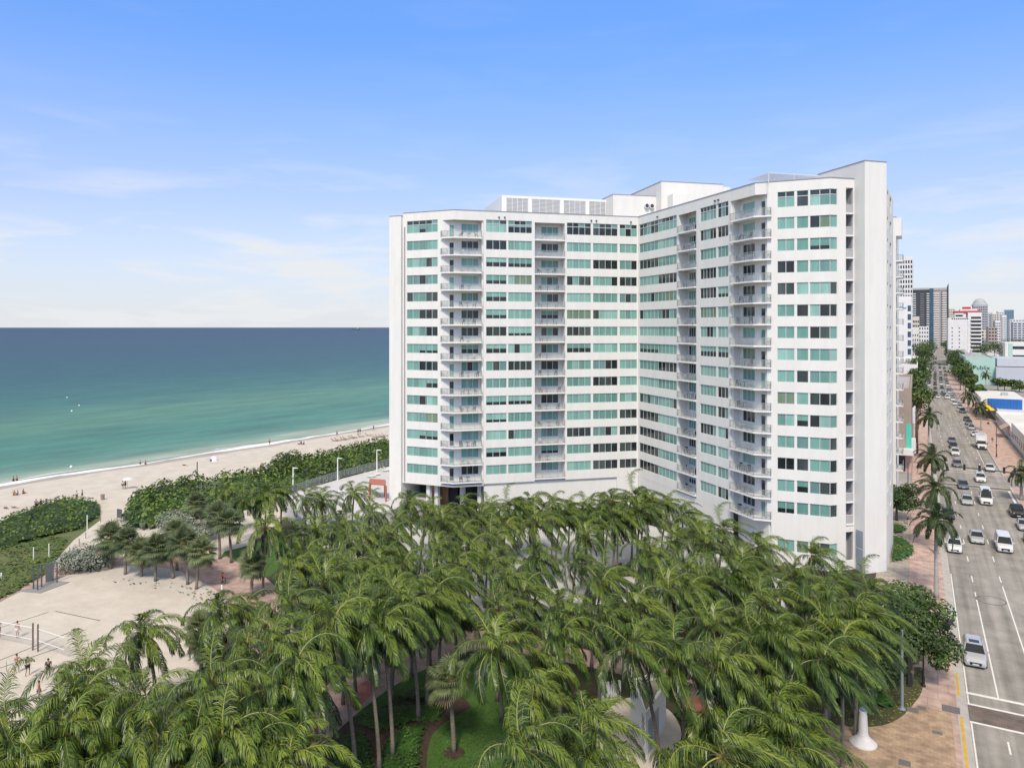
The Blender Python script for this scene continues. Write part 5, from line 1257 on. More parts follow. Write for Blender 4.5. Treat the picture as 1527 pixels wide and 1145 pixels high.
add(t, 'blue_screen', 'b_blue', lambda b: (b.box(xa,xb,299,299.3,3.95,7.4), [b.box(xa+.2+i*.9,xa+.45+i*.9,298.9,298.998,3.95,7.35) for i in range(int((xb-xa-.5)/.9))]))
add(t, 'upper_roof', ['b_white','b_roofw'], lambda b: (b.box(xa-2,xb+1,299.31,334,3.95,7.5), b.box(xa-1.7,xb+.7,299.6,333.6,7.5,7.56,1)))
add(t, 'rooftop_unit', 'b_grey', lambda b: [b.box(xa+5+i*9,xa+7+i*9,312+i%2*6,314.5+i%2*6,7.55,8.6) for i in range(5)])
t = thing('yellow_umbrella', 'yellow parasol canopy in front of the stores on the right pavement', 'parasol', (20.8,296,.13))
add(t, 'canopy', 'yell', lambda b: b.lathe([(2.6,3.6),(2.5,3.75),(.3,5.6),(.02,5.8)], (20.8,296,.13), 8)); add(t, 'pole', 'black', lambda b: b.tube([(20.8,296,.13),(20.8,296,3.8)], .05))
Y = 480; t = block('supermarket', 'supermarket with a pale mint end wall and dark wall lettering', XA(1440,Y), XA(1484,Y), Y, Y+90, ZT(1460,533,Y), 'b_mint', roof='b_roofg')
zc = ZT(1463,548.5,Y)
text(t, 'wall_lettering', 'Publix', 3.3, (XA(1463.5,Y), Y-.06, zc), FR, 'black')
x1 = XA(1484,Y); t = block('grey_annex', 'long blue-grey annex of the supermarket with dark ground floor', x1+.05, x1+70, Y-6, Y+80, ZT(1500,547,Y), 'b_bluegrey', roof='b_roofg')
add(t, 'dark_opening', 'black', lambda b: b.box(x1+14, x1+60, Y-6.08, Y-6.002, .3, 3.6))
add(t, 'roof_box', 'b_bluegrey', lambda b: b.box(x1+2, x1+60, Y+14, Y+50, ZT(1500,548,Y), ZT(1500,536,Y)))
Y = 800; block('long_building', 'long low white building with a row of dark windows beyond the supermarket', XA(1445,Y), XA(1486,Y), Y, Y+30, ZT(1465,517,Y), 'b_white', rows=2, cols=8, fh=4.5, sill=4, pier=.6)
Y = 600; t = block('modern_building', 'white modern building with a green glass strip at the right edge', XA(1499,Y), XA(1527,Y)+40, Y, Y+40, ZT(1510,511,Y), 'b_white', rows=3, cols=2, fh=6, sill=5, wh=2, pier=.3)
add(t, 'glass_strip', 'b_mint', lambda b: b.box(XA(1504,Y), XA(1510,Y), Y-.3, Y-.05, 2, ZT(1510,512,Y)))
Y = 700; t = block('signboard_tower', 'plain white tower with a thin column of tiny windows and a dark sign', XA(1414,Y), XA(1443,Y), Y, Y+30, ZT(1428,474,Y), 'b_white')
xm = XA(1430.5,Y)
o = add(t, 'small_windows', 'win', lambda b: [b.box(xm-.4+j*-5, xm+.4+j*-5, Y-.05, Y-.002, 6+3.1*i, 7+3.1*i) for i in range(9) for j in (0,1)]); o['kind'] = 'stuff'
add(t, 'wall_sign', 'black', lambda b: [b.box(XA(1419,Y)+i*1.5, XA(1419,Y)+i*1.5+1.1, Y-.1, Y-.002, ZT(1428,476,Y), ZT(1428,474.6,Y)+.0) for i in range(8)])
add(t, 'roof_room', ['b_white','black'], lambda b: (b.box(XA(1424,Y),XA(1437,Y),Y+2,Y+20,ZT(1428,474,Y)-.8,ZT(1428,467,Y)), b.box(XA(1425,Y),XA(1436,Y),Y+1.9,Y+2,ZT(1428,472,Y),ZT(1428,469.5,Y),1)))
Y = 740; t = block('balcony_block', 'white balcony block with a red roof storey beside the signboard tower', XA(1443.3,Y), XA(1464,Y), Y, Y+30, ZT(1452,466,Y), 'b_white')
o = add(t, 'balcony_bands', ['win','b_white'], lambda b: [(b.box(XA(1448,Y), XA(1463,Y), Y-.06, Y-.002, 4+3.2*i, 5.9+3.2*i, 0), b.box(XA(1447.5,Y), XA(1464,Y), Y-1.2, Y-.07, 2.7+3.2*i, 3.9+3.2*i, 1)) for i in range(12)]); o['kind'] = 'stuff'
add(t, 'red_roof', ['b_red','b_white','redp'], lambda b: (b.box(XA(1423,Y),XA(1463,Y),Y+.5,Y+26,ZT(1452,466,Y)-.7,ZT(1452,463.5,Y),0), b.box(XA(1432,Y),XA(1458,Y),Y+3,Y+20,ZT(1452,463.5,Y),ZT(1452,460.5,Y),1), b.box(XA(1436,Y),XA(1448,Y),Y+2.9,Y+15,ZT(1452,460.5,Y),ZT(1452,457.5,Y),2)))
Y = 1100; t = block('domed_tower', 'grey tower with a rounded dome top behind the red roofed block', XA(1451.5,Y), XA(1473,Y), Y, Y+25, ZT(1462,455,Y), 'b_grey', rows=26, cols=8, fh=3.1, sill=4)
zz_ = ZT(1462,455,Y); xm = XA(1462,Y)
add(t, 'dome', 'b_grey', lambda b: b.lathe([(9.0,0),(8.8,2.0),(7.2,4.2),(6.8,5.5),(4.5,8.3),(2,9.4),(.3,9.8)], (xm,Y+12,zz_-.8), 14))
SK = [(1464,1478,492,1000,'b_tan','tan'),(1471,1480,466,1500,'b_bluegrey','pale blue-grey'),(1479,1489,468,1300,'b_cream','cream'),(1488,1497,464,1700,'b_white','slim white'),(1494,1501,470,1400,'b_white','white'),(1498,1512,462,1900,'b_glassb','blue glass'),
 (1506,1528,476,1500,'b_white','broad white'),(1511,1530,480,1250,'b_bluegrey','low blue-grey'),(1463,1471,476,1250,'b_grey','grey'),(1484,1492,478,1100,'b_white','low white'),(1440,1450,478,1500,'b_cream','pale cream'),(1415,1424,460,1700,'b_cream','far cream'),(1452,1485,492,900,'b_cream','wide low cream'),(1474,1487,488,860,'b_tan','low tan')]
for i, (a, b, yt, Y, m, w) in enumerate(SK):
    block('skyline_tower', f"{w} building in the distant skyline right of the avenue", XA(a,Y), XA(b,Y), Y, Y+30, ZT((a+b)/2,yt,Y), m, rows=int(ZT((a+b)/2,yt,Y)/3.4), cols=max(3,int((XA(b,Y)-XA(a,Y))/4)), fh=3.3, sill=3, pier=.35, wm='win' if m != 'b_glassb' else 'b_glass')
# low roofs filling the blocks
LR = random.Random(3); k = 0
NEAR = ['beyond the supermarket roof','behind the supermarket annex','by the signboard tower','behind the white modern building','far behind the modern building','beyond the balcony block','far right under the skyline','below the skyline towers','behind the hotel','beyond the striped tower','farthest on that side','right of the modern one','right of the annex','behind the blue wall at the edge','behind the warehouse at the edge']
for (xa, xb, ya, yb) in ((26,60,585,640),(70,120,650,720),(24,52,700,780),(64,120,740,790),(90,150,830,880),(30,70,880,940),(120,200,900,960),(80,140,960,1040),(-60,-8,640,700),(-50,-8,800,860),(-60,0,900,980),(150,240,640,700),(100,170,470,540),(85,150,330,390),(90,160,400,450)):
    hgt = LR.uniform(6,13); w = LR.choice(['b_white','b_white','b_cream','b_tan','b_bluegrey'])
    side_ = 'left' if xb < 3 else 'right'
    nm_ = ORD[k] if side_ == 'right' else ORD[k-8] if k >= 8 else ORD[k]
    block('low_building', f"low flat roofed {'grey' if 'grey' in w else w[2:]} building {'left' if side_ == 'left' else 'right'} of the avenue, {NEAR[k]}", rx(xa,ya), rx(xb,ya), ya, yb, hgt, w, rows=int(hgt/3.2), cols=max(3,int((xb-xa)/5)), side='fl', roof=LR.choice(['b_roofw','b_roofg'])); k += 1
# ---------------------------------------------------------------- vehicles (front towards -Y)
def paint(k, c, metal=.0): M[k] = mat('car_'+k, c, .28, metal=metal, var=.03, scale=2, coat=.6)
for k, c in (('c_white',(.74,.74,.73)),('c_silver',(.45,.46,.47)),('c_grey',(.16,.165,.17)),('c_dark',(.022,.024,.027)),('c_blue',(.085,.115,.16)),('c_red',(.30,.03,.03)),('c_yellow',(.6,.42,.04)),('c_green',(.06,.09,.07))): paint(k, c)
M['cglass'] = mat('car_glass', (.018,.024,.028), .06, var=.3, scale=1)
M['tyre'] = mat('tyre', (.018,.018,.018), .85); M['rim'] = mat('rim', (.42,.43,.44), .35, metal=.7)
M['lamp'] = mat('headlamp', (.62,.65,.68), .12); M['grille'] = mat('grille', (.015,.015,.016), .4); M['chrome'] = mat('chrome', (.6,.6,.6), .2, metal=1)
def loft(mb, secs, m=0, close=True):
    n = len(secs[0]); i0 = len(mb.v)
    for s in secs: mb.v += [tuple(p) for p in s]
    for k in range(len(secs)-1):
        for j in range(n):
            a = i0+k*n+j; b = i0+k*n+(j+1) % n
            mb.f.append((a, a+n, b+n, b)); mb.m.append(m)
    if close:
        mb.f.append(tuple(i0+j for j in range(n))); mb.m.append(m)
        mb.f.append(tuple(i0+(len(secs)-1)*n+j for j in range(n-1,-1,-1))); mb.m.append(m)
def ring(y, z0, z1, w0, w1, r=.10):       # section across the car at y
    return [(-w0+r*.6,y,z0),(w0-r*.6,y,z0),(w0,y,z0+r),(w0,y,(z0+z1)/2),(w1,y,z1-r*.9),(w1-r*1.2,y,z1),(-w1+r*1.2,y,z1),(-w1,y,z1-r*.9),(-w0,y,(z0+z1)/2),(-w0,y,z0+r)]
def lerp(a, b, t): return a+(b-a)*t
SPEC = {  # len, width, height, body profile (y frac, z0, z1, w), glasshouse (y frac bottom front, top front, top rear, bottom rear)
 'sedan': dict(L=4.75, W=.91, belt=.92, H=1.45, hood=.80, nose=.62, gh=(-.17,.0,.22,.36), tail=.95),
 'suv': dict(L=4.7, W=.94, belt=1.08, H=1.70, hood=.98, nose=.78, gh=(-.20,-.06,.40,.47), tail=1.08),
 'van': dict(L=5.6, W=1.0, belt=1.22, H=2.08, hood=1.06, nose=.88, gh=(-.30,-.19,.47,.485), tail=1.22),
 'cargo': dict(L=5.9, W=1.0, belt=1.35, H=2.55, hood=1.15, nose=.92, gh=(-.34,-.22,.47,.485), tail=1.35),
 'pickup': dict(L=5.7, W=.98, belt=1.18, H=1.85, hood=1.10, nose=.92, gh=(-.17,-.06,.13,.17), tail=1.15)}
def car_model(kind, col):
    s = SPEC[kind]; Ln, W = s['L'], s['W']; hl = Ln/2
    t = bpy.data.objects.new('car', None); COL.objects.link(t)
    P_ = lambda mb, nm, mats, par=t, smooth=False: mb.build(nm, mats, par, smooth, o=(0,0,0))
    mb = MB(); g0, g1, g2, g3 = [q*Ln for q in s['gh']]
    b = s['belt']
    prof = [(-hl,.34,s['nose']-.10,W*.72),(-hl+.10,.24,s['nose'],W*.88),(-hl+.5,.20,lerp(s['nose'],s['hood'],.7),W*.97),(g0-.05,.20,s['hood'],W),(g0+.2,.20,b,W),(g3-.1,.20,b,W),(min(g3+.25,hl-.35),.22,s['tail'],W*.99),(hl-.12,.28,s['tail']-.03,W*.93),(hl,.40,s['tail']-.15,W*.82)]
    loft(mb, [ring(y,z0,z1,w,w*.955,.12) for y,z0,z1,w in prof])
    body = P_(mb, 'body', [col], smooth=False)
    gw, rw = W*.93, W*.74; H_ = s['H']
    mb = MB(); zc = b-.04
    mb.hexa([(-gw,g0,zc),(gw,g0,zc),(gw,g3,zc),(-gw,g3,zc)], [(-rw,g1,H_-.05),(rw,g1,H_-.05),(rw,g2,H_-.05),(-rw,g2,H_-.05)])
    P_(mb, 'windows', ['cglass'])
    mb = MB(); r2 = rw+.02
    loft(mb, [[(-r2*.8,y,z),(r2*.8,y,z),(r2,y,z-.06),(-r2,y,z-.06)] for y, z in ((g1-.06,H_-.04),(g1+.25,H_),(g2-.25,H_),(g2+.08,H_-.04))])
    P_(mb, 'roof', [col])
    def pil(a, c, r): mb = MB(); mb.tube([a, c], r, 4); P_(mb, 'pillar', [col])
    for sx in (-1,1):
        for (ya, yb_) in ((g0,g1),(g3,g2)): pil((sx*gw*.985,ya,zc),(sx*rw*1.01,yb_,H_-.06), .045)
        pil((sx*gw*1.0,lerp(g0,g3,.52),zc),(sx*rw*1.02,lerp(g1,g2,.5),H_-.06), .04)
        if kind in ('van','cargo','suv'): pil((sx*gw,lerp(g0,g3,.78),zc),(sx*rw*1.02,lerp(g1,g2,.76),H_-.06), .05)
    if kind == 'cargo':
        mb = MB(); mb.box(-gw*1.01,gw*1.01,lerp(g0,g3,.40),g3-.1,zc,zc+.72); P_(mb, 'side_panel', [col]); mb = MB(); mb.box(-.45,.45,g1-.2,g1+.25,H_-.02,H_+.14); P_(mb, 'roof_unit', ['grille'])
    if kind == 'pickup':
        mb = MB(); mb.box(-W*.80,W*.80,g3+.15,hl-.15,b-.03,b+.012); P_(mb, 'cargo_bed', ['grille'])
    for sx in (-1,1):
        mb = MB(); mb.hexa([(sx*W*.55-.17,-hl-.0,s['nose']-.18),(sx*W*.55+.17,-hl+.06,s['nose']-.18),(sx*W*.55+.17,-hl+.3,s['nose']-.18),(sx*W*.55-.17,-hl+.3,s['nose']-.18)],
            [(sx*W*.55-.17,-hl+.05,s['nose']-.02),(sx*W*.55+.17,-hl+.12,s['nose']+.0),(sx*W*.55+.17,-hl+.32,s['nose']+.03),(sx*W*.55-.17,-hl+.32,s['nose']+.03)]); P_(mb, 'headlight', ['lamp'])
        mb = MB(); mb.box(*sorted((sx*W*.98,sx*(W+.2))),g0+.28,g0+.40,b-.02,b+.14); P_(mb, 'mirror', [col])
        for wy in (-.315*Ln, .29*Ln):
            mb = MB(); mb.tube([(sx*(W-.20),wy,.33),(sx*(W+.015),wy,.33)], .33, 16); wh = P_(mb, 'wheel', ['tyre'])
            mb = MB(); mb.tube([(sx*(W-.02),wy,.33),(sx*(W+.022),wy,.33)], .21, 10); P_(mb, 'rim', ['rim'], wh)
    mb = MB(); mb.box(-W*.50,W*.50,-hl-.012,-hl+.1,.38,s['nose']-.16); P_(mb, 'grille', ['grille'])
    mb = MB(); mb.box(-.26,.26,-hl-.03,-hl-.013,.40,.52); P_(mb, 'number_plate', ['lamp'])
    if kind == 'suv':
        for sx in (-1,1): mb = MB(); mb.tube([(sx*rw*.93,g1+.2,H_+.05),(sx*rw*.93,g2-.1,H_+.05)], .025, 4); P_(mb, 'roof_rail', ['chrome'])
        mb = MB(); mb.box(-.42,.42,g1+.15,g1+.85,H_+.001,H_+.012); P_(mb, 'sunroof', ['cglass'])
    return kids(t)
def truck_model():
    t = bpy.data.objects.new('truck', None); COL.objects.link(t)
    P_ = lambda mb, nm, mats, par=t: mb.build(nm, mats, par, False, o=(0,0,0))
    mb = MB(); mb.box(-1.2,1.2,-1.4,4.4,.85,3.55); mb.box(-1.22,1.22,-1.42,4.42,3.5,3.58); P_(mb, 'cargo_box', ['c_white'])
    mb = MB(); loft(mb, [ring(-3.6,.5,1.15,.85,.82),ring(-3.3,.4,1.35,1.0,.97),ring(-2.6,.4,1.5,1.02,1.0),ring(-1.5,.4,1.5,1.02,1.0)]); P_(mb, 'cab', ['c_white'])
    mb = MB(); mb.hexa([(-.95,-2.7,1.45),(.95,-2.7,1.45),(.95,-1.5,1.45),(-.95,-1.5,1.45)], [(-.85,-2.2,2.25),(.85,-2.2,2.25),(.85,-1.5,2.25),(-.85,-1.5,2.25)]); P_(mb, 'windows', ['cglass'])
    mb = MB(); mb.box(-.88,.88,-2.22,-1.45,2.25,2.36); P_(mb, 'cab_roof', ['c_white'])
    mb = MB(); mb.box(-.6,.6,-3.63,-3.5,.55,.98); P_(mb, 'grille', ['grille'])
    for sx in (-1,1):
        mb = MB(); mb.box(sx*.82-.15,sx*.82+.15,-3.52,-3.3,.85,1.1); P_(mb, 'headlight', ['lamp'])
        mb = MB(); mb.box(*sorted((sx*1.02,sx*1.3)),-2.5,-2.4,1.4,1.8); P_(mb, 'mirror', ['black'])
        for wy in (-2.6, 2.9):
            mb = MB(); mb.tube([(sx*.78,wy,.42),(sx*1.05,wy,.42)], .42, 16); w_ = P_(mb, 'wheel', ['tyre'])
            mb = MB(); mb.tube([(sx*1.03,wy,.42),(sx*1.06,wy,.42)], .25, 10); P_(mb, 'rim', ['rim'], w_)
    return kids(t)
MODELS = {}; USED = set()
def car(kind, col, x, y, label, rz=0.0, group='cars on the avenue'):
    key = (kind, col)
    if key not in MODELS: MODELS[key] = truck_model() if kind == 'truck' else car_model(kind, col)
    m = MODELS[key]
    if key in USED: o = dup(m)
    else: o = m; USED.add(key)
    o.name = {'van':'van','cargo':'van','truck':'box_truck','pickup':'pickup_truck','suv':'suv','sedan':'car'}[kind]
    o.location = (x, y, .012); o.rotation_euler = (0,0,rz)
    return tag(o, label, {'van':'van','cargo':'van','truck':'truck','pickup':'pickup truck'}.get(kind,'car'), group)
def at(px, py, back=2.2): g_ = G(px, py); return g_.x, g_.y+back
def carp(kind, col, px, py, label, rz=0.0, **k): x, y = at(px, py); return car(kind, col, x, y, label, rz, **k)
carp('suv','c_silver',1455,997,'silver car with dark sunroof nearest the camera, just before the crosswalk')
carp('sedan','c_silver',1458,812,'silver sedan in the left lane beside the white passenger van')
carp('van','c_white',1499,824,'big white passenger van facing the camera')
carp('sedan','c_silver',1443,754,'silver sedan left of the white high-roof van')
carp('cargo','c_white',1471,753,'white high-roof van stopped past the mast arm crosswalk')
carp('sedan','c_blue',1437,730,'blue-grey sedan crossing under the signal arm')
carp('suv','c_white',1463,720,'white crossover on the crosswalk under the signal arm')
carp('sedan','c_white',1477,704,'white sedan parked by the right kerb beyond the signal arm')
carp('sedan','c_grey',1428,697,'dark grey sedan behind the blue-grey sedan')
carp('suv','c_white',1425,680,'white crossover in the queue behind the dark grey sedan')
carp('sedan','c_dark',1422,669,'black sedan behind the white crossover in the queue')
carp('sedan','c_grey',1420,661,'grey sedan last in the queue behind the black sedan')
carp('truck','c_white',1464,670,'white box truck parked along the right kerb')
car('pickup','c_dark',14.9,at(1508,773)[1]+1.0,'black pickup truck parked at the right kerb, farthest of its row')
car('sedan','c_silver',14.9,at(1515,790)[1]-.6,'silver sedan parked behind the black pickup at the right kerb')
car('sedan','c_grey',14.9,at(1521,808)[1]-2.2,'dark grey sedan parked third in the right kerb row')
car('suv','c_dark',14.9,at(1525,828)[1]-3.4,'black crossover nearest the camera in the right kerb row')
car('sedan','c_dark',4.6,at(1422,776)[1],'black sedan half hidden behind the royal palm fronds')
car('suv','c_white',4.7,at(1427,826)[1],'white crossover behind the nearest royal palm at the left kerb')
for i, (px, py, kd, col, w) in enumerate(((1450,651,'sedan','c_white','white'),(1444,641,'sedan','c_silver','silver'),(1442,634,'suv','c_grey','grey'),(1440,628,'sedan','c_dark','black'),(1433,616,'suv','c_blue','blue'),(1429,609,'sedan','c_silver','pale silver'))):
    y_ = at(px, py)[1]; car(kd, col, 14.95, y_, f"{w} car parked at the right kerb up the avenue from the white truck", group='cars parked up the avenue')
carp('sedan','c_white',1399,594,'white car crossing the far intersection'); carp('suv','c_white',1413,595,'white crossover right of the white car at the far intersection'); carp('sedan','c_white',1409,590,'white car behind the white crossover at the far intersection'); carp('sedan','c_silver',1389,593,'silver car at the left kerb of the far intersection')
# small cars far up the avenue
FCM = {}
def far_car(col):
    mb = MB(); loft(mb, [ring(-2.3,.3,.65,.8,.78),ring(-2.0,.22,.75,.9,.88),ring(-.9,.2,.9,.91,.88),ring(1.8,.2,.95,.91,.88),ring(2.3,.35,.85,.8,.78)], 0)
    mb.hexa([(-.86,-.9,.86),(.86,-.9,.86),(.86,1.7,.86),(-.86,1.7,.86)], [(-.68,-.1,1.4),(.68,-.1,1.4),(.68,1.1,1.4),(-.68,1.1,1.4)], 1)
    mb.box(-.69,.69,-.12,1.12,1.401,1.45,0)
    for sx in (-1,1):
        for wy in (-1.45,1.35): mb.tube([(sx*.7,wy,.32),(sx*.93,wy,.32)], .32, 10, 2)
        mb.box(sx*.55-.16,sx*.55+.16,-2.33,-2.1,.5,.66,3)
    return mb.mesh('far_car', [col,'cglass','tyre','lamp'])
FC = [far_car(c) for c in ('c_white','c_silver','c_grey','c_dark','c_blue','c_red')]
CW = ['white','silver','grey','black','blue','red']
CRn = random.Random(12); nfc = 0
lanes = [5.0, 8.0, 11.0, 13.9]; ROWN = {}
for lane, ys in ((0,[395,404,452,478,500,540,565,590,640,680,720,790,860]),(1,[394,402,430,462,488,520,552,575,610,655,700,750,830]),(2,[396,405,441,470,496,515,545,580,620,660,710,770]),(3,[352,372,380,410,420,458,485,505,530,560,600,650])):
    for y in ys:
        c = CRn.choice([0,0,1,2,3,3,4]) if not (y < 410 and lane < 3) else 3; nfc += 1
        o = obj('far_car', FC[c]); yy = y+CRn.uniform(-2,2); o.location = (rx(lanes[lane]+CRn.uniform(-.2,.2), yy), yy, .01)
        ROWN.setdefault((c, lane), []).append((yy, o))
LN = ['left lane','middle left lane','middle right lane','right lane']
for (c, lane), q in ROWN.items():
    q.sort(key=lambda a: a[0])
    for i, (yy, o) in enumerate(q): tag(o, f"small {CW[c]} car far up the avenue, {LN[lane]}, {ORD[i]} {CW[c]} one from the front", 'car', 'cars far up the avenue')
gx, gy = G(928,857)[:2]; car('sedan','c_dark',gx,gy,'dark sedan on the concrete driveway between the palms', rz=radians(-55), group='cars on the driveway')
gx, gy = G(1062,872)[:2]; car('suv','c_white',gx,gy,'white crossover on the driveway half hidden by palms', rz=radians(-60), group='cars on the driveway')
# ---------------------------------------------------------------- people
M['skin'] = mat('skin', (.42,.24,.16), .6, rnd=.25); M['hair'] = mat('hair', (.03,.02,.015), .7, rnd=.4); M['eye'] = mat('eye', (.01,.01,.01), .3)
for k, c in (('k_white',(.75,.75,.74)),('k_black',(.02,.02,.022)),('k_red',(.45,.05,.04)),('k_orange',(.55,.17,.05)),('k_blue',(.06,.10,.25)),('k_teal',(.05,.25,.25)),('k_grey',(.25,.25,.26)),('k_pink',(.6,.25,.28))): M[k] = mat('cloth_'+k, c, .85, var=.12, scale=6)
def skin_mesh(name, nodes, edges, mats, extra=None, sub=1):
    """nodes: name -> (pos, radius); one skinned surface grown along the edges"""
    ks = list(nodes); ix = {k: i for i, k in enumerate(ks)}
    me = bpy.data.meshes.new(name); me.from_pydata([nodes[k][0] for k in ks], [(ix[a], ix[b]) for a, b in edges], [])
    o = bpy.data.objects.new(name, me); COL.objects.link(o)
    o.modifiers.new('s', 'SKIN'); sv = me.skin_vertices[0].data
    for i, k in enumerate(ks):
        r = nodes[k][1]; sv[i].radius = r if isinstance(r, tuple) else (r, r); sv[i].use_root = (i == 0)
    m2 = o.modifiers.new('u', 'SUBSURF'); m2.levels = sub; m2.render_levels = sub
    dg = bpy.context.evaluated_depsgraph_get(); dg.update()
    r = bpy.data.meshes.new_from_object(o.evaluated_get(dg)); bpy.data.objects.remove(o)
    r.name = name; r.materials.clear()
    for k in mats: r.materials.append(M[k])
    r.polygons.foreach_set('use_smooth', [True]*len(r.polygons))
    return r
def joints(pose):
    J = dict(pel=(0,0,.95), wst=(0,0,1.10), chs=(0,0,1.32), nck=(0,0,1.50), hd0=(0,-.01,1.58), hd1=(0,-.02,1.70),
        shl=(-.19,0,1.43), shr=(.19,0,1.43), ell=(-.25,.02,1.16), elr=(.25,.02,1.16), wrl=(-.27,-.05,.92), wrr=(.27,-.05,.92),
        hpl=(-.10,0,.92), hpr=(.10,0,.92), knl=(-.11,-.02,.50), knr=(.11,-.02,.50), anl=(-.11,.02,.08), anr=(.11,.02,.08), tol=(-.13,-.17,.03), tor=(.13,-.17,.03))
    U = {}
    if pose == 'walk': U = dict(knl=(-.10,-.17,.52), anl=(-.10,-.24,.10), tol=(-.11,-.42,.06), knr=(.10,.06,.50), anr=(.10,.30,.13), tor=(.11,.15,.03), ell=(-.25,.14,1.18), wrl=(-.26,.16,.94), elr=(.25,-.10,1.18), wrr=(.24,-.24,1.0))
    if pose == 'play': U = dict(ell=(-.24,-.14,1.22), wrl=(-.10,-.36,1.22), elr=(.25,-.12,1.24), wrr=(.14,-.38,1.32), knl=(-.15,-.10,.50), knr=(.15,-.06,.50), anl=(-.18,.04,.08), anr=(.18,.06,.08), tol=(-.20,-.15,.03), tor=(.20,-.13,.03))
    if pose == 'ride': U = dict(pel=(0,.12,.96), wst=(0,.05,1.10), chs=(0,-.10,1.28), nck=(0,-.20,1.42), hd0=(0,-.25,1.49), hd1=(0,-.29,1.60), shl=(-.18,-.16,1.36), shr=(.18,-.16,1.36), ell=(-.24,-.32,1.18), elr=(.24,-.32,1.18), wrl=(-.24,-.52,1.05), wrr=(.24,-.52,1.05),
        hpl=(-.09,.10,.92), hpr=(.09,.10,.92), knl=(-.11,-.22,.78), knr=(.11,-.14,.58), anl=(-.11,-.06,.44), anr=(.11,.0,.20), tol=(-.11,-.22,.40), tor=(.11,-.17,.15))
    if pose == 'sit': U = dict(pel=(0,0,.12), wst=(0,.06,.27), chs=(0,.10,.48), nck=(0,.06,.66), hd0=(0,.04,.74), hd1=(0,.02,.86), shl=(-.19,.09,.59), shr=(.19,.09,.59), ell=(-.24,.0,.36), elr=(.24,.0,.36), wrl=(-.16,-.20,.38), wrr=(.16,-.20,.38),
        hpl=(-.10,-.02,.11), hpr=(.10,-.02,.11), knl=(-.13,-.34,.42), knr=(.13,-.34,.42), anl=(-.12,-.50,.07), anr=(.12,-.50,.07), tol=(-.13,-.66,.03), tor=(.13,-.66,.03))
    if pose == 'lie': U = dict(pel=(0,0,.13), wst=(0,.16,.12), chs=(0,.38,.14), nck=(0,.56,.14), hd0=(0,.64,.15), hd1=(0,.76,.17), shl=(-.19,.49,.13), shr=(.19,.49,.13), ell=(-.30,.28,.08), elr=(.30,.28,.08), wrl=(-.30,.04,.06), wrr=(.30,.04,.06),
        hpl=(-.10,-.04,.12), hpr=(.10,-.04,.12), knl=(-.13,-.46,.16), knr=(.13,-.44,.10), anl=(-.14,-.86,.07), anr=(.14,-.86,.07), tol=(-.16,-.92,.20), tor=(.16,-.92,.20))
    J.update(U); return J
RAD = dict(pel=(.15,.11), wst=(.125,.095), chs=(.155,.105), nck=.055, hd0=(.068,.075), hd1=(.078,.09), shl=.062, shr=.062, ell=.042, elr=.042, wrl=.028, wrr=.028, hpl=.088, hpr=.088, knl=.056, knr=.056, anl=.036, anr=.036, tol=.03, tor=.03)
EDG = [('pel','wst'),('wst','chs'),('chs','nck'),('nck','hd0'),('hd0','hd1'),('chs','shl'),('chs','shr'),('shl','ell'),('ell','wrl'),('shr','elr'),('elr','wrr'),('pel','hpl'),('pel','hpr'),('hpl','knl'),('knl','anl'),('anl','tol'),('hpr','knr'),('knr','anr'),('anr','tor')]
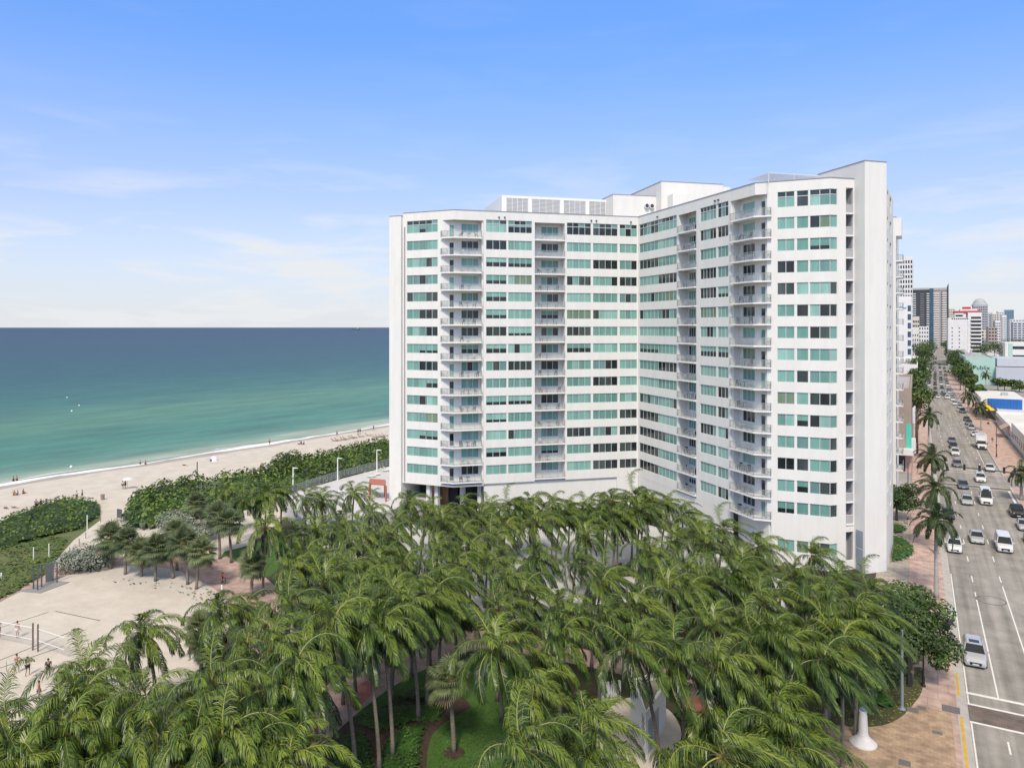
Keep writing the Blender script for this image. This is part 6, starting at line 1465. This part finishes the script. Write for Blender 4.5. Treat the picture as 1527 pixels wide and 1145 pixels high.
def human(pose):
    J = {k: Vector(v) for k, v in joints(pose).items()}; out = {}
    nodes = {k: (J[k], RAD[k]) for k in J}; e = list(EDG)
    for s_ in 'lr':
        w, el = J['wr'+s_], J['el'+s_]; d = (w-el).normalized(); side = Vector((1 if s_ == 'l' else -1, 0, 0)); pm = w+d*.075
        nodes['pa'+s_] = (pm, (.036,.02)); e.append(('wr'+s_, 'pa'+s_))
    body = skin_mesh('body', nodes, e, ['skin','eye'])
    mb = MB(); mb.v = [tuple(v.co) for v in body.vertices]; mb.f = [tuple(p.vertices) for p in body.polygons]; mb.m = [0]*len(mb.f)
    for s_ in 'lr':                       # five separate fingers rooted in the palm
        w, el = J['wr'+s_], J['el'+s_]; d = (w-el).normalized(); up = Vector((0,0,1)) if abs(d.z) < .8 else Vector((0,1,0)); sd = d.cross(up).normalized(); nn = d.cross(sd)
        pm = w+d*.075; inn = 1 if s_ == 'l' else -1
        for i, ln in enumerate((.062,.075,.072,.058)):
            b0 = pm+d*.02+sd*(-.027+.018*i); c1 = b0+d*ln*.55; c2 = c1+(d*.8+nn*.45*inn).normalized()*ln*.5; mb.tube([b0,c1,c2], [.0095,.0085,.007], 5)
        b0 = w+d*.03+sd*.026; mb.tube([b0, b0+(d*.6+sd*.8).normalized()*.035, b0+(d*.9+sd*.5).normalized()*.065], [.011,.01,.008], 5)
    h0, h1 = J['hd0'], J['hd1']; ax = (h1-h0).normalized(); fw = Vector((0,-1,0)) if pose != 'lie' else Vector((0,0,1)); fw = (fw-ax*fw.dot(ax)).normalized(); rt = ax.cross(fw); c = h0.lerp(h1,.5)
    mb.tube([c+fw*.075+ax*.02, c+fw*.108-ax*.012, c+fw*.085-ax*.022], [.008,.014,.01], 5)
    for q in (-1,1):
        mb.ball(c+fw*.083+rt*.03*q+ax*.028, .011, 1, 6, 4); mb.ball(c+rt*.078*q+ax*.0, .022, 0, 6, 4, (.5,1,1.3))
    mb.tube([c+fw*.083-ax*.045-rt*.022, c+fw*.09-ax*.047, c+fw*.083-ax*.045+rt*.022], .006, 4, 1)
    out['body'] = mb.mesh('person_body', ['skin','eye'], smooth=True)
    mb = MB(); mb.ball(c+ax*.045-fw*.016, .097, 0, 10, 6); out['hair'] = mb.mesh('hair', ['hair'], smooth=True)
    def cloth(ks, es, grow): return skin_mesh('cloth', {k: (J[k], tuple(x+grow for x in (RAD[k] if isinstance(RAD[k], tuple) else (RAD[k],)*2))) for k in ks}, es, ['k_white'])
    J['ml'] = J['hpl'].lerp(J['knl'],.62); J['mr'] = J['hpr'].lerp(J['knr'],.62); RAD['ml'] = RAD['mr'] = .075
    J['sl'] = J['shl'].lerp(J['ell'],.6); J['sr'] = J['shr'].lerp(J['elr'],.6); RAD['sl'] = RAD['sr'] = .052
    out['shorts'] = cloth(['pel','hpl','hpr','ml','mr'], [('pel','hpl'),('pel','hpr'),('hpl','ml'),('hpr','mr')], .018)
    out['shirt'] = cloth(['wst','pel','chs','shl','shr','sl','sr'], [('wst','pel'),('wst','chs'),('chs','shl'),('chs','shr'),('shl','sl'),('shr','sr')], .014)
    return out
HUM = {p: human(p) for p in ('stand','walk','play','ride','sit','lie')}
def person(pose, pos, rz, label, shirt=None, shorts='k_black', group='people on the beach', sc=1.0, hair=True):
    m = HUM[pose]; t = thing('person', label, 'person', pos, rz, group); t.scale = (sc,)*3
    obj('body', m['body'], t)
    for k, c in (('shirt', shirt), ('shorts', shorts)):
        if c:
            o = obj(k, m[k], t); o.material_slots[0].link = 'OBJECT'; o.material_slots[0].material = M[c]
    if hair: obj('hair', m['hair'], t)
    return t
PE = lambda x, y, z=.0: G(x, y, z)
cr = 'people on the sand court'
def paddle(p, rz, label):
    t = thing('paddle', label, 'paddle', p, rz); mb = MB(); mb.tube([(0,0,0),(0,-.16,.06)], .016, 6); mb.build('handle', 'k_black', t, o=(0,0,0))
    mb = MB(); mb.lathe([(.12,-.008),(.125,0),(.12,.008)], (0,0,0), 14); mb.xf(Matrix.Translation((0,-.27,.10)) @ Matrix.Rotation(radians(70),4,'Y')); mb.build('blade', 'k_black', t, o=(0,0,0))
def hand(p, rz): a = radians(0); v = Matrix.Rotation(rz,3,'Z') @ Vector((.14,-.46,1.34)); return p+v
p = PE(26,951); person('stand', p, radians(200), 'shirtless person in white shorts standing behind the left net', None, 'k_white', cr)
p = PE(25,1003); person('play', p, radians(80), 'shirtless player in white shorts holding a paddle, left of the two', None, 'k_white', cr); paddle(hand(p,radians(80)), radians(80), 'black paddle held by the shirtless player')
p = PE(41,1007); person('play', p, radians(95), 'player in white shirt and black shorts holding a dark paddle', 'k_white', 'k_black', cr); paddle(hand(p,radians(95)), radians(95), 'black paddle held by the player in the white shirt')
person('walk', PE(72,1010), radians(60), 'person in black shirt half hidden by the palm at the court edge', 'k_black', 'k_black', cr)
person('stand', PE(58,1045), radians(160), 'person in red top standing at the near end of the sand court', 'k_red', 'k_grey', cr)
person('stand', PE(283,984), radians(-60), 'person in orange top behind the small cabbage palm', 'k_orange', 'k_black', cr)
person('play', PE(-2,950), radians(90), 'person cut by the left edge beside the net', 'k_grey', 'k_black', cr)
bw = 'people walking on the beach'
for i, (x, y, ps, rz, sh, so_, lab) in enumerate(((53.7,759,'stand',40,'k_blue','k_black','person in dark blue standing left in the trio above the hedge'),(61,758.5,'walk',-70,'k_black','k_grey','person in black in the middle of the trio above the hedge'),(68.6,758,'walk',100,'k_grey','k_black','person in grey on the right of the trio above the hedge'),
    (114.5,745,'stand',10,'k_white','k_black','person in white top of the pair above the left thicket'),(122.6,744,'stand',-30,'k_black','k_black','person in black of the pair above the left thicket'),
    (21,738,'sit',60,'k_orange','k_black','person in yellow-orange sitting in the group near the foam line'),(26,738,'sit',-30,'k_black','k_blue','person in black sitting in the group near the foam line'),(35,736,'sit',120,'k_red','k_black','person in red sitting apart in the group near the foam line'),
    (9,758,'lie',80,None,'k_black','person in dark trunks lying on the sand, left of two'),(22,757,'lie',100,None,'k_blue','person in blue trunks lying on the sand, right of two'),
    (183,729,'stand',30,'k_white','k_black','person in white beside the beach parasol'),(186.8,729,'stand',-60,'k_black','k_black','person in black beside the beach parasol'),(275,694,'lie',90,None,'k_black','sunbather lying alone left of the white beach tent'),
    (402,664,'walk',70,'k_orange','k_black','person in orange walking at the water edge'),(446,662.5,'sit',10,'k_white','k_blue','person in white sitting at the water edge'),(449,662,'sit',60,'k_blue','k_black','person in blue sitting at the water edge'),(453,662.5,'sit',-50,'k_black','k_black','person in black sitting at the water edge'),
    (502.5,651,'walk',-70,'k_red','k_black','person walking behind the first row of loungers'),(534,647.5,'stand',0,'k_black','k_black','left person of the dark pair behind the loungers'),(537,647,'stand',60,'k_black','k_blue','right person of the dark pair behind the loungers'),(557,642,'walk',-60,'k_grey','k_black','person walking along the foam near the tower'))):
    person(ps, PE(x,y), radians(rz), lab, sh, so_, bw)
for x, y, lab in ((20,717,'left bather standing in the shallows at the far left'),(25,716.4,'right bather standing in the shallows at the far left'),(209,692,'left bather in the shallows off the foam'),(217,692,'right bather in the shallows off the foam')):
    q = PE(x,y); q.z = -.75; person('stand', q, radians(120), lab, None, 'k_black', 'bathers in the sea')
for x, y, ps, rz, sh, so_, lab in ((1351.5,739,'walk',180,'k_black','k_black','person in black walking left on the pavement behind the tower'),(1355.5,738,'walk',0,'k_red','k_black','person in red on the pavement behind the tower'),(1353,781,'stand',60,'k_blue','k_black','person standing by the planting bed on the pavement'),(1480,661,'walk',180,'k_black','k_grey','person on the right pavement beside the box truck'),(1486,668,'walk',0,'k_white','k_blue','person in white on the right pavement by the awning')):
    person(ps, PE(x,y,.13), radians(rz), lab, sh, so_, 'people on the pavements')
# cyclist
cyp = PE(333,872); rz = radians(35)
bk = thing('bicycle', 'black bicycle ridden along the pink path', 'bicycle', cyp, rz)
for nm, y in (('wheel',-.53),('wheel',.53)):
    mb = MB(); a = [(0,y+.34*cos(k*pi/12),.35+.34*sin(k*pi/12)) for k in range(25)]; mb.tube(a, .028, 6, 0, cap=False)
    for k in range(8): mb.tube([(0,y,.35),(0,y+.33*cos(k*pi/4),.35+.33*sin(k*pi/4))], .004, 3)
    mb.build(nm, 'tyre', bk, o=(0,0,0))
mb = MB(); pts = dict(bb=(0,.02,.30), st=(0,.18,.86), hd=(0,-.40,.84), fr=(0,-.53,.35), rr=(0,.53,.35), hb=(0,-.42,1.0))
for a, c in (('bb','st'),('bb','hd'),('st','hd'),('bb','rr'),('st','rr'),('hd','fr'),('hd','hb')): mb.tube([pts[a], pts[c]], .02, 6)
mb.tube([(-.26,-.48,1.02),(0,-.42,1.0),(.26,-.48,1.02)], .015, 6); mb.build('frame', 'k_black', bk, o=(0,0,0))
mb = MB(); mb.hexa([(-.07,.10,.86),(.07,.10,.86),(.10,.32,.86),(-.10,.32,.86)], [(-.05,.06,.91),(.05,.06,.91),(.09,.32,.93),(-.09,.32,.93)]); mb.build('saddle', 'k_black', bk, o=(0,0,0))
person('ride', cyp, rz, 'cyclist in red top riding the bicycle on the pink path', 'k_red', 'k_black', 'cyclist')
# ---------------------------------------------------------------- street and beach furniture
M['pole'] = mat('galvanised_pole', (.30,.37,.40), .45, metal=.5); M['iron'] = mat('black_iron', (.015,.016,.017), .45); M['steel'] = mat('brown_steel', (.15,.11,.10), .5)
M['grate'] = mat('iron_grate', (.16,.15,.145), .7, var=.3, scale=8); M['orangec'] = mat('cone_orange', (.72,.13,.03), .6); M['panel'] = mat('dark_panel', (.10,.115,.12), .5); M['wood'] = mat('weathered_wood', (.30,.24,.18), .9, var=.25, scale=5)
M['net'] = glassy('net_mesh', (.5,.5,.48), .13); M['matg'] = mat('grey_rubber', (.27,.27,.27), .95, var=.1, scale=1); M['lens'] = mat('signal_lens', (.06,.06,.05), .2); M['lensg'] = mat('signal_green', (.02,.22,.12), .2)
def signal_head(t, c, rz=0, name='signal_head'):
    mb = MB(); mb.box(-.19,.19,-.14,.14,-.55,.55); mt = Matrix.Translation(Vector(c)-Vector(t.location)) @ Matrix.Rotation(rz,4,'Z'); mb.xf(mt)
    s = mb.build(name, 'iron', t, o=(0,0,0))
    for k, m in ((.36,'redp'),(0,'yellow'),(-.36,'lensg')):
        mb = MB(); mb.tube([(0,-.14,k),(0,-.17,k)], .12, 10); mb.xf(mt); mb.build('lens', 'lens', s, o=(0,0,0))
b_ = G(1345,1057,.14); t = thing('traffic_signal', 'pale blue-grey traffic signal pole at the corner of the dry lawn', 'traffic light', b_)
mb = MB(); mb.lathe([(.30,0),(.30,.06),(.2,.12),(.15,.3)], n=12); mb.tube([(0,0,.2),(0,0,6.6)], [.14,.10], 10); mb.build('pole', 'pole', t, o=(0,0,0))
for z in (2.6,4.0): signal_head(t, b_+Vector((.55,.0,z)), radians(200)); 
mb = MB(); [mb.tube([(.1,0,z+q),(.5,0,z+q)], .025, 5) for z in (2.6,4.0) for q in (-.4,.4)]; mb.build('bracket', 'iron', t, o=(0,0,0))
def lamp(px, py, hgt, rz, label, z=.13, arm=1.7):
    b_ = G(px,py,z); t = thing('street_lamp', label, 'street lamp', b_, rz, 'black street lamps')
    mb = MB(); mb.lathe([(.20,0),(.20,.1),(.13,.25),(.11,.9),(.08,1.0)], n=12); mb.tube([(0,0,.9),(0,0,hgt)], [.075,.055], 8); mb.build('pole', 'iron', t, o=(0,0,0))
    mb = MB(); mb.tube([(0,0,hgt-.1),(.2*arm,0,hgt+.25),(.6*arm,0,hgt+.32),(arm,0,hgt+.1),(arm,0,hgt-.1)], .035, 6); mb.build('arm', 'iron', t, o=(0,0,0))
    mb = MB(); mb.lathe([(.36,-.48),(.34,-.40),(.22,-.30),(.16,-.12),(.06,0)], (arm,0,hgt-.05), 14); mb.build('lamp_shade', 'iron', t, o=(0,0,0))
lamp(1377,1023,6.4,radians(8),'black street lamp with curved arm beside the leafy pavement tree', arm=2.0)
lamp(557,1019,4.6,radians(20),'black lamp post at the edge of the curved pink path', z=.03, arm=.9)
lamp(1354,742,6.5,0,'black street lamp on the left pavement far behind the tower')
lamp(1486,681,8.5,radians(180),'tall black street lamp on the right pavement before the awning')
b_ = G(1399,1021,.13); t = thing('sign_post', 'thin sign post on the pink pavement under the leafy tree', 'sign', b_)
mb = MB(); mb.tube([(0,0,0),(0,0,3.0)], .035, 6); mb.build('post', 'pole', t, o=(0,0,0)); mb = MB(); mb.box(-.25,.25,-.02,.02,2.3,3.0); mb.build('plate', 'white2', t, o=(0,0,0))
# mast arm over the avenue
Ym = 160.0; t = thing('mast_arm_signal', 'long dark signal mast arm reaching over the avenue from the right', 'traffic light', (18.2,Ym,.13))
mb = MB(); mb.tube([(0,0,0),(0,0,6.4)], [.17,.12], 10); mb.build('pole', 'iron', t, o=(0,0,0))
mb = MB(); mb.tube([(0,0,5.2),(-6,0,5.45),(-12.6,0,5.6)], [.12,.10,.07], 8); mb.build('mast_arm', 'iron', t, o=(0,0,0))
for x in (-2.6,-4.2,-8.0,-10.4): signal_head(t, Vector((18.2+x,Ym+.2,5.75)), pi)
for i, (px, py, lx, ly, lab) in enumerate(((1361,1058,.42,.42,'square iron grate on the pavement beside the signal pole'),(1418,1057,.65,.6,'larger grey iron grate by the kerb near the crosswalk'),(1375,1055,.3,.3,'small round utility cover between the two grates'),(1349,1137,.4,.4,'utility cover on the flagstones below the cone monument'),(1398,1092,.35,.25,'grey cover near the yellow kerb'))):
    p = G(px,py,.14); mb = MB(); mb.box(p.x-lx,p.x+lx,p.y-ly,p.y+ly,.137,.149); tag(mb.build('utility_cover', 'grate'), lab, 'cover', 'covers in the pavement')
# sand court: posts, nets, lines
def post(px, py, h_, name, lab, m='steel', r=.08, cat='post', group=None):
    p = G(px,py); mb = MB(); mb.lathe([(r*1.15,0),(r,.1),(r,h_-.05),(r*.7,h_)], (p.x,p.y,0), 8); return tag(mb.build(name, m), lab, cat, group)
post(49,969,2.7,'net_post','left brown net post standing on the sand court',group='net posts'); post(56.6,971,2.7,'net_post','right brown net post standing on the sand court',group='net posts')
def net(a, c, z0, z1, lab):
    mb = MB(); d = (c-a).normalized(); w = Vector((d.y,-d.x,0)); l = (c-a).length/2; m = (a+c)/2
    t = thing('volleyball_net', lab, 'net', (m.x,m.y,0)); mb.obox((m.x,m.y), d, w, l, .008, z0, z1); mb.build('mesh', 'net', t)
    mb = MB(); mb.obox((m.x,m.y), d, w, l, .02, z1, z1+.05); mb.obox((m.x,m.y), d, w, l, .02, z0-.05, z0); mb.build('tape', 'white2', t)
net(G(48.5,969), G(-40,952), 1.1, 2.2, 'white volleyball net reaching left from the left net post'); net(G(57,971), G(96,985), 1.1, 2.2, 'white volleyball net reaching right from the right net post')
cl = MB()
for a, c in (((-30,945),(72,912.6)),((82.5,911),(149,925)),((-30,996),(105,942)),((-30,1006),(95,963)),((20,1050),(70,1027))):
    p, q = G(*a), G(*c); d = (q-p).normalized(); w = Vector((-d.y,d.x,0))*.05; cl.face([p-w+Vector((0,0,.012)), q-w+Vector((0,0,.012)), q+w+Vector((0,0,.012)), p+w+Vector((0,0,.012))])
struct(cl.build('court_line', 'black'))
# exercise frame
t = thing('exercise_frame', 'dark pull-up frame with a tall panel on a grey mat beside the path', 'exercise frame', G(66,872))
mb = MB(); mb.prism([tuple(p)[:2] for p in gp((30,882),(60,884.5),(104,868),(79,866))], 0, .06); mb.build('base_mat', 'matg', t)
tops = []
for px, py in ((50,878.5),(56,880),(62,875.5),(85,868.5)):
    p = G(px,py); mb = MB(); mb.box(p.x-.06,p.x+.06,p.y-.06,p.y+.06,.06,2.6); mb.build('post', 'panel', t); tops.append(p)
mb = MB(); [mb.tube([tuple(tops[a])[:2]+(2.55,), tuple(tops[b])[:2]+(2.55,)], .05, 6) for a, b in ((0,1),(1,2),(2,3),(0,3))]; mb.build('top_bar', 'panel', t)
a, c = G(68,868), G(80,866.5); d = (c-a).normalized(); mb = MB(); mb.obox(((a.x+c.x)/2,(a.y+c.y)/2), d, Vector((d.y,-d.x,0)), (c-a).length/2, .08, .06, 2.4); mb.build('panel_board', 'panel', t)
post(331,884,1.0,'bollard','white bollard on the pink path in front of the cyclist','white2',.11,'bollard'); post(2,867,1.1,'bollard','white bollard at the left edge beside the dune grass','white2',.11,'bollard')
for i, (px, py, h_, lab) in enumerate(((50,840,2.2,'short white path light in the dune grass, left of two'),(73,834,2.2,'short white path light in the dune grass, right of two'),(130,801,3.4,'slim white pole beside the sandy beach access'))): post(px,py,h_,'path_light',lab,'white2',.07,'light pole','path lights')
post(294,714,3.6,'beach_pole','dark pole standing behind the big thicket on the beach','iron',.1)
for px, py, lab in ((226,787,'orange cone at the foot of the lime thicket, left of two'),(242,782,'orange cone at the foot of the lime thicket, right of two')):
    p = G(px,py); mb = MB(); mb.lathe([(.3,0),(.3,.04),(.2,.05),(.05,.85)], (p.x,p.y,0), 10); tag(mb.build('traffic_cone', 'orangec'), lab, 'cone', 'orange cones')
for px, py, lab in ((153,745,'grey beach litter bin right of the left thicket'),(391,697,'grey beach litter bin left of the shaggy shore tree')):
    p = G(px,py); mb = MB(); mb.lathe([(.32,0),(.35,.95),(.38,1.0),(.3,1.03)], (p.x,p.y,0), 12); tag(mb.build('litter_bin', 'wood'), lab, 'bin', 'beach bins')
for i in range(9):
    q = [(118,813),(104,826),(92,838),(81,849),(128,803),(215,789),(228,784),(240,779),(150,778)][i]
    post(*q, 1.0, 'rope_post', f"weathered wooden rope post, {ORD[i]} along the sandy beach access", 'wood', .07, 'post', 'rope posts')
p = G(178,779); t = thing('notice_board', 'dark notice board at the corner of the big thicket', 'sign', p); mb = MB(); mb.box(-.6,.6,-.05,.05,.8,2.2); mb.build('board', 'panel', t, o=(0,0,0)); mb = MB(); mb.box(-.55,-.47,-.04,.04,0,.8); mb.box(.47,.55,-.04,.04,0,.8); mb.build('legs', 'wood', t, o=(0,0,0))
# beach parasol, tent, loungers
p = G(190,729); t = thing('beach_parasol', 'white beach parasol near the litter bin', 'parasol', p); mb = MB(); mb.lathe([(.95,1.9),(.92,1.97),(.08,2.3)], n=10); mb.build('canopy', 'white2', t, o=(0,0,0)); mb = MB(); mb.tube([(0,0,0),(0,0,2.3)], .03); mb.build('pole', 'wood', t, o=(0,0,0))
p = G(319,687); t = thing('beach_tent', 'small white beach tent alone near the waterline', 'tent', p); mb = MB(); mb.lathe([(.95,0),(.85,.5),(.5,.95),(.08,1.15)], n=8); mb.build('canopy', 'white2', t, o=(0,0,0)); mb = MB(); mb.box(-.3,.3,-.93,-.8,0,.55); mb.build('opening', 'k_blue', t, o=(0,0,0))
def lounger(lab, pos, rz, col):
    t = thing('beach_lounger', lab, 'lounger', pos, rz, 'beach loungers'); mb = MB(); mb.box(-.33,.33,-.95,.4,.30,.38); mb.build('seat', col, t, o=(0,0,0))
    mb = MB(); mb.hexa([(-.33,.4,.30),(.33,.4,.30),(.33,.48,.36),(-.33,.48,.36)],[(-.33,1.0,.86),(.33,1.0,.86),(.33,1.06,.80),(-.33,1.06,.80)]); mb.build('backrest', col, t, o=(0,0,0))
    for x in (-.28,.28):
        for y in (-.8,.3): mb = MB(); mb.box(x-.03,x+.03,y-.03,y+.03,0,.30); mb.build('leg', 'wood', t, o=(0,0,0))
for i, (px, py) in enumerate(((499,658),(504,657.2),(512,656),(516,655.4),(524,654),(528,653.2),(538,651.8),(549,649.8),(560,652.2),(564,651.6),(569,651),(574,650.2))):
    lounger(f"wooden beach lounger, {ORD[i]} from the left in the row by the water", G(px,py), radians(115), 'wood' if i < 8 else 'b_tan')
for i, (px, py) in enumerate(((553,712),(560,709),(575,703),(579,701),(505,735),(520,730))):
    lounger(f"white pool lounger on the deck, {ORD[i]} in view beside the tower", G(px,py,DZ), radians(150), 'white2'); 
# ship, buoys and whitecaps
p = P(531,9000); t = thing('ship', 'dark ship silhouette on the horizon left of the tower', 'ship', (p.x,p.y,0))
mb = MB(); mb.hexa([(-45,-9,0),(45,-9,0),(45,9,0),(-45,9,0)], [(-52,-10,10),(54,-10,10),(54,10,10),(-52,10,10)]); mb.build('hull', 'b_dark', t, o=(0,0,0)); mb = MB(); mb.box(22,38,-8,8,10,26); mb.box(-30,10,-6,6,10,13); mb.build('bridge', 'b_grey', t, o=(0,0,0))
for i, (px, py) in enumerate(((118,605),(107,613.5),(100,593),(106,697))):
    p = G(px,py); mb = MB(); mb.lathe([(.15,0),(.32,.15),(.26,.4),(.08,.6)], (p.x,p.y,-.1), 10); tag(mb.build('buoy', 'white2'), ['white buoy farthest right of the three in open water','white buoy lowest of the three in open water','white buoy farthest out in open water','white buoy near the shore on the left'][i], 'buoy', 'buoys')
# balcony furniture
M['wick'] = mat('dark_wicker', (.03,.03,.032), .7); M['wickw'] = mat('white_resin', (.62,.62,.60), .6); M['wickb'] = mat('brown_wicker', (.20,.12,.07), .7)
def chair_m(col):
    t = bpy.data.objects.new('patio_chair', None); COL.objects.link(t)
    mb = MB(); mb.box(-.26,.26,-.26,.26,.40,.46); mb.build('seat', col, t, o=(0,0,0)); mb = MB(); mb.hexa([(-.26,.22,.46),(.26,.22,.46),(.26,.27,.46),(-.26,.27,.46)],[(-.26,.33,.95),(.26,.33,.95),(.26,.38,.95),(-.26,.38,.95)]); mb.build('backrest', col, t, o=(0,0,0))
    for x in (-.23,.23):
        for y in (-.23,.23): mb = MB(); mb.box(x-.025,x+.025,y-.025,y+.025,0,.40); mb.build('leg', col, t, o=(0,0,0))
        mb = MB(); mb.box(x-.03,x+.03,-.24,.25,.62,.66); mb.build('armrest', col, t, o=(0,0,0))
    return kids(t)
def table_m(col):
    t = bpy.data.objects.new('patio_table', None); COL.objects.link(t); mb = MB(); mb.lathe([(.42,.68),(.44,.72)], n=14); mb.build('table_top', col, t, o=(0,0,0)); mb = MB(); mb.tube([(0,0,0),(0,0,.68)], .04); mb.lathe([(.25,0),(.06,.05)], n=10); mb.build('stand', col, t, o=(0,0,0)); return kids(t)
FM = {}; FRn = random.Random(44)
STK = [('left corner balcony', LWp, lambda f: LWp.at(lerp(LWp.sx(686), a720-.8, f), -.35)), ('middle balcony', LWp, lambda f: LWp.at(lerp(a798+.6, a842-.6, f), -.55)), ('narrow right wing balcony', RWp, lambda f: RWp.at(lerp(b1012+.6, b1038-.6, f), -.55)), ('wide right wing balcony', RWp, lambda f: RWp.at(lerp(b1089+1.0, RWp.sx(1120), f), -.35))]
CN = {'wick':'dark','wickw':'white','wickb':'brown'}
for si, (nm, pl, fn_) in enumerate(STK):
    for k in range(NF):
        if FRn.random() < .12: continue
        col = FRn.choice(['wick','wick','wickw','wickb']); fz = SILL0+FH*k-1.0; fl_ = f"{ORD[NF-1-k]} floor from the top"
        kinds_ = [('chair',FRn.uniform(.05,.2)),('table',FRn.uniform(.4,.5)),('chair',FRn.uniform(.72,.95))][:FRn.choice([2,3,3])]
        for j, (kd, f) in enumerate(kinds_):
            key = (kd, col)
            if key not in FM: FM[key] = (chair_m if kd == 'chair' else table_m)(col); o = FM[key]
            else: o = dup(FM[key])
            o.name = 'patio_'+kd; q = fn_(f); o.location = (q[0],q[1],fz+.002); o.rotation_euler = (0,0,FRn.uniform(0,6.28))
            lr = ('left ' if j == 0 else 'right ') if kd == 'chair' else 'round '
            tag(o, f"{CN[col]} {lr}patio {kd} on the {nm}, {fl_}", kd, 'balcony furniture')
